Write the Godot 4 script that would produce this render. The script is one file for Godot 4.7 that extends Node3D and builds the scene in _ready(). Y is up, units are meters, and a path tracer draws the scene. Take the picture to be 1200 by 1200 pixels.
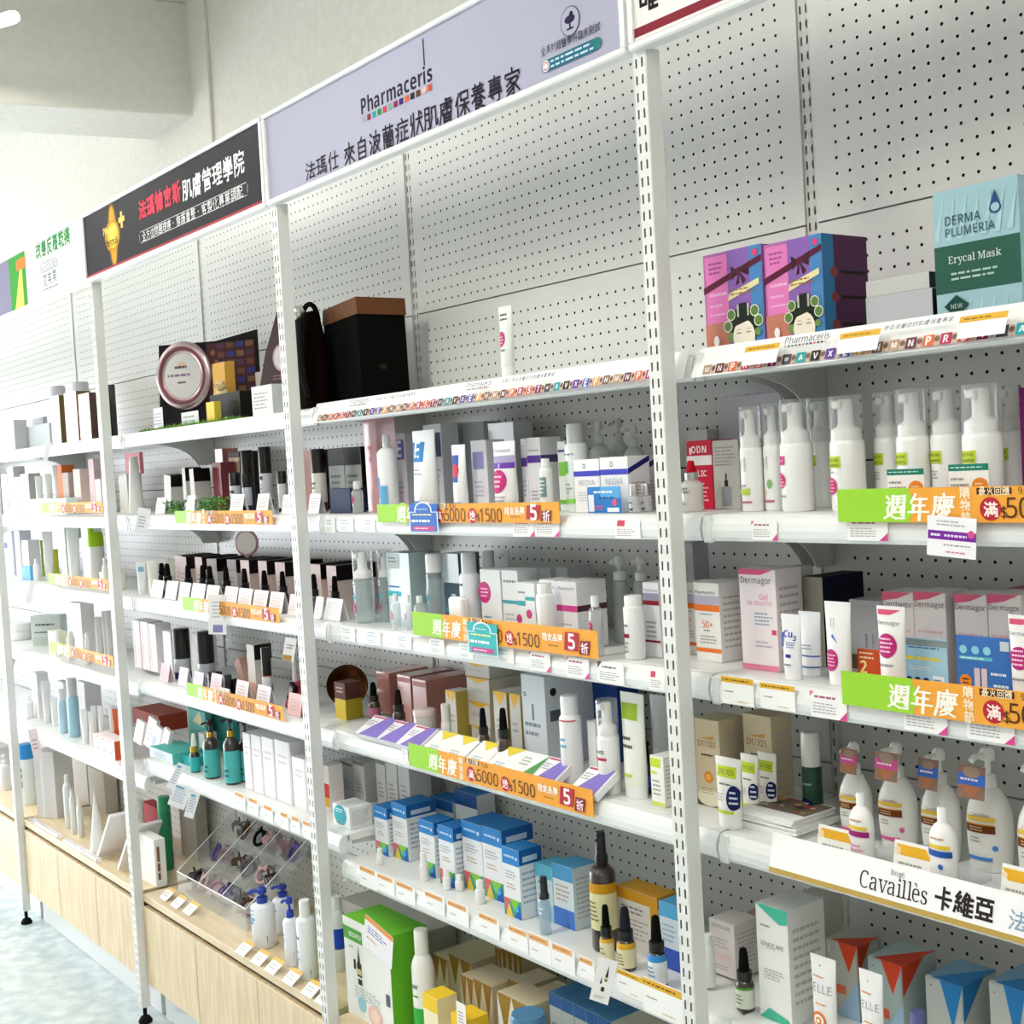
extends Node3D
# A run of white slotted shop shelving full of skin-care goods, built in metres: x runs along the wall, y is up, z points into the aisle.

const W := 1.1874        # bay width
const SO := 0.0307       # back uprights stand this far right of the front posts
const ZP := 0.338        # front face of the posts
const ZF := 0.285        # front edge of the shelves

# ---------------------------------------------------------------- the place
func _ready() -> void:
	var cam := Camera3D.new()
	cam.name = "camera"
	cam.transform = Transform3D(Basis(Vector3(0.60443749, -0.05665913, -0.79463517), Vector3(0.00274229, 0.99760973, -0.06904572), Vector3(0.79664785, 0.0395547, 0.6031481)), Vector3(1.404, 1.6335, 1.6846))
	cam.fov = 43.445
	cam.near = 0.05
	add_child(cam)
	var we := WorldEnvironment.new()
	we.name = "environment"
	var env := Environment.new()
	env.background_mode = Environment.BG_COLOR
	env.background_color = Color("f4f8ff")
	env.background_energy_multiplier = 11.0
	env.tonemap_mode = Environment.TONE_MAPPER_LINEAR
	env.tonemap_exposure = 0.96
	env.sdfgi_enabled = true
	env.ssao_enabled = true
	env.ssil_enabled = true
	we.environment = env
	add_child(we)
	# lamps: white LED battens hung along the aisle; the one near the beam shows its end
	for l in LAMPS: lamp(l)
	build_room()
	build_shelving()
	PR["strip_left"] = letter_strip("法瑪仕來自波蘭症狀肌膚保養專家", [.18, .55], [])
	PR["strip_right"] = letter_strip("來自波蘭症狀肌膚保養專家", [.19, .62], [.096, .24, .394, .5, .86])
	build_items()
	build_extras()

var LAMPS := [
	# x, y, z, length, turn in degrees, energy, label
	[-2.56, 2.85, 0.87, 1.2, 25.5, 1.2, "long white ceiling batten lamp shining beside the beam"],
	[-4.3, 3.0, 1.6, 1.2, 90.0, 3.4, "batten lamp over the far end of the aisle, near row"],
	[-0.7, 3.0, 1.7, 1.2, 90.0, 3.0, "batten lamp over the middle of the aisle, near row"],
	[1.4, 3.0, 1.7, 1.2, 90.0, 2.6, "batten lamp over the right end of the aisle, near row"],
	[-4.3, 3.0, 3.8, 1.2, 90.0, 0.8, "batten lamp over the far end of the aisle, rear row"],
	[-2.0, 3.0, 3.8, 1.2, 90.0, 0.8, "batten lamp left of centre in the rear row"],
	[0.2, 3.0, 3.8, 1.2, 90.0, 0.8, "batten lamp right of centre in the rear row"],
	[2.2, 3.0, 3.8, 1.2, 90.0, 0.8, "batten lamp over the right end in the rear row"],
]

func lamp(l: Array) -> void:
	var o := thing("batten_lamp", l[6], "lamp", "batten lamps of the shop", Vector3(l[0], l[1], l[2]))
	o.rotation_degrees.y = l[4]
	var ln: float = l[3]
	var h := MB.new()
	h.box(Vector3(-.03, .03, 0), Vector3(ln - .08, .02, .028), [Color(.85, .85, .84)], .004)
	for s in [-1.0, 1.0]:
		h.tube([Vector3(s * ln * .35, .05, 0), Vector3(s * ln * .35, 3.12 - l[1], 0)], .003, 6, Color(.7, .7, .7))
	part(o, "housing", h, finish("paint"))
	var t := MB.new()
	t.tube([Vector3(-ln * .5 + .015, .004, 0), Vector3(ln * .5 - .015, .004, 0)], .017, 14, Color.WHITE)
	for s in [-1.0, 1.0]:
		t.tube([Vector3(s * (ln * .5 - .03), .004, 0), Vector3(s * (ln * .5 - .002), .004, 0)], .014, 14, Color.WHITE)
	var em := StandardMaterial3D.new()
	em.albedo_color = Color(.95, .95, .95)
	em.emission_enabled = true
	em.emission = Color(1.0, 1.0, 0.98)
	em.emission_energy_multiplier = 3.0
	part(o, "light_tube", t, em)
	var al := AreaLight3D.new()
	al.name = "lamp_light"
	al.area_size = Vector2(ln, .07)
	al.light_energy = l[5]
	al.light_color = Color(1.0, .985, .955)
	al.area_range = 14.0
	al.area_attenuation = 2.0
	al.shadow_enabled = true
	al.rotation_degrees.x = -90
	al.position = Vector3(0, -.022, 0)
	o.add_child(al)

class MB:
	var v := PackedVector3Array()
	var n := PackedVector3Array()
	var c := PackedColorArray()
	var ix := PackedInt32Array()
	func vert(p: Vector3, nn: Vector3, col: Color) -> int:
		v.append(p); n.append(nn); c.append(col)
		return v.size() - 1
	func t3(a: int, b: int, d: int) -> void:
		var g := (v[b] - v[a]).cross(v[d] - v[a])
		if g.dot(n[a] + n[b] + n[d]) > 0.0:
			ix.append(a); ix.append(d); ix.append(b)
		else:
			ix.append(a); ix.append(b); ix.append(d)
	func quad(a: Vector3, b: Vector3, d: Vector3, e: Vector3, nn: Vector3, col: Color) -> void:
		var k := vert(a, nn, col)
		vert(b, nn, col); vert(d, nn, col); vert(e, nn, col)
		t3(k, k + 1, k + 2); t3(k, k + 2, k + 3)
	func flat_tri(a: Vector3, b: Vector3, d: Vector3, nn: Vector3, col: Color) -> void:
		var k := vert(a, nn, col)
		vert(b, nn, col); vert(d, nn, col)
		t3(k, k + 1, k + 2)
	# chamfered box; cols = [front, side, top] (back as side, bottom as side)
	func box(ctr: Vector3, s: Vector3, cols: Array, bv := 0.0006) -> void:
		var h := s * 0.5
		var b: float = minf(bv, minf(h.x, minf(h.y, h.z)) * 0.45)
		var cf: Color = cols[0]
		var cs: Color = cols[1 % cols.size()]
		var ct: Color = cols[2 % cols.size()]
		var ax := [Vector3.RIGHT, Vector3.UP, Vector3.BACK]
		var hh := [h.x, h.y, h.z]
		for k in 3:
			var k1 := (k + 1) % 3
			var k2 := (k + 2) % 3
			for sg in [-1.0, 1.0]:
				var nn: Vector3 = ax[k] * sg
				var o: Vector3 = ctr + nn * hh[k]
				var p: Vector3 = ax[k1] * (hh[k1] - b)
				var q: Vector3 = ax[k2] * (hh[k2] - b)
				var col: Color = cs
				if k == 1 and sg > 0: col = ct
				if k == 2 and sg > 0: col = cf
				quad(o - p - q, o + p - q, o + p + q, o - p + q, nn, col)
		for k in 3:       # edges along axis k
			var k1 := (k + 1) % 3
			var k2 := (k + 2) % 3
			for s1 in [-1.0, 1.0]:
				for s2 in [-1.0, 1.0]:
					var e1: Vector3 = ctr + ax[k1] * s1 * hh[k1] + ax[k2] * s2 * (hh[k2] - b)
					var e2: Vector3 = ctr + ax[k1] * s1 * (hh[k1] - b) + ax[k2] * s2 * hh[k2]
					var l: Vector3 = ax[k] * (hh[k] - b)
					var col: Color = cs
					if (k == 0 and s2 > 0) or (k == 1 and s1 > 0): col = cf
					elif (k == 0 and s1 > 0) or (k == 2 and s2 > 0): col = ct
					quad(e1 - l, e1 + l, e2 + l, e2 - l, (ax[k1] * s1 + ax[k2] * s2).normalized(), col)
		for sx in [-1.0, 1.0]:
			for sy in [-1.0, 1.0]:
				for sz in [-1.0, 1.0]:
					flat_tri(ctr + Vector3(sx * h.x, sy * (h.y - b), sz * (h.z - b)), ctr + Vector3(sx * (h.x - b), sy * h.y, sz * (h.z - b)), ctr + Vector3(sx * (h.x - b), sy * (h.y - b), sz * h.z), Vector3(sx, sy, sz).normalized(), cs)
	# turned shape from a profile of Vector2(radius, height); ez squashes it front to back
	func lathe(pf: Array, seg: int, col: Color, ez := 1.0, o := Vector3.ZERO) -> void:
		var ns := []
		for j in pf.size() - 1:
			var d: Vector2 = pf[j + 1] - pf[j]
			ns.append(Vector2(d.y, -d.x).normalized() if d.length() > 1e-7 else Vector2(1, 0))
		for j in pf.size() - 1:
			var n0: Vector2 = ns[j]
			var n1: Vector2 = ns[j]
			if j > 0 and ns[j - 1].dot(ns[j]) > 0.55: n0 = (ns[j - 1] + ns[j]).normalized()
			if j < ns.size() - 1 and ns[j + 1].dot(ns[j]) > 0.55: n1 = (ns[j + 1] + ns[j]).normalized()
			var k := v.size()
			for s in seg + 1:
				var a := TAU * s / seg
				var ca := cos(a)
				var sa := sin(a)
				vert(o + Vector3(pf[j].x * ca, pf[j].y, pf[j].x * sa * ez), Vector3(n0.x * ca, n0.y, n0.x * sa / ez).normalized(), col)
				vert(o + Vector3(pf[j + 1].x * ca, pf[j + 1].y, pf[j + 1].x * sa * ez), Vector3(n1.x * ca, n1.y, n1.x * sa / ez).normalized(), col)
			for s in seg:
				var q := k + s * 2
				if pf[j].x > 1e-6: t3(q, q + 2, q + 1)
				if pf[j + 1].x > 1e-6: t3(q + 1, q + 2, q + 3)
	# loft through rings of Vector3(half width, half depth, height)
	func loft(rings: Array, seg: int, col: Color, close := true) -> void:
		var k := v.size()
		for j in rings.size():
			var r: Vector3 = rings[j]
			for s in seg + 1:
				var a := TAU * s / seg
				vert(Vector3(r.x * cos(a), r.z, r.y * sin(a)), Vector3(cos(a) * maxf(r.y, .001), 0, sin(a) * r.x).normalized(), col)
		for j in rings.size() - 1:
			for s in seg:
				var q := k + j * (seg + 1) + s
				t3(q, q + 1, q + seg + 1); t3(q + 1, q + seg + 2, q + seg + 1)
		if close:
			for e in [0, rings.size() - 1]:
				var r: Vector3 = rings[e]
				var nn := Vector3.DOWN if e == 0 else Vector3.UP
				var m := vert(Vector3(0, r.z, 0), nn, col)
				for s in seg + 1:
					var a := TAU * s / seg
					vert(Vector3(r.x * cos(a), r.z, r.y * sin(a)), nn, col)
				for s in seg: t3(m, m + 1 + s, m + 2 + s)
	# prism: outline of Vector2 in the plane (p, q), pushed from r0 to r1 along the third axis given by basis columns
	func prism(pts: PackedVector2Array, bs: Basis, o: Vector3, r0: float, r1: float, col: Color) -> void:
		var tr := Geometry2D.triangulate_polygon(pts)
		for e in [r0, r1]:
			var nn: Vector3 = bs.z * (1.0 if e == r1 else -1.0) * signf(r1 - r0)
			var k := v.size()
			for p in pts: vert(o + bs.x * p.x + bs.y * p.y + bs.z * e, nn, col)
			for j in range(0, tr.size(), 3): t3(k + tr[j], k + tr[j + 1], k + tr[j + 2])
		var m := pts.size()
		var area := 0.0
		for j in m: area += pts[j].cross(pts[(j + 1) % m])
		for j in m:
			var a := pts[j]
			var b := pts[(j + 1) % m]
			var d := (b - a).normalized() * signf(area)
			quad(o + bs.x * a.x + bs.y * a.y + bs.z * r0, o + bs.x * b.x + bs.y * b.y + bs.z * r0, o + bs.x * b.x + bs.y * b.y + bs.z * r1, o + bs.x * a.x + bs.y * a.y + bs.z * r1, (bs.x * d.y - bs.y * d.x), col)
	# bar of square section with rounded ends along a path
	func tube(path: Array, r: float, seg: int, col: Color) -> void:
		for j in path.size() - 1:
			var d: Vector3 = (path[j + 1] - path[j]).normalized()
			var u := d.cross(Vector3.UP if absf(d.y) < .9 else Vector3.RIGHT).normalized()
			var w := d.cross(u)
			var k := v.size()
			for s in seg + 1:
				var a := TAU * s / seg
				var nn := u * cos(a) + w * sin(a)
				vert(path[j] + nn * r - d * r * .3, nn, col); vert(path[j + 1] + nn * r + d * r * .3, nn, col)
			for s in seg:
				var q := k + s * 2
				t3(q, q + 2, q + 1); t3(q + 1, q + 2, q + 3)
			for e in 2:
				var m := vert(path[j + e] + d * r * (.3 if e else -.3), d * (1.0 if e else -1.0), col)
				for s in seg + 1: vert(v[k + s * 2 + e], d * (1.0 if e else -1.0), col)
				for s in seg: t3(m, m + 1 + s, m + 2 + s)
	func mesh() -> ArrayMesh:
		var am := ArrayMesh.new()
		var a := []
		a.resize(Mesh.ARRAY_MAX)
		a[Mesh.ARRAY_VERTEX] = v; a[Mesh.ARRAY_NORMAL] = n; a[Mesh.ARRAY_COLOR] = c; a[Mesh.ARRAY_INDEX] = ix
		am.add_surface_from_arrays(Mesh.PRIMITIVE_TRIANGLES, a)
		return am

# a printable face: flat, or bulging by a profile of Vector3(height, half width, half depth)
class Face:
	var o := Vector3.ZERO
	var u := Vector3.RIGHT
	var w := Vector3.UP
	var nn := Vector3.BACK
	var wd := 1.0
	var ht := 1.0
	var prof := []
	func at(s: float, t: float, eps: float) -> Vector3:
		if prof.is_empty(): return o + u * s + w * t + nn * eps
		var a: float = prof[0].y
		var b: float = prof[0].z
		for j in prof.size() - 1:
			var p: Vector3 = prof[j]
			var q: Vector3 = prof[j + 1]
			if t >= p.x and t <= q.x + 1e-6:
				var f := (t - p.x) / maxf(q.x - p.x, 1e-6)
				a = lerpf(p.y, q.y, f); b = lerpf(p.z, q.z, f)
		var x := clampf(s / maxf(a, 1e-4), -.985, .985)
		return Vector3(x * (a + eps), t, (b + eps) * sqrt(1.0 - x * x))
	func nat(s: float, t: float) -> Vector3:
		if prof.is_empty(): return nn
		var p := at(s, t, 0.0)
		var d := .0005
		var g := (at(s + d, t, 0.0) - at(s - d, t, 0.0)).cross(at(s, t + d, 0.0) - at(s, t - d, 0.0))
		return g.normalized() if g.length() > 1e-12 else Vector3.BACK

var mats := {}
var taken := {}
var texts := {}
var n_built := 0

func lin(h: String) -> Color:
	return Color(h).srgb_to_linear()

func finish(f: String) -> StandardMaterial3D:
	if mats.has(f): return mats[f]
	var m := StandardMaterial3D.new()
	m.vertex_color_use_as_albedo = true
	match f:
		"paper":
			m.roughness = 0.55
			m.metallic_specular = 0.3
		"print":
			m.roughness = 0.5
			m.metallic_specular = 0.3
		"plastic":
			m.roughness = 0.32
		"gloss": m.roughness = 0.12
		"glass":
			m.roughness = 0.06
			m.clearcoat_enabled = true
		"paint": m.roughness = 0.3
		"panel": m.roughness = 0.3
		"rubber":
			m.roughness = 0.8
			m.metallic_specular = 0.2
		"cloth":
			m.roughness = 0.9
			m.metallic_specular = 0.15
		"metal":
			m.metallic = 0.95
			m.roughness = 0.28
		"sign":
			m.roughness = 0.5
			m.metallic_specular = 0.2
	mats[f] = m
	return m

func clear_mat(h: String, alpha: float) -> StandardMaterial3D:
	var key := "clear" + h + str(alpha)
	if mats.has(key): return mats[key]
	var m := StandardMaterial3D.new()
	m.transparency = BaseMaterial3D.TRANSPARENCY_ALPHA
	m.albedo_color = Color(h, alpha)
	m.roughness = 0.08
	mats[key] = m
	return m

func numbered(called: String) -> String:
	if not taken.has(called):
		taken[called] = 0
		return called
	taken[called] += 1
	return "%s_%03d" % [called, taken[called]]

func thing(called: String, label: String, category: String, group := "", at := Vector3.ZERO) -> Node3D:
	var o := Node3D.new()
	o.name = numbered(called)
	add_child(o)
	o.position = at
	o.set_meta("label", label); o.set_meta("category", category)
	if group != "": o.set_meta("group", group)
	return o

func part(parent: Node, called: String, mb: MB, mat: Material) -> MeshInstance3D:
	var o := MeshInstance3D.new()
	o.name = called
	o.mesh = mb.mesh()
	o.material_override = mat
	parent.add_child(o, true)
	return o

func struct(called: String, mb: MB, mat: Material) -> MeshInstance3D:
	var o := part(self, called, mb, mat)
	o.set_meta("kind", "structure")
	return o

# ---------------------------------------------------------------- printing
func text_mesh(txt: String, font: String) -> Array:
	var key := font + "|" + txt
	if texts.has(key): return texts[key]
	var sf := SystemFont.new()
	sf.font_names = PackedStringArray(["Droid Serif" if font.begins_with("s") else "Droid Sans"])
	if font.ends_with("b"): sf.font_weight = 700
	if font.ends_with("i"): sf.font_italic = true
	var tm := TextMesh.new()
	tm.font = sf; tm.text = txt; tm.font_size = 24; tm.pixel_size = 0.01; tm.depth = 0.0; tm.curve_step = 2.0
	var a := tm.get_mesh_arrays()
	var vs: PackedVector3Array = a[Mesh.ARRAY_VERTEX]
	var id: PackedInt32Array = a[Mesh.ARRAY_INDEX]
	var lo := Vector2(1e9, 1e9)
	var hi := -lo
	for p in vs:
		lo = lo.min(Vector2(p.x, p.y)); hi = hi.max(Vector2(p.x, p.y))
	texts[key] = [vs, id, lo, hi]
	return texts[key]

func pr_rect(mb: MB, f: Face, s0: float, t0: float, s1: float, t1: float, e: float, col: Color, skew := 0.0) -> void:
	var nx := 1 if f.prof.is_empty() else 14
	var ny := 1 if f.prof.is_empty() else clampi(int((t1 - t0) / maxf(f.ht, .001) * 12.0), 1, 10)
	for i in nx:
		for j in ny:
			var a := lerpf(s0, s1, float(i) / nx)
			var b := lerpf(s0, s1, float(i + 1) / nx)
			var c := lerpf(t0, t1, float(j) / ny)
			var d := lerpf(t0, t1, float(j + 1) / ny)
			var k0 := skew * (c - t0)
			var k1 := skew * (d - t0)
			var k := mb.vert(f.at(a + k0, c, e), f.nat(a, c), col)
			mb.vert(f.at(b + k0, c, e), f.nat(b, c), col); mb.vert(f.at(b + k1, d, e), f.nat(b, d), col); mb.vert(f.at(a + k1, d, e), f.nat(a, d), col)
			mb.t3(k, k + 1, k + 2); mb.t3(k, k + 2, k + 3)

func pr_oval(mb: MB, f: Face, s: float, t: float, rs: float, rt: float, e: float, col: Color) -> void:
	var k := mb.vert(f.at(s, t, e), f.nat(s, t), col)
	var m := 1 if f.prof.is_empty() else 5
	for q in m:
		for j in 20:
			var a := TAU * j / 20.0
			var g := (q + 1.0) / m
			mb.vert(f.at(s + rs * g * cos(a), t + rt * g * sin(a), e), f.nat(s + rs * g * cos(a), t + rt * g * sin(a)), col)
	for j in 20:
		var j2 := (j + 1) % 20
		mb.t3(k, k + 1 + j, k + 1 + j2)
		for q in m - 1:
			var b := k + 1 + q * 20
			mb.t3(b + j, b + 20 + j, b + 20 + j2); mb.t3(b + j, b + 20 + j2, b + j2)

func pr_tri(mb: MB, f: Face, p: Array, e: float, col: Color) -> void:
	var nn := f.nat(p[0].x, p[0].y)
	var k := mb.vert(f.at(p[0].x, p[0].y, e), nn, col)
	mb.vert(f.at(p[1].x, p[1].y, e), nn, col); mb.vert(f.at(p[2].x, p[2].y, e), nn, col)
	mb.t3(k, k + 1, k + 2)

func pr_text(mb: MB, f: Face, s: float, t: float, width: float, txt: String, e: float, col: Color, font := "", turn := 0.0, tall := 1.0) -> void:
	var tm := text_mesh(txt, font)
	var lo: Vector2 = tm[2]
	var hi: Vector2 = tm[3]
	if hi.x <= lo.x: return
	var k := width / (hi.x - lo.x)
	var mid := (lo + hi) * .5
	var base := mb.v.size()
	for p in tm[0]:
		var q := Vector2((p.x - mid.x) * k, (p.y - mid.y) * k * tall).rotated(turn)
		mb.vert(f.at(s + q.x, t + q.y, e), f.nat(s + q.x, t + q.y), col)
	var id: PackedInt32Array = tm[1]
	for j in range(0, id.size(), 3): mb.t3(base + id[j], base + id[j + 1], base + id[j + 2])

# brush strokes of Chinese characters on a 16 x 16 grid
func pr_han(mb: MB, f: Face, s: float, t: float, width: float, txt: String, e: float, col: Color, thick := 1.5, tall := 1.0, shear := 0.0, down := false, thin := 0.0) -> void:
	var m := txt.length()
	var cell := width / (m if not down else 1)
	var g := cell / 18.5
	for ci in m:
		var ch := txt[ci]
		var ox := s - width * .5 + cell * ci + g * 1.2
		var oy := t + 8.0 * g * tall
		if down:
			ox = s - width * .5 + g * 1.2
			oy = t + (m * .5 - ci) * cell * tall
		if not GL.has(ch):
			continue
		var lift := 0.0
		for st in GL[ch].split(","):
			var q: PackedStringArray = st.strip_edges().split(" ")
			for j in range(0, q.size() - 3, 2):
				var a := Vector2(q[j].to_float(), -q[j + 1].to_float())
				var b := Vector2(q[j + 2].to_float(), -q[j + 3].to_float())
				var d := (b - a).normalized()
				var hw := thick * .5
				if thin > 0.0: hw = lerpf(thick, thin, absf(d.x)) * .5
				a -= d * hw * .8; b += d * hw * .8
				var w := Vector2(-d.y, d.x) * hw
				var k := mb.v.size()
				for p in [a + w, b + w, b - w, a - w]:
					mb.vert(f.at(ox + (p.x + shear * (p.y + 8.0)) * g, oy + p.y * g * tall, e + lift), f.nn, col)
				lift += .000007
				mb.t3(k, k + 1, k + 2); mb.t3(k, k + 2, k + 3)

func opt(a: Array, k: int, d):
	return a[k] if a.size() > k else d

func print_face(parent: Node, called: String, f: Face, list: Array, fin := "print") -> void:
	if list.is_empty(): return
	var whole := MB.new()
	var e := .00022
	for a in list:
		e += .00006 if f.prof.is_empty() else .00016
		# a large patch of colour is a piece of its own; small print stays together
		var big := false
		match a[0]:
			"r": big = (a[3] - a[1]) * (a[4] - a[2]) > .1
			"c": big = a[3] * a[3] * opt(a, 5, 1.0) * PI * f.wd / f.ht > .08
			"g": big = absf((a[3] - a[1]) * (a[6] - a[2]) - (a[5] - a[1]) * (a[4] - a[2])) > .14
		var mb := MB.new() if big else whole
		var wd := f.wd
		var ht := f.ht
		match a[0]:
			"r": pr_rect(mb, f, (a[1] - .5) * wd, a[2] * ht, (a[3] - .5) * wd, a[4] * ht, e, lin(a[5]), opt(a, 6, 0.0))
			"c": pr_oval(mb, f, (a[1] - .5) * wd, a[2] * ht, a[3] * wd, a[3] * wd * opt(a, 5, 1.0), e, lin(a[4]))
			"g": pr_tri(mb, f, [Vector2((a[1] - .5) * wd, a[2] * ht), Vector2((a[3] - .5) * wd, a[4] * ht), Vector2((a[5] - .5) * wd, a[6] * ht)], e, lin(a[7]))
			"t": pr_text(mb, f, (a[1] - .5) * wd, a[2] * ht, a[3] * wd, a[4], e, lin(a[5]), opt(a, 6, ""), opt(a, 7, 0.0), opt(a, 8, 1.0))
			"z": pr_han(mb, f, (a[1] - .5) * wd, a[2] * ht, a[3] * wd, a[4], e, lin(a[5]), opt(a, 6, 1.5), opt(a, 7, 1.0), opt(a, 8, 0.0), opt(a, 9, false), opt(a, 10, 0.0))
			"l":
				var m: int = a[5]
				var rg := RandomNumberGenerator.new()
				rg.seed = int(m * 31 + a[1] * 997 + a[2] * 613)
				for j in m:
					var t: float = lerpf(a[4], a[2], (j + .5) / m) * ht
					var th: float = (a[4] - a[2]) / m * ht * .2
					var x: float = (a[1] - .5) * wd
					var stop: float = (a[3] - .5) * wd - rg.randf() * (a[3] - a[1]) * wd * .3
					while x < stop:
						var l: float = minf(rg.randf_range(.06, .22) * (a[3] - a[1]) * wd, stop - x)
						pr_rect(mb, f, x, t - th, x + l, t + th, e, lin(a[6]))
						x += l + .035 * (a[3] - a[1]) * wd
		if big: part(parent, "printed_patch", mb, finish(fin))
	if whole.v.size() > 0: part(parent, called, whole, finish(fin))

# ---------------------------------------------------------------- goods
func cols(a: Array) -> Array:
	var r := []
	for h in a: r.append(lin(h))
	return r

func make_box(o: Node3D, s: Vector3, d: Dictionary) -> void:
	var mb := MB.new()
	mb.box(Vector3(0, s.y * .5, 0), s, cols(d.c), d.get("bv", .0007))
	var fin: String = d.get("f", "paper")
	part(o, d.get("bn", "carton_body"), mb, clear_mat(d.c[0], d.al) if d.has("al") else finish(fin))
	var f := Face.new()
	f.wd = s.x; f.ht = s.y; f.o = Vector3(0, 0, s.z * .5)
	print_face(o, d.get("pn", "front_print"), f, preset(d.get("p", [])))
	var g := Face.new()
	g.wd = s.z; g.ht = s.y; g.o = Vector3(s.x * .5, 0, 0); g.u = Vector3.FORWARD; g.nn = Vector3.RIGHT
	print_face(o, "side_print", g, preset(d.get("sp", [])))
	if d.has("tp"):
		var t := Face.new()
		t.wd = s.x; t.ht = s.z; t.o = Vector3(0, s.y, s.z * .5); t.w = Vector3.FORWARD; t.nn = Vector3.UP
		print_face(o, "top_print", t, preset(d.tp))

func preset(p) -> Array:
	if p is String: return PR[p]
	return p

func seg_profile(pf: Array, y0: float, y1: float, grow: float) -> Array:
	var r := []
	for j in pf.size() - 1:
		var a: Vector2 = pf[j]
		var b: Vector2 = pf[j + 1]
		if b.y <= a.y: continue
		var lo := maxf(a.y, y0)
		var hi := minf(b.y, y1)
		if lo >= hi: continue
		if r.is_empty(): r.append(Vector2(lerpf(a.x, b.x, (lo - a.y) / (b.y - a.y)) + grow, lo))
		r.append(Vector2(lerpf(a.x, b.x, (hi - a.y) / (b.y - a.y)) + grow, hi))
	return r

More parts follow.
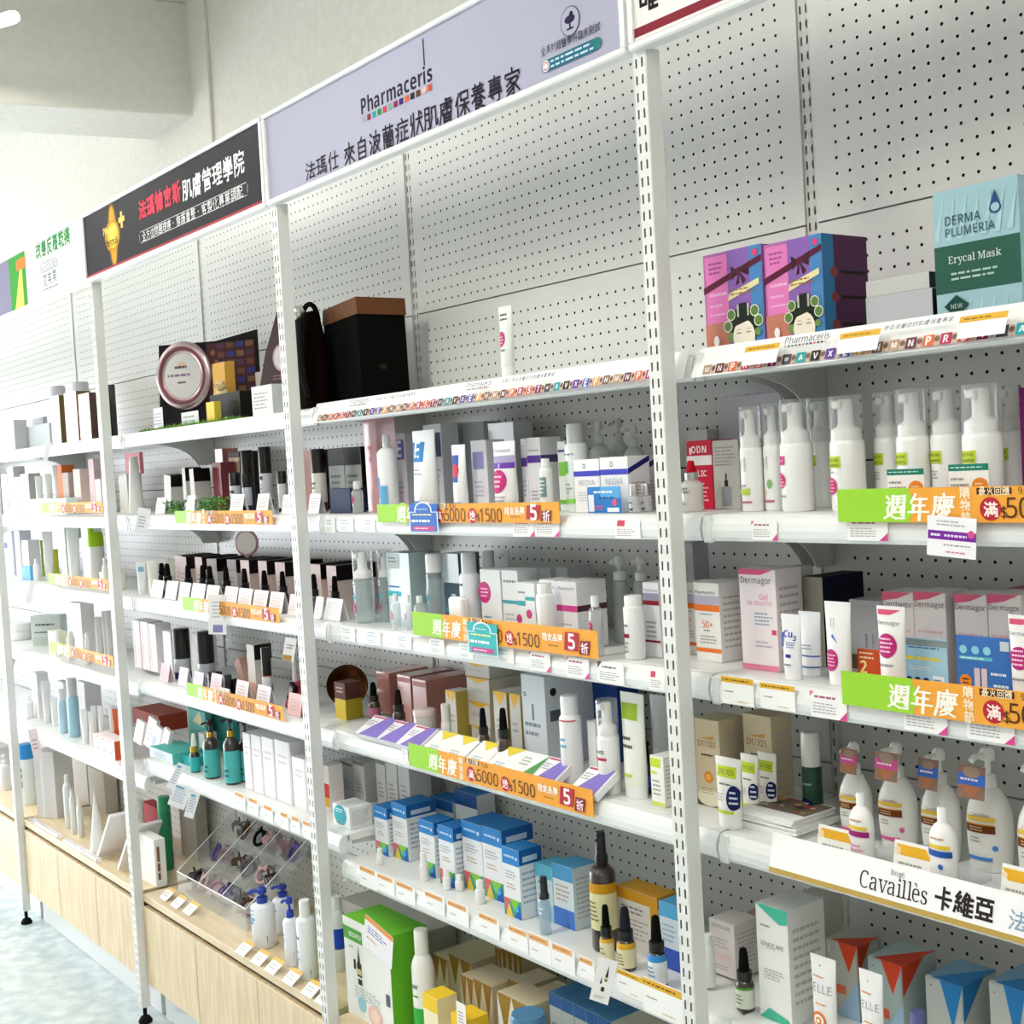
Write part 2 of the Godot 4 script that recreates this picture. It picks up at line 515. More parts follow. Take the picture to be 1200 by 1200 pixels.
func make_round(o: Node3D, kind: String, D: float, h: float, d: Dictionary) -> void:
	var R := D * .5
	var c: Array = d.c
	var c0: String = c[0]
	var c1: String = c[1 % c.size()]
	var c2: String = c[2 % c.size()]
	var ez: float = d.get("ez", 1.0)
	var seg: int = 20 if D > .02 else 14
	var bf: float = d.get("bf", {"pump": .62, "foamer": .62, "dropper": .5, "spray": .66, "bottle": .72, "cone": .9, "jar": .6, "stick": .62, "lotion": .66}[kind])
	var nr: float = d.get("nr", {"pump": .34, "foamer": .86, "dropper": .68, "spray": .58, "bottle": .45, "cone": .3, "jar": .95, "stick": 1.0, "lotion": .3}[kind])
	var yb := bf * h
	var pf := []
	match kind:
		"cone": pf = [Vector2(0, 0), Vector2(R * .96, 0), Vector2(R, h * .015), Vector2(R, h * .05), Vector2(R * nr, yb), Vector2(0, yb)]
		"jar", "stick": pf = [Vector2(0, 0), Vector2(R * .94, 0), Vector2(R, h * .04), Vector2(R, yb - h * .03), Vector2(R * .95, yb), Vector2(0, yb)]
		"lotion": pf = [Vector2(0, 0), Vector2(R * .78, 0), Vector2(R * .86, h * .02), Vector2(R * .97, h * .2), Vector2(R, h * .36), Vector2(R * .98, h * .45), Vector2(R * .9, h * .53), Vector2(R * .7, h * .61), Vector2(R * .5, h * .665), Vector2(R * .38, h * .685), Vector2(R * nr, yb + h * .03), Vector2(0, yb + h * .03)]
		"foamer": pf = [Vector2(0, 0), Vector2(R * .93, 0), Vector2(R, h * .02), Vector2(R, yb - h * .05), Vector2(R * .96, yb - h * .015), Vector2(R * nr, yb), Vector2(0, yb)]
		_:
			var sh: float = d.get("sh", .10) * h
			pf = [Vector2(0, 0), Vector2(R * .92, 0), Vector2(R, h * .02), Vector2(R, yb - sh), Vector2(R * lerpf(1.0, nr, .18), yb - sh * .6), Vector2(R * lerpf(1.0, nr, .6), yb - sh * .2), Vector2(R * nr, yb), Vector2(0, yb)]
	var mb := MB.new()
	mb.lathe(pf, seg, lin(c0), ez)
	var fin: String = d.get("f", "plastic")
	part(o, "bottle_body" if kind != "jar" else "jar_body", mb, clear_mat(c0, d.al) if d.has("al") else finish(fin))
	if d.has("al") and d.get("fill", .7) > 0.0:
		var lq := MB.new()
		lq.lathe([Vector2(0, .002)] + seg_profile(pf, .002, yb * d.get("fill", .7), -.0012) + [Vector2(0, yb * d.get("fill", .7))], seg, lin(d.get("lc", c0)), ez)
		part(o, "liquid", lq, clear_mat(d.get("lc", c0), .25))
	var k := MB.new()
	var cc := lin(c1)
	match kind:
		"pump", "lotion":
			var y0 := yb if kind == "pump" else yb + h * .02
			var rr := R * nr * 1.18
			k.lathe([Vector2(0, y0), Vector2(rr, y0), Vector2(rr, y0 + h * .09), Vector2(rr * .8, y0 + h * .1), Vector2(rr * .35, y0 + h * .11), Vector2(rr * .35, h * .9), Vector2(rr * .9, h * .9), Vector2(rr * .95, h * .96), Vector2(rr * .6, h), Vector2(0, h)], 14, cc)
			if c.size() > 2:
				var cl := MB.new()
				cl.lathe([Vector2(0, y0 - h * .002), Vector2(rr * 1.06, y0 - h * .002), Vector2(rr * 1.06, y0 + h * .085), Vector2(rr * .9, y0 + h * .093), Vector2(0, y0 + h * .093)], 16, lin(c2))
				part(o, "collar", cl, finish("metal"))
			var ln: float = d.get("noz", 1.0) * R
			k.tube([Vector3(0, h * .945, 0), Vector3(-ln * .35, h * .945, ln * .75), Vector3(-ln * .42, h * .92, ln * .9)], rr * .36, 8, cc)
			part(o, "pump_head", k, finish("plastic"))
		"foamer":
			k.lathe([Vector2(0, yb), Vector2(R * .86, yb), Vector2(R * .86, yb + h * .075), Vector2(R * .78, yb + h * .095), Vector2(R * .5, yb + h * .12), Vector2(R * .46, yb + h * .15), Vector2(R * .46, h * .95), Vector2(R * .4, h * .97), Vector2(0, h * .97)], 16, cc)
			k.box(Vector3(-R * .15, h * .925, R * .34), Vector3(R * .55, h * .07, R * .9), [cc], .002)
			part(o, "foam_pump", k, finish("plastic"))
			var cp := MB.new()
			cp.lathe([Vector2(R * .97, yb - h * .012), Vector2(R * .97, h * .985), Vector2(R * .93, h), Vector2(0, h)], seg, Color.WHITE)
			part(o, "clear_cap", cp, clear_mat("eef2f2", d.get("ca", .16)))
		"dropper":
			k.lathe([Vector2(0, yb), Vector2(R * nr * 1.15, yb), Vector2(R * nr * 1.2, yb + h * .02), Vector2(R * nr * 1.2, yb + h * .14), Vector2(R * nr * 1.0, yb + h * .15), Vector2(0, yb + h * .15)], 14, lin(c2))
			part(o, "collar", k, finish(d.get("cf", "plastic")))
			var bl := MB.new()
			bl.lathe([Vector2(0, yb + h * .15), Vector2(R * nr * .86, yb + h * .15), Vector2(R * nr * .84, yb + h * .22), Vector2(R * nr * .7, h * .9), Vector2(R * nr * .6, h * .975), Vector2(R * nr * .42, h), Vector2(0, h)], 12, cc)
			part(o, "dropper_bulb", bl, finish("rubber"))
		"spray":
			var rr := R * nr * 1.12
			k.lathe([Vector2(0, yb), Vector2(rr, yb), Vector2(rr, yb + h * .08), Vector2(rr * .78, yb + h * .1), Vector2(rr * .74, h * .985), Vector2(rr * .66, h), Vector2(0, h)], 14, cc)
			k.box(Vector3(-rr * .2, h * .93, rr * .7), Vector3(rr * .4, h * .025, rr * .3), [cc], .001)
			part(o, "spray_head", k, finish("plastic"))
		"bottle", "jar", "stick", "cone":
			var rr: float = R * d.get("cr", {"bottle": .55, "jar": 1.03, "stick": 1.0, "cone": .34}[kind])
			k.lathe([Vector2(0, yb), Vector2(rr, yb), Vector2(rr, h * .97), Vector2(rr * .93, h), Vector2(0, h)], seg, cc, ez)
			part(o, "lid" if kind == "jar" else "cap", k, clear_mat(c1, d.cal) if d.has("cal") else finish(d.get("cf", "plastic")))
	for b in d.get("b", []):
		var bm := MB.new()
		bm.lathe(seg_profile(pf, b[0] * h, b[1] * h, .0004), seg, lin(b[2]), ez)
		if bm.v.size() > 0: part(o, "label_band", bm, finish("print"))
	var f := Face.new()
	f.wd = D; f.ht = h
	for p in pf:
		if f.prof.is_empty() or p.y > f.prof[-1].x: f.prof.append(Vector3(p.y, maxf(p.x, .001), maxf(p.x, .001) * ez))
		elif p.y == f.prof[-1].x and p.y < yb * .5: f.prof[-1] = Vector3(p.y, maxf(p.x, .001), maxf(p.x, .001) * ez)
	for j in f.prof.size(): f.prof[j] += Vector3(0, .0005, .0005)
	print_face(o, "label", f, preset(d.get("p", [])))

func make_tube(o: Node3D, s: Vector3, d: Dictionary) -> void:
	var a := s.x * .5
	var b := s.z * .5
	var h := s.y
	var ch: float = d.get("ch", .16) * h
	var kb: float = d.get("kb", .8)
	var mb := MB.new()
	var rings := []
	for j in 9:
		var t := j / 8.0
		rings.append(Vector3(lerpf(a * kb, a, t), lerpf(b, .0014, pow(t, 1.25)), lerpf(ch, h * .95, t)))
	rings.append(Vector3(a, .0012, h))
	mb.loft(rings, 20, lin(d.c[0]))
	part(o, "tube_body", mb, clear_mat(d.c[0], d.al) if d.has("al") else finish(d.get("f", "plastic")))
	var cm := MB.new()
	cm.loft([Vector3(a * kb * .93, b * .93, 0), Vector3(a * kb * .97, b * .97, h * .01), Vector3(a * kb * .97, b * .97, ch * .95), Vector3(a * kb * .9, b * .9, ch + .0005)], 18, lin(d.c[1 % d.c.size()]))
	part(o, "cap", cm, finish("plastic"))
	var f := Face.new()
	f.wd = s.x; f.ht = h
	for r in rings: f.prof.append(Vector3(r.z, r.x, r.y))
	print_face(o, "label", f, preset(d.get("p", [])))

func make_card(o: Node3D, s: Vector3, d: Dictionary) -> void:
	# a standing card; "tent" folds a second leaf behind it
	var mb := MB.new()
	mb.box(Vector3(0, s.y * .5, 0), Vector3(s.x, s.y, .0008), cols(d.c), .0001)
	part(o, "card_sheet", mb, finish("paper"))
	if d.get("tent", false):
		var k := MB.new()
		k.box(Vector3(0, s.y * .5, 0), Vector3(s.x, s.y, .0008), [lin(d.c[0])], .0001)
		var leaf := part(o, "support_leaf", k, finish("paper"))
		var tl: float = deg_to_rad(d.get("tilt", 15.0))
		leaf.position = Vector3(0, s.y * (1.0 - cos(2.0 * tl)), -s.y * sin(2.0 * tl))
		leaf.rotation.x = 2.0 * tl
	var f := Face.new()
	f.wd = s.x; f.ht = s.y; f.o = Vector3(0, 0, .0004)
	print_face(o, "card_print", f, preset(d.get("p", [])))

func build_items() -> void:
	for block in GOODS:
		for it in block[2]:
			var d: Dictionary = it[8]
			var label: String = it[2] if block[0] == "" else it[2] + " " + block[0]
			var o := thing(it[1], label, d.get("cat", CAT[it[1]]), d.get("g", ""), Vector3(it[3], d.get("y", block[1]) + .0004, it[4]))
			o.rotation_degrees = Vector3(-d.get("tilt", 0.0), d.get("rot", 0.0), d.get("roll", 0.0))
			var s := Vector3(it[5], it[6], it[7])
			match it[0]:
				"box": make_box(o, s, d)
				"tube": make_tube(o, s, d)
				"card": make_card(o, s, d)
				_: make_round(o, it[0], s.x, s.y, d)

func noise_tex(seed_: int, size: Vector2i, freq: Vector2, ramp: Array, oct := 4) -> ImageTexture:
	var nz := FastNoiseLite.new()
	nz.seed = seed_
	nz.frequency = 1.0
	nz.fractal_octaves = oct
	var im := Image.create(size.x, size.y, false, Image.FORMAT_RGB8)
	var a := Color(ramp[0])
	var b := Color(ramp[1])
	var c := Color(ramp[2])
	for y in size.y:
		for x in size.x:
			# wrap by blending so that repeats meet
			var fx := float(x) / size.x
			var fy := float(y) / size.y
			var n1 := nz.get_noise_2d(fx * freq.x, fy * freq.y)
			var n2 := nz.get_noise_2d((fx - 1.0) * freq.x, fy * freq.y)
			var n3 := nz.get_noise_2d(fx * freq.x, (fy - 1.0) * freq.y)
			var v := n1 * (1.0 - fx) + n2 * fx
			v = v * (1.0 - fy) + (n3 * (1.0 - fx) + n2 * fx) * fy
			v = clampf(v * 1.3 + .5, 0, 1)
			im.set_pixel(x, y, a.lerp(b, v * 2.0) if v < .5 else b.lerp(c, v * 2.0 - 1.0))
	return ImageTexture.create_from_image(im)

func textured(tex: Texture2D, rough: float, scale: Vector3) -> StandardMaterial3D:
	var m := StandardMaterial3D.new()
	m.albedo_texture = tex
	m.roughness = rough
	m.uv1_triplanar = true
	m.uv1_world_triplanar = true
	m.uv1_scale = scale
	return m

func build_room() -> void:
	var x0 := -6.2
	var x1 := 3.2
	var z1 := 5.0
	var cx := (x0 + x1) * .5
	var floor_mat := textured(noise_tex(5, Vector2i(512, 512), Vector2(22, 22), ["aebfc4", "c0cdd0", "d4dddd"], 6), .3, Vector3.ONE * .6)
	var wall_mat := textured(noise_tex(8, Vector2i(256, 256), Vector2(30, 30), ["e2e0d7", "e5e3da", "e8e6de"], 3), .75, Vector3.ONE * .8)
	var mb := MB.new()
	mb.box(Vector3(cx, -.05, z1 * .5), Vector3(x1 - x0 + .2, .1, z1 + .3), [Color.WHITE])
	struct("floor", mb, floor_mat)
	mb = MB.new()
	mb.box(Vector3(cx, 3.17, z1 * .5), Vector3(x1 - x0 + .2, .1, z1 + .3), [Color.WHITE])
	struct("ceiling", mb, wall_mat)
	mb = MB.new()
	mb.box(Vector3(cx, 1.56, -.085), Vector3(x1 - x0, 3.12, .1), [Color.WHITE])
	struct("wall_back", mb, wall_mat)
	mb = MB.new()
	mb.box(Vector3(cx, 1.56, z1 + .05), Vector3(x1 - x0, 3.12, .1), [Color.WHITE])
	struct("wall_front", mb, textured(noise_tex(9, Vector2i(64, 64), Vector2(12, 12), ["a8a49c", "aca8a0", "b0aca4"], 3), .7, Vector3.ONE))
	mb = MB.new()    # the end wall leaves a shop-window opening 2.12 m high
	mb.box(Vector3(x0 - .05, 2.62, z1 * .5), Vector3(.1, 1.0, z1 + .2), [Color.WHITE])
	mb.box(Vector3(x0 - .05, 1.06, .13), Vector3(.1, 2.12, .46), [Color.WHITE])
	mb.box(Vector3(x0 - .05, 1.06, z1 - .2), Vector3(.1, 2.12, .6), [Color.WHITE])
	struct("wall_left", mb, wall_mat)
	mb = MB.new()
	for z in [.38, 1.5, 2.6, 3.6, 4.48]: mb.box(Vector3(x0 - .05, 1.06, z), Vector3(.05, 2.12, .04), [lin("c8cccc")], .002)
	for y in [.02, 2.1]: mb.box(Vector3(x0 - .05, y, 2.43), Vector3(.05, .04, 4.14), [lin("c8cccc")], .002)
	var wn := struct("window_1", mb, finish("paint"))
	for z in [[.4, 1.48], [1.52, 2.58], [2.62, 3.58], [3.62, 4.46]]:
		var g := MB.new()
		g.box(Vector3(x0 - .05, 1.06, (z[0] + z[1]) * .5), Vector3(.006, 2.04, z[1] - z[0]), [Color.WHITE], .001)
		part(wn, "pane", g, clear_mat("f4fafa", .06))
	mb = MB.new()
	mb.box(Vector3(x1 + .05, 1.56, z1 * .5), Vector3(.1, 3.12, z1 + .2), [Color.WHITE])
	struct("wall_right", mb, wall_mat)
	mb = MB.new()    # the beam that crosses the ceiling, a little askew
	mb.box(Vector3(0, 2.945, z1 * .5), Vector3(.32, .35, z1 + .4), [Color.WHITE], .004)
	var bm := struct("trim_1", mb, wall_mat)
	bm.rotation_degrees.y = -11.5
	bm.position = Vector3(-2.575, 0, 0)
	mb = MB.new()    # shallow pilaster in the corner next to the beam
	mb.box(Vector3(-2.31, 2.86, -.03), Vector3(.11, .52, .012), [Color.WHITE], .002)
	struct("trim_2", mb, wall_mat)

# sheet with round holes on a 25 mm grid, folded back at its edges
func board_mesh(w: float, h: float) -> ArrayMesh:
	var mb := MB.new()
	var col := lin("d9dad6")
	var p := .025
	var nx := 44
	var ny := int(floor((h - .044) / p)) + 1
	var gx := -nx * p * .5
	var gy := .019 - p * .5
	var r := .0028
	var nn := Vector3.BACK
	var ring := []
	for j in 8:
		var a := PI * .25 * j
		ring.append(Vector3(cos(a), sin(a), 0))
	var sq := [Vector3(1, 0, 0), Vector3(1, 1, 0), Vector3(0, 1, 0), Vector3(-1, 1, 0), Vector3(-1, 0, 0), Vector3(-1, -1, 0), Vector3(0, -1, 0), Vector3(1, -1, 0)]
	for iy in ny:
		for ix in nx:
			var c := Vector3(gx + (ix + .5) * p, gy + (iy + .5) * p, 0)
			var k := mb.v.size()
			for j in 8:
				mb.vert(c + ring[j] * r, nn, col); mb.vert(c + sq[j] * p * .5, nn, col)
			for j in 8:
				var a := k + j * 2
				var b := k + ((j + 1) % 8) * 2
				mb.ix.append(a); mb.ix.append(b); mb.ix.append(a + 1)
				mb.ix.append(b); mb.ix.append(b + 1); mb.ix.append(a + 1)
	var top := gy + ny * p
	var hw := w * .5
	mb.quad(Vector3(-hw, 0, 0), Vector3(gx, 0, 0), Vector3(gx, h, 0), Vector3(-hw, h, 0), nn, col)
	mb.quad(Vector3(-gx, 0, 0), Vector3(hw, 0, 0), Vector3(hw, h, 0), Vector3(-gx, h, 0), nn, col)
	mb.quad(Vector3(gx, 0, 0), Vector3(-gx, 0, 0), Vector3(-gx, gy, 0), Vector3(gx, gy, 0), nn, col)
	mb.quad(Vector3(gx, top, 0), Vector3(-gx, top, 0), Vector3(-gx, h, 0), Vector3(gx, h, 0), nn, col)
	var d := Vector3(0, 0, -.016)
	for e in [[Vector3(-hw, 0, 0), Vector3(hw, 0, 0), Vector3.DOWN], [Vector3(-hw, h, 0), Vector3(hw, h, 0), Vector3.UP], [Vector3(-hw, 0, 0), Vector3(-hw, h, 0), Vector3.LEFT], [Vector3(hw, 0, 0), Vector3(hw, h, 0), Vector3.RIGHT]]:
		mb.quad(e[0], e[1], e[1] + d, e[0] + d, e[2], col)
	return mb.mesh()

# closed square post whose front face has two rows of slots
func slotted_mesh(w: float, dp: float, y0: float, y1: float, sx: float, sw: float, sh: float, hex: String) -> ArrayMesh:
	var mb := MB.new()
	var col := lin(hex)
	var hw := w * .5
	var nn := Vector3.BACK
	var b := .0015
	var y := y0
	var rows := int((y1 - y0) / .025)
	for j in rows:
		var a := y0 + j * .025
		var s0 := a + (.025 - sh) * .5
		var s1 := s0 + sh
		var e := a + .025 if j < rows - 1 else y1
		mb.quad(Vector3(-hw + b, a, 0), Vector3(hw - b, a, 0), Vector3(hw - b, s0, 0), Vector3(-hw + b, s0, 0), nn, col)
		mb.quad(Vector3(-hw + b, s1, 0), Vector3(hw - b, s1, 0), Vector3(hw - b, e, 0), Vector3(-hw + b, e, 0), nn, col)
		for q in [[-hw + b, -sx - sw * .5], [-sx + sw * .5, sx - sw * .5], [sx + sw * .5, hw - b]]:
			mb.quad(Vector3(q[0], s0, 0), Vector3(q[1], s0, 0), Vector3(q[1], s1, 0), Vector3(q[0], s1, 0), nn, col)
	for s in [-1.0, 1.0]:
		mb.quad(Vector3(s * (hw - b), y0, 0), Vector3(s * (hw - b), y1, 0), Vector3(s * hw, y1, -b), Vector3(s * hw, y0, -b), Vector3(s, 0, 1).normalized(), col)
		mb.quad(Vector3(s * hw, y0, -b), Vector3(s * hw, y1, -b), Vector3(s * hw, y1, -dp), Vector3(s * hw, y0, -dp), Vector3(s, 0, 0), col)
	mb.quad(Vector3(-hw, y0, -dp), Vector3(hw, y0, -dp), Vector3(hw, y1, -dp), Vector3(-hw, y1, -dp), Vector3.FORWARD, col)
	mb.quad(Vector3(-hw, y1, 0), Vector3(hw, y1, 0), Vector3(hw, y1, -dp), Vector3(-hw, y1, -dp), Vector3.UP, col)
	mb.quad(Vector3(-hw, y0, 0), Vector3(hw, y0, 0), Vector3(hw, y0, -dp), Vector3(-hw, y0, -dp), Vector3.DOWN, col)
	return mb.mesh()

func put(parent: Node, called: String, mesh: Mesh, mat: Material, at := Vector3.ZERO) -> MeshInstance3D:
	var o := MeshInstance3D.new()
	o.name = called
	o.mesh = mesh
	o.material_override = mat
	o.position = at
	parent.add_child(o, true)
	return o

func letter_strip(han: String, at: Array, tags: Array) -> Array:
	var p := []
	var letters := "MNPRSTWAVXEFH"
	var tint := ["b89a80", "6a3444", "d86a3c", "b8305a", "d8604a", "8a1f58", "4a4c54", "1f9aa0", "2c2426", "5a3a98", "3a50b0", "d8a060", "7a5a48"]
	var dots := ["a8a0b0", "8a3048", "2a9a98", "2f8a38", "c83a5a", "78a098", "8a1f58", "3a2468", "d8603a", "2c2426", "5a3a28", "e0b0a0"]
	var s := .96 / 44
	for j in 44:
		var u := .02 + j * s
		p.append(["r", u, .06, u + .62 * s, .38, tint[j % 13]])
		p.append(["t", u + .31 * s, .22, .3 * s, letters[j % 13], "f2ecec", "b"])
		p.append(["r", u + .66 * s, .06, u + .94 * s, .36, "c8b09c"])
		p.append(["c", u + .8 * s, .24, .0032, "7a5a48"])
	for u in at:
		p.append(["t", u, .72, .066, "Pharmaceris", "4a4860", "i"])
		for k in 12: p.append(["r", u - .033 + k * .0055, .5, u - .0293 + k * .0055, .56, dots[k]])
		p.append(["z", u + (.125 if tags.is_empty() else .152), .68, .13 if tags.is_empty() else .088, han, "5a5868", 1.3, .9, .25])
	for u in tags: p.append_array([["r", u, .06, u + .055, .62, "f4f4f2"], ["r", u, .5, u + .055, .68, "e2b036"], ["l", u + .005, .54, u + .05, .64, 1, "8a6a20"]])
	return p

const SHELF_H := {
	0: [1.779, 1.537, 1.293, 1.05, .757], -1: [1.779, 1.537, 1.293, 1.05, .752], -2: [1.779, 1.537, 1.293, 1.045, .805],
	-3: [1.779, 1.537, 1.293, 1.03, .745], -4: [1.779, 1.537, 1.293, 1.03, .745], -5: [1.779, 1.537, 1.293, 1.03, .745]}
const BAYS := {0: "of right bay", -1: "under lavender sign", -2: "under black sign", -3: "under white sign", -4: "beyond farthest post", -5: "at far end"}
const LEVELS := ["top", "second", "third", "fourth", "fifth"]

func build_shelving() -> void:
	var paint := finish("paint")
	var panel := finish("panel")
	var boards := [[1.991, 2.493], [1.603, 1.991], [1.101, 1.603], [.60, 1.101], [.10, .60]]
	var bw := W - .026
	var meshes := []
	for b in boards: meshes.append(board_mesh(bw, b[1] - b[0] - .003))
	var up_mesh := slotted_mesh(.026, .02, .05, 2.5, .006, .0035, .0135, "cfd0cc")
	for k in range(-5, 1):
		var o := thing("pegboard_back", "white perforated steel back " + BAYS[k], "back panel", "perforated back panels", Vector3((k + .5) * W + SO, 0, 0))
		var bk := MB.new()
		bk.box(Vector3(0, 1.3, -.022), Vector3(bw, 2.38, .004), [lin("3a3a38")], .0005)  # unseen dark sheet, added in place of the shade behind the holes
		part(o, "added_dark_sheet", bk, finish("rubber"))
		for j in boards.size(): put(o, "perforated_board", meshes[j], panel, Vector3(0, boards[j][0] + .0015, 0))
	for k in range(-5, 2):
		var o := thing("slotted_upright", ["slotted steel strip at the far end", "slotted steel strip second from the far end", "slotted strip at left end of white-sign bay", "slotted strip between white-sign and black-sign back panels", "slotted strip between black-sign and lavender-sign back panels", "slotted strip between lavender-sign and right back panels", "slotted strip at the right end"][k + 5], "upright", "slotted back uprights", Vector3(k * W + SO, 0, -.0035))
		put(o, "slotted_strip", up_mesh, panel)
	# front posts with levelling feet
	var pm := slotted_mesh(.0294, .028, .05, 2.232, .0062, .0036, .0135, "e4e5e2")
	var ft := MB.new()
	ft.lathe([Vector2(0, 0), Vector2(.02, 0), Vector2(.021, .006), Vector2(.014, .018), Vector2(.006, .022), Vector2(.006, .052)], 14, lin("1c1c1e"))
	var ftm := ft.mesh()
	var names := {-5: "farthest but one slotted front post at far left", -4: "slotted front post just outside the left edge", -3: "farthest slotted front post at left edge", -2: "slotted front post at left end of the black sign", -1: "slotted front post between black and lavender signs", 0: "nearest slotted front post right of lavender sign", 1: "slotted front post right of the picture"}
	for k in range(-5, 2):
		var o := thing("shelf_post", "white " + names[k], "post", "slotted front posts", Vector3(k * W, 0, ZP))
		put(o, "slotted_column", pm, paint)
		put(o, "levelling_foot", ftm, finish("rubber"), Vector3(0, 0, -.014))
	# shelves
	for k in range(-5, 1):
		for j in 5: shelf_unit(k, j)
	# base cabinets
	var wood := textured(noise_tex(21, Vector2i(256, 256), Vector2(30, 3), ["d6bf98", "decaa6", "e6d5b4"], 4), .5, Vector3(1.2, 1.2, 1.2))
	var wood_top := textured(noise_tex(22, Vector2i(256, 256), Vector2(3, 26), ["dac69f", "e0cda9", "e7d7b6"], 4), .42, Vector3(1.2, 1.2, 1.2))
	for k in range(-5, 1):
		var o := thing("base_cabinet", "pale maple base cabinet with three doors " + BAYS[k], "cabinet", "maple base cabinets", Vector3((k + .5) * W, 0, 0))
		var wd := W - .033
		var m := MB.new()
		m.box(Vector3(0, .384, .156), Vector3(wd, .022, .312), [Color.WHITE], .0015)
		part(o, "deck_board", m, wood_top)
		m = MB.new()
		m.box(Vector3(0, .24, .145), Vector3(wd - .004, .262, .28), [lin("5a4e3e")], .001)
		part(o, "carcass", m, finish("paper"))
		for q in 3:
			var d := MB.new()
			d.box(Vector3(0, 0, 0), Vector3(wd / 3.0 - .0035, .238, .018), [Color.WHITE], .0012)
			var dd := part(o, "door", d, wood)
			dd.position = Vector3((q - 1) * wd / 3.0, .239, .306)
		m = MB.new()
		m.box(Vector3(0, .052, .14), Vector3(wd, .104, .25), [lin("dfe2e0")], .001)
		part(o, "plinth", m, paint)
	# header signs
	for s in [[-4, "ecebe6", "white header sign outside the left edge", [], "sheet"], [-3, "e6eae4", "white header sign with green Chinese lettering", "sign_white", "lettering"], [-2, "232327", "black header sign with red and white Chinese lettering", "sign_black", "lettering"], [-1, "aeaec2", "lavender header sign with dark Chinese lettering and coloured squares", "sign_lavender", "lettering"], [0, "f2f0ee", "white header sign with dark red line at top right", "sign_right", "lettering"]]:
		var xa: float = s[0] * W - .014
		var o := thing("header_sign", s[2], "sign", "header signs over the bays", Vector3(xa + W * .5, 2.229, ZP + .004))
		var m := MB.new()
		var wd := W - .008
		var h := .2
		m.box(Vector3(0, .006, -.004), Vector3(wd, .012, .026), [lin("f0f1f0")], .003)
		m.box(Vector3(0, h - .005, -.004), Vector3(wd, .01, .026), [lin("f0f1f0")], .003)
		for e in [-1.0, 1.0]: m.box(Vector3(e * (wd * .5 - .005), h * .5, -.004), Vector3(.01, h - .02, .025), [lin("f0f1f0")], .003)
		part(o, "frame", m, finish("gloss"))
		m = MB.new()
		m.box(Vector3(0, h * .5, -.002), Vector3(wd - .016, h - .02, .008), [lin(s[1])], .0003)
		part(o, "sign_panel", m, finish("sign"))
		var f := Face.new()
		f.wd = wd - .016; f.ht = h - .022; f.o = Vector3(0, .011, .002)
		print_face(o, s[4], f, preset(s[3]), "sign")

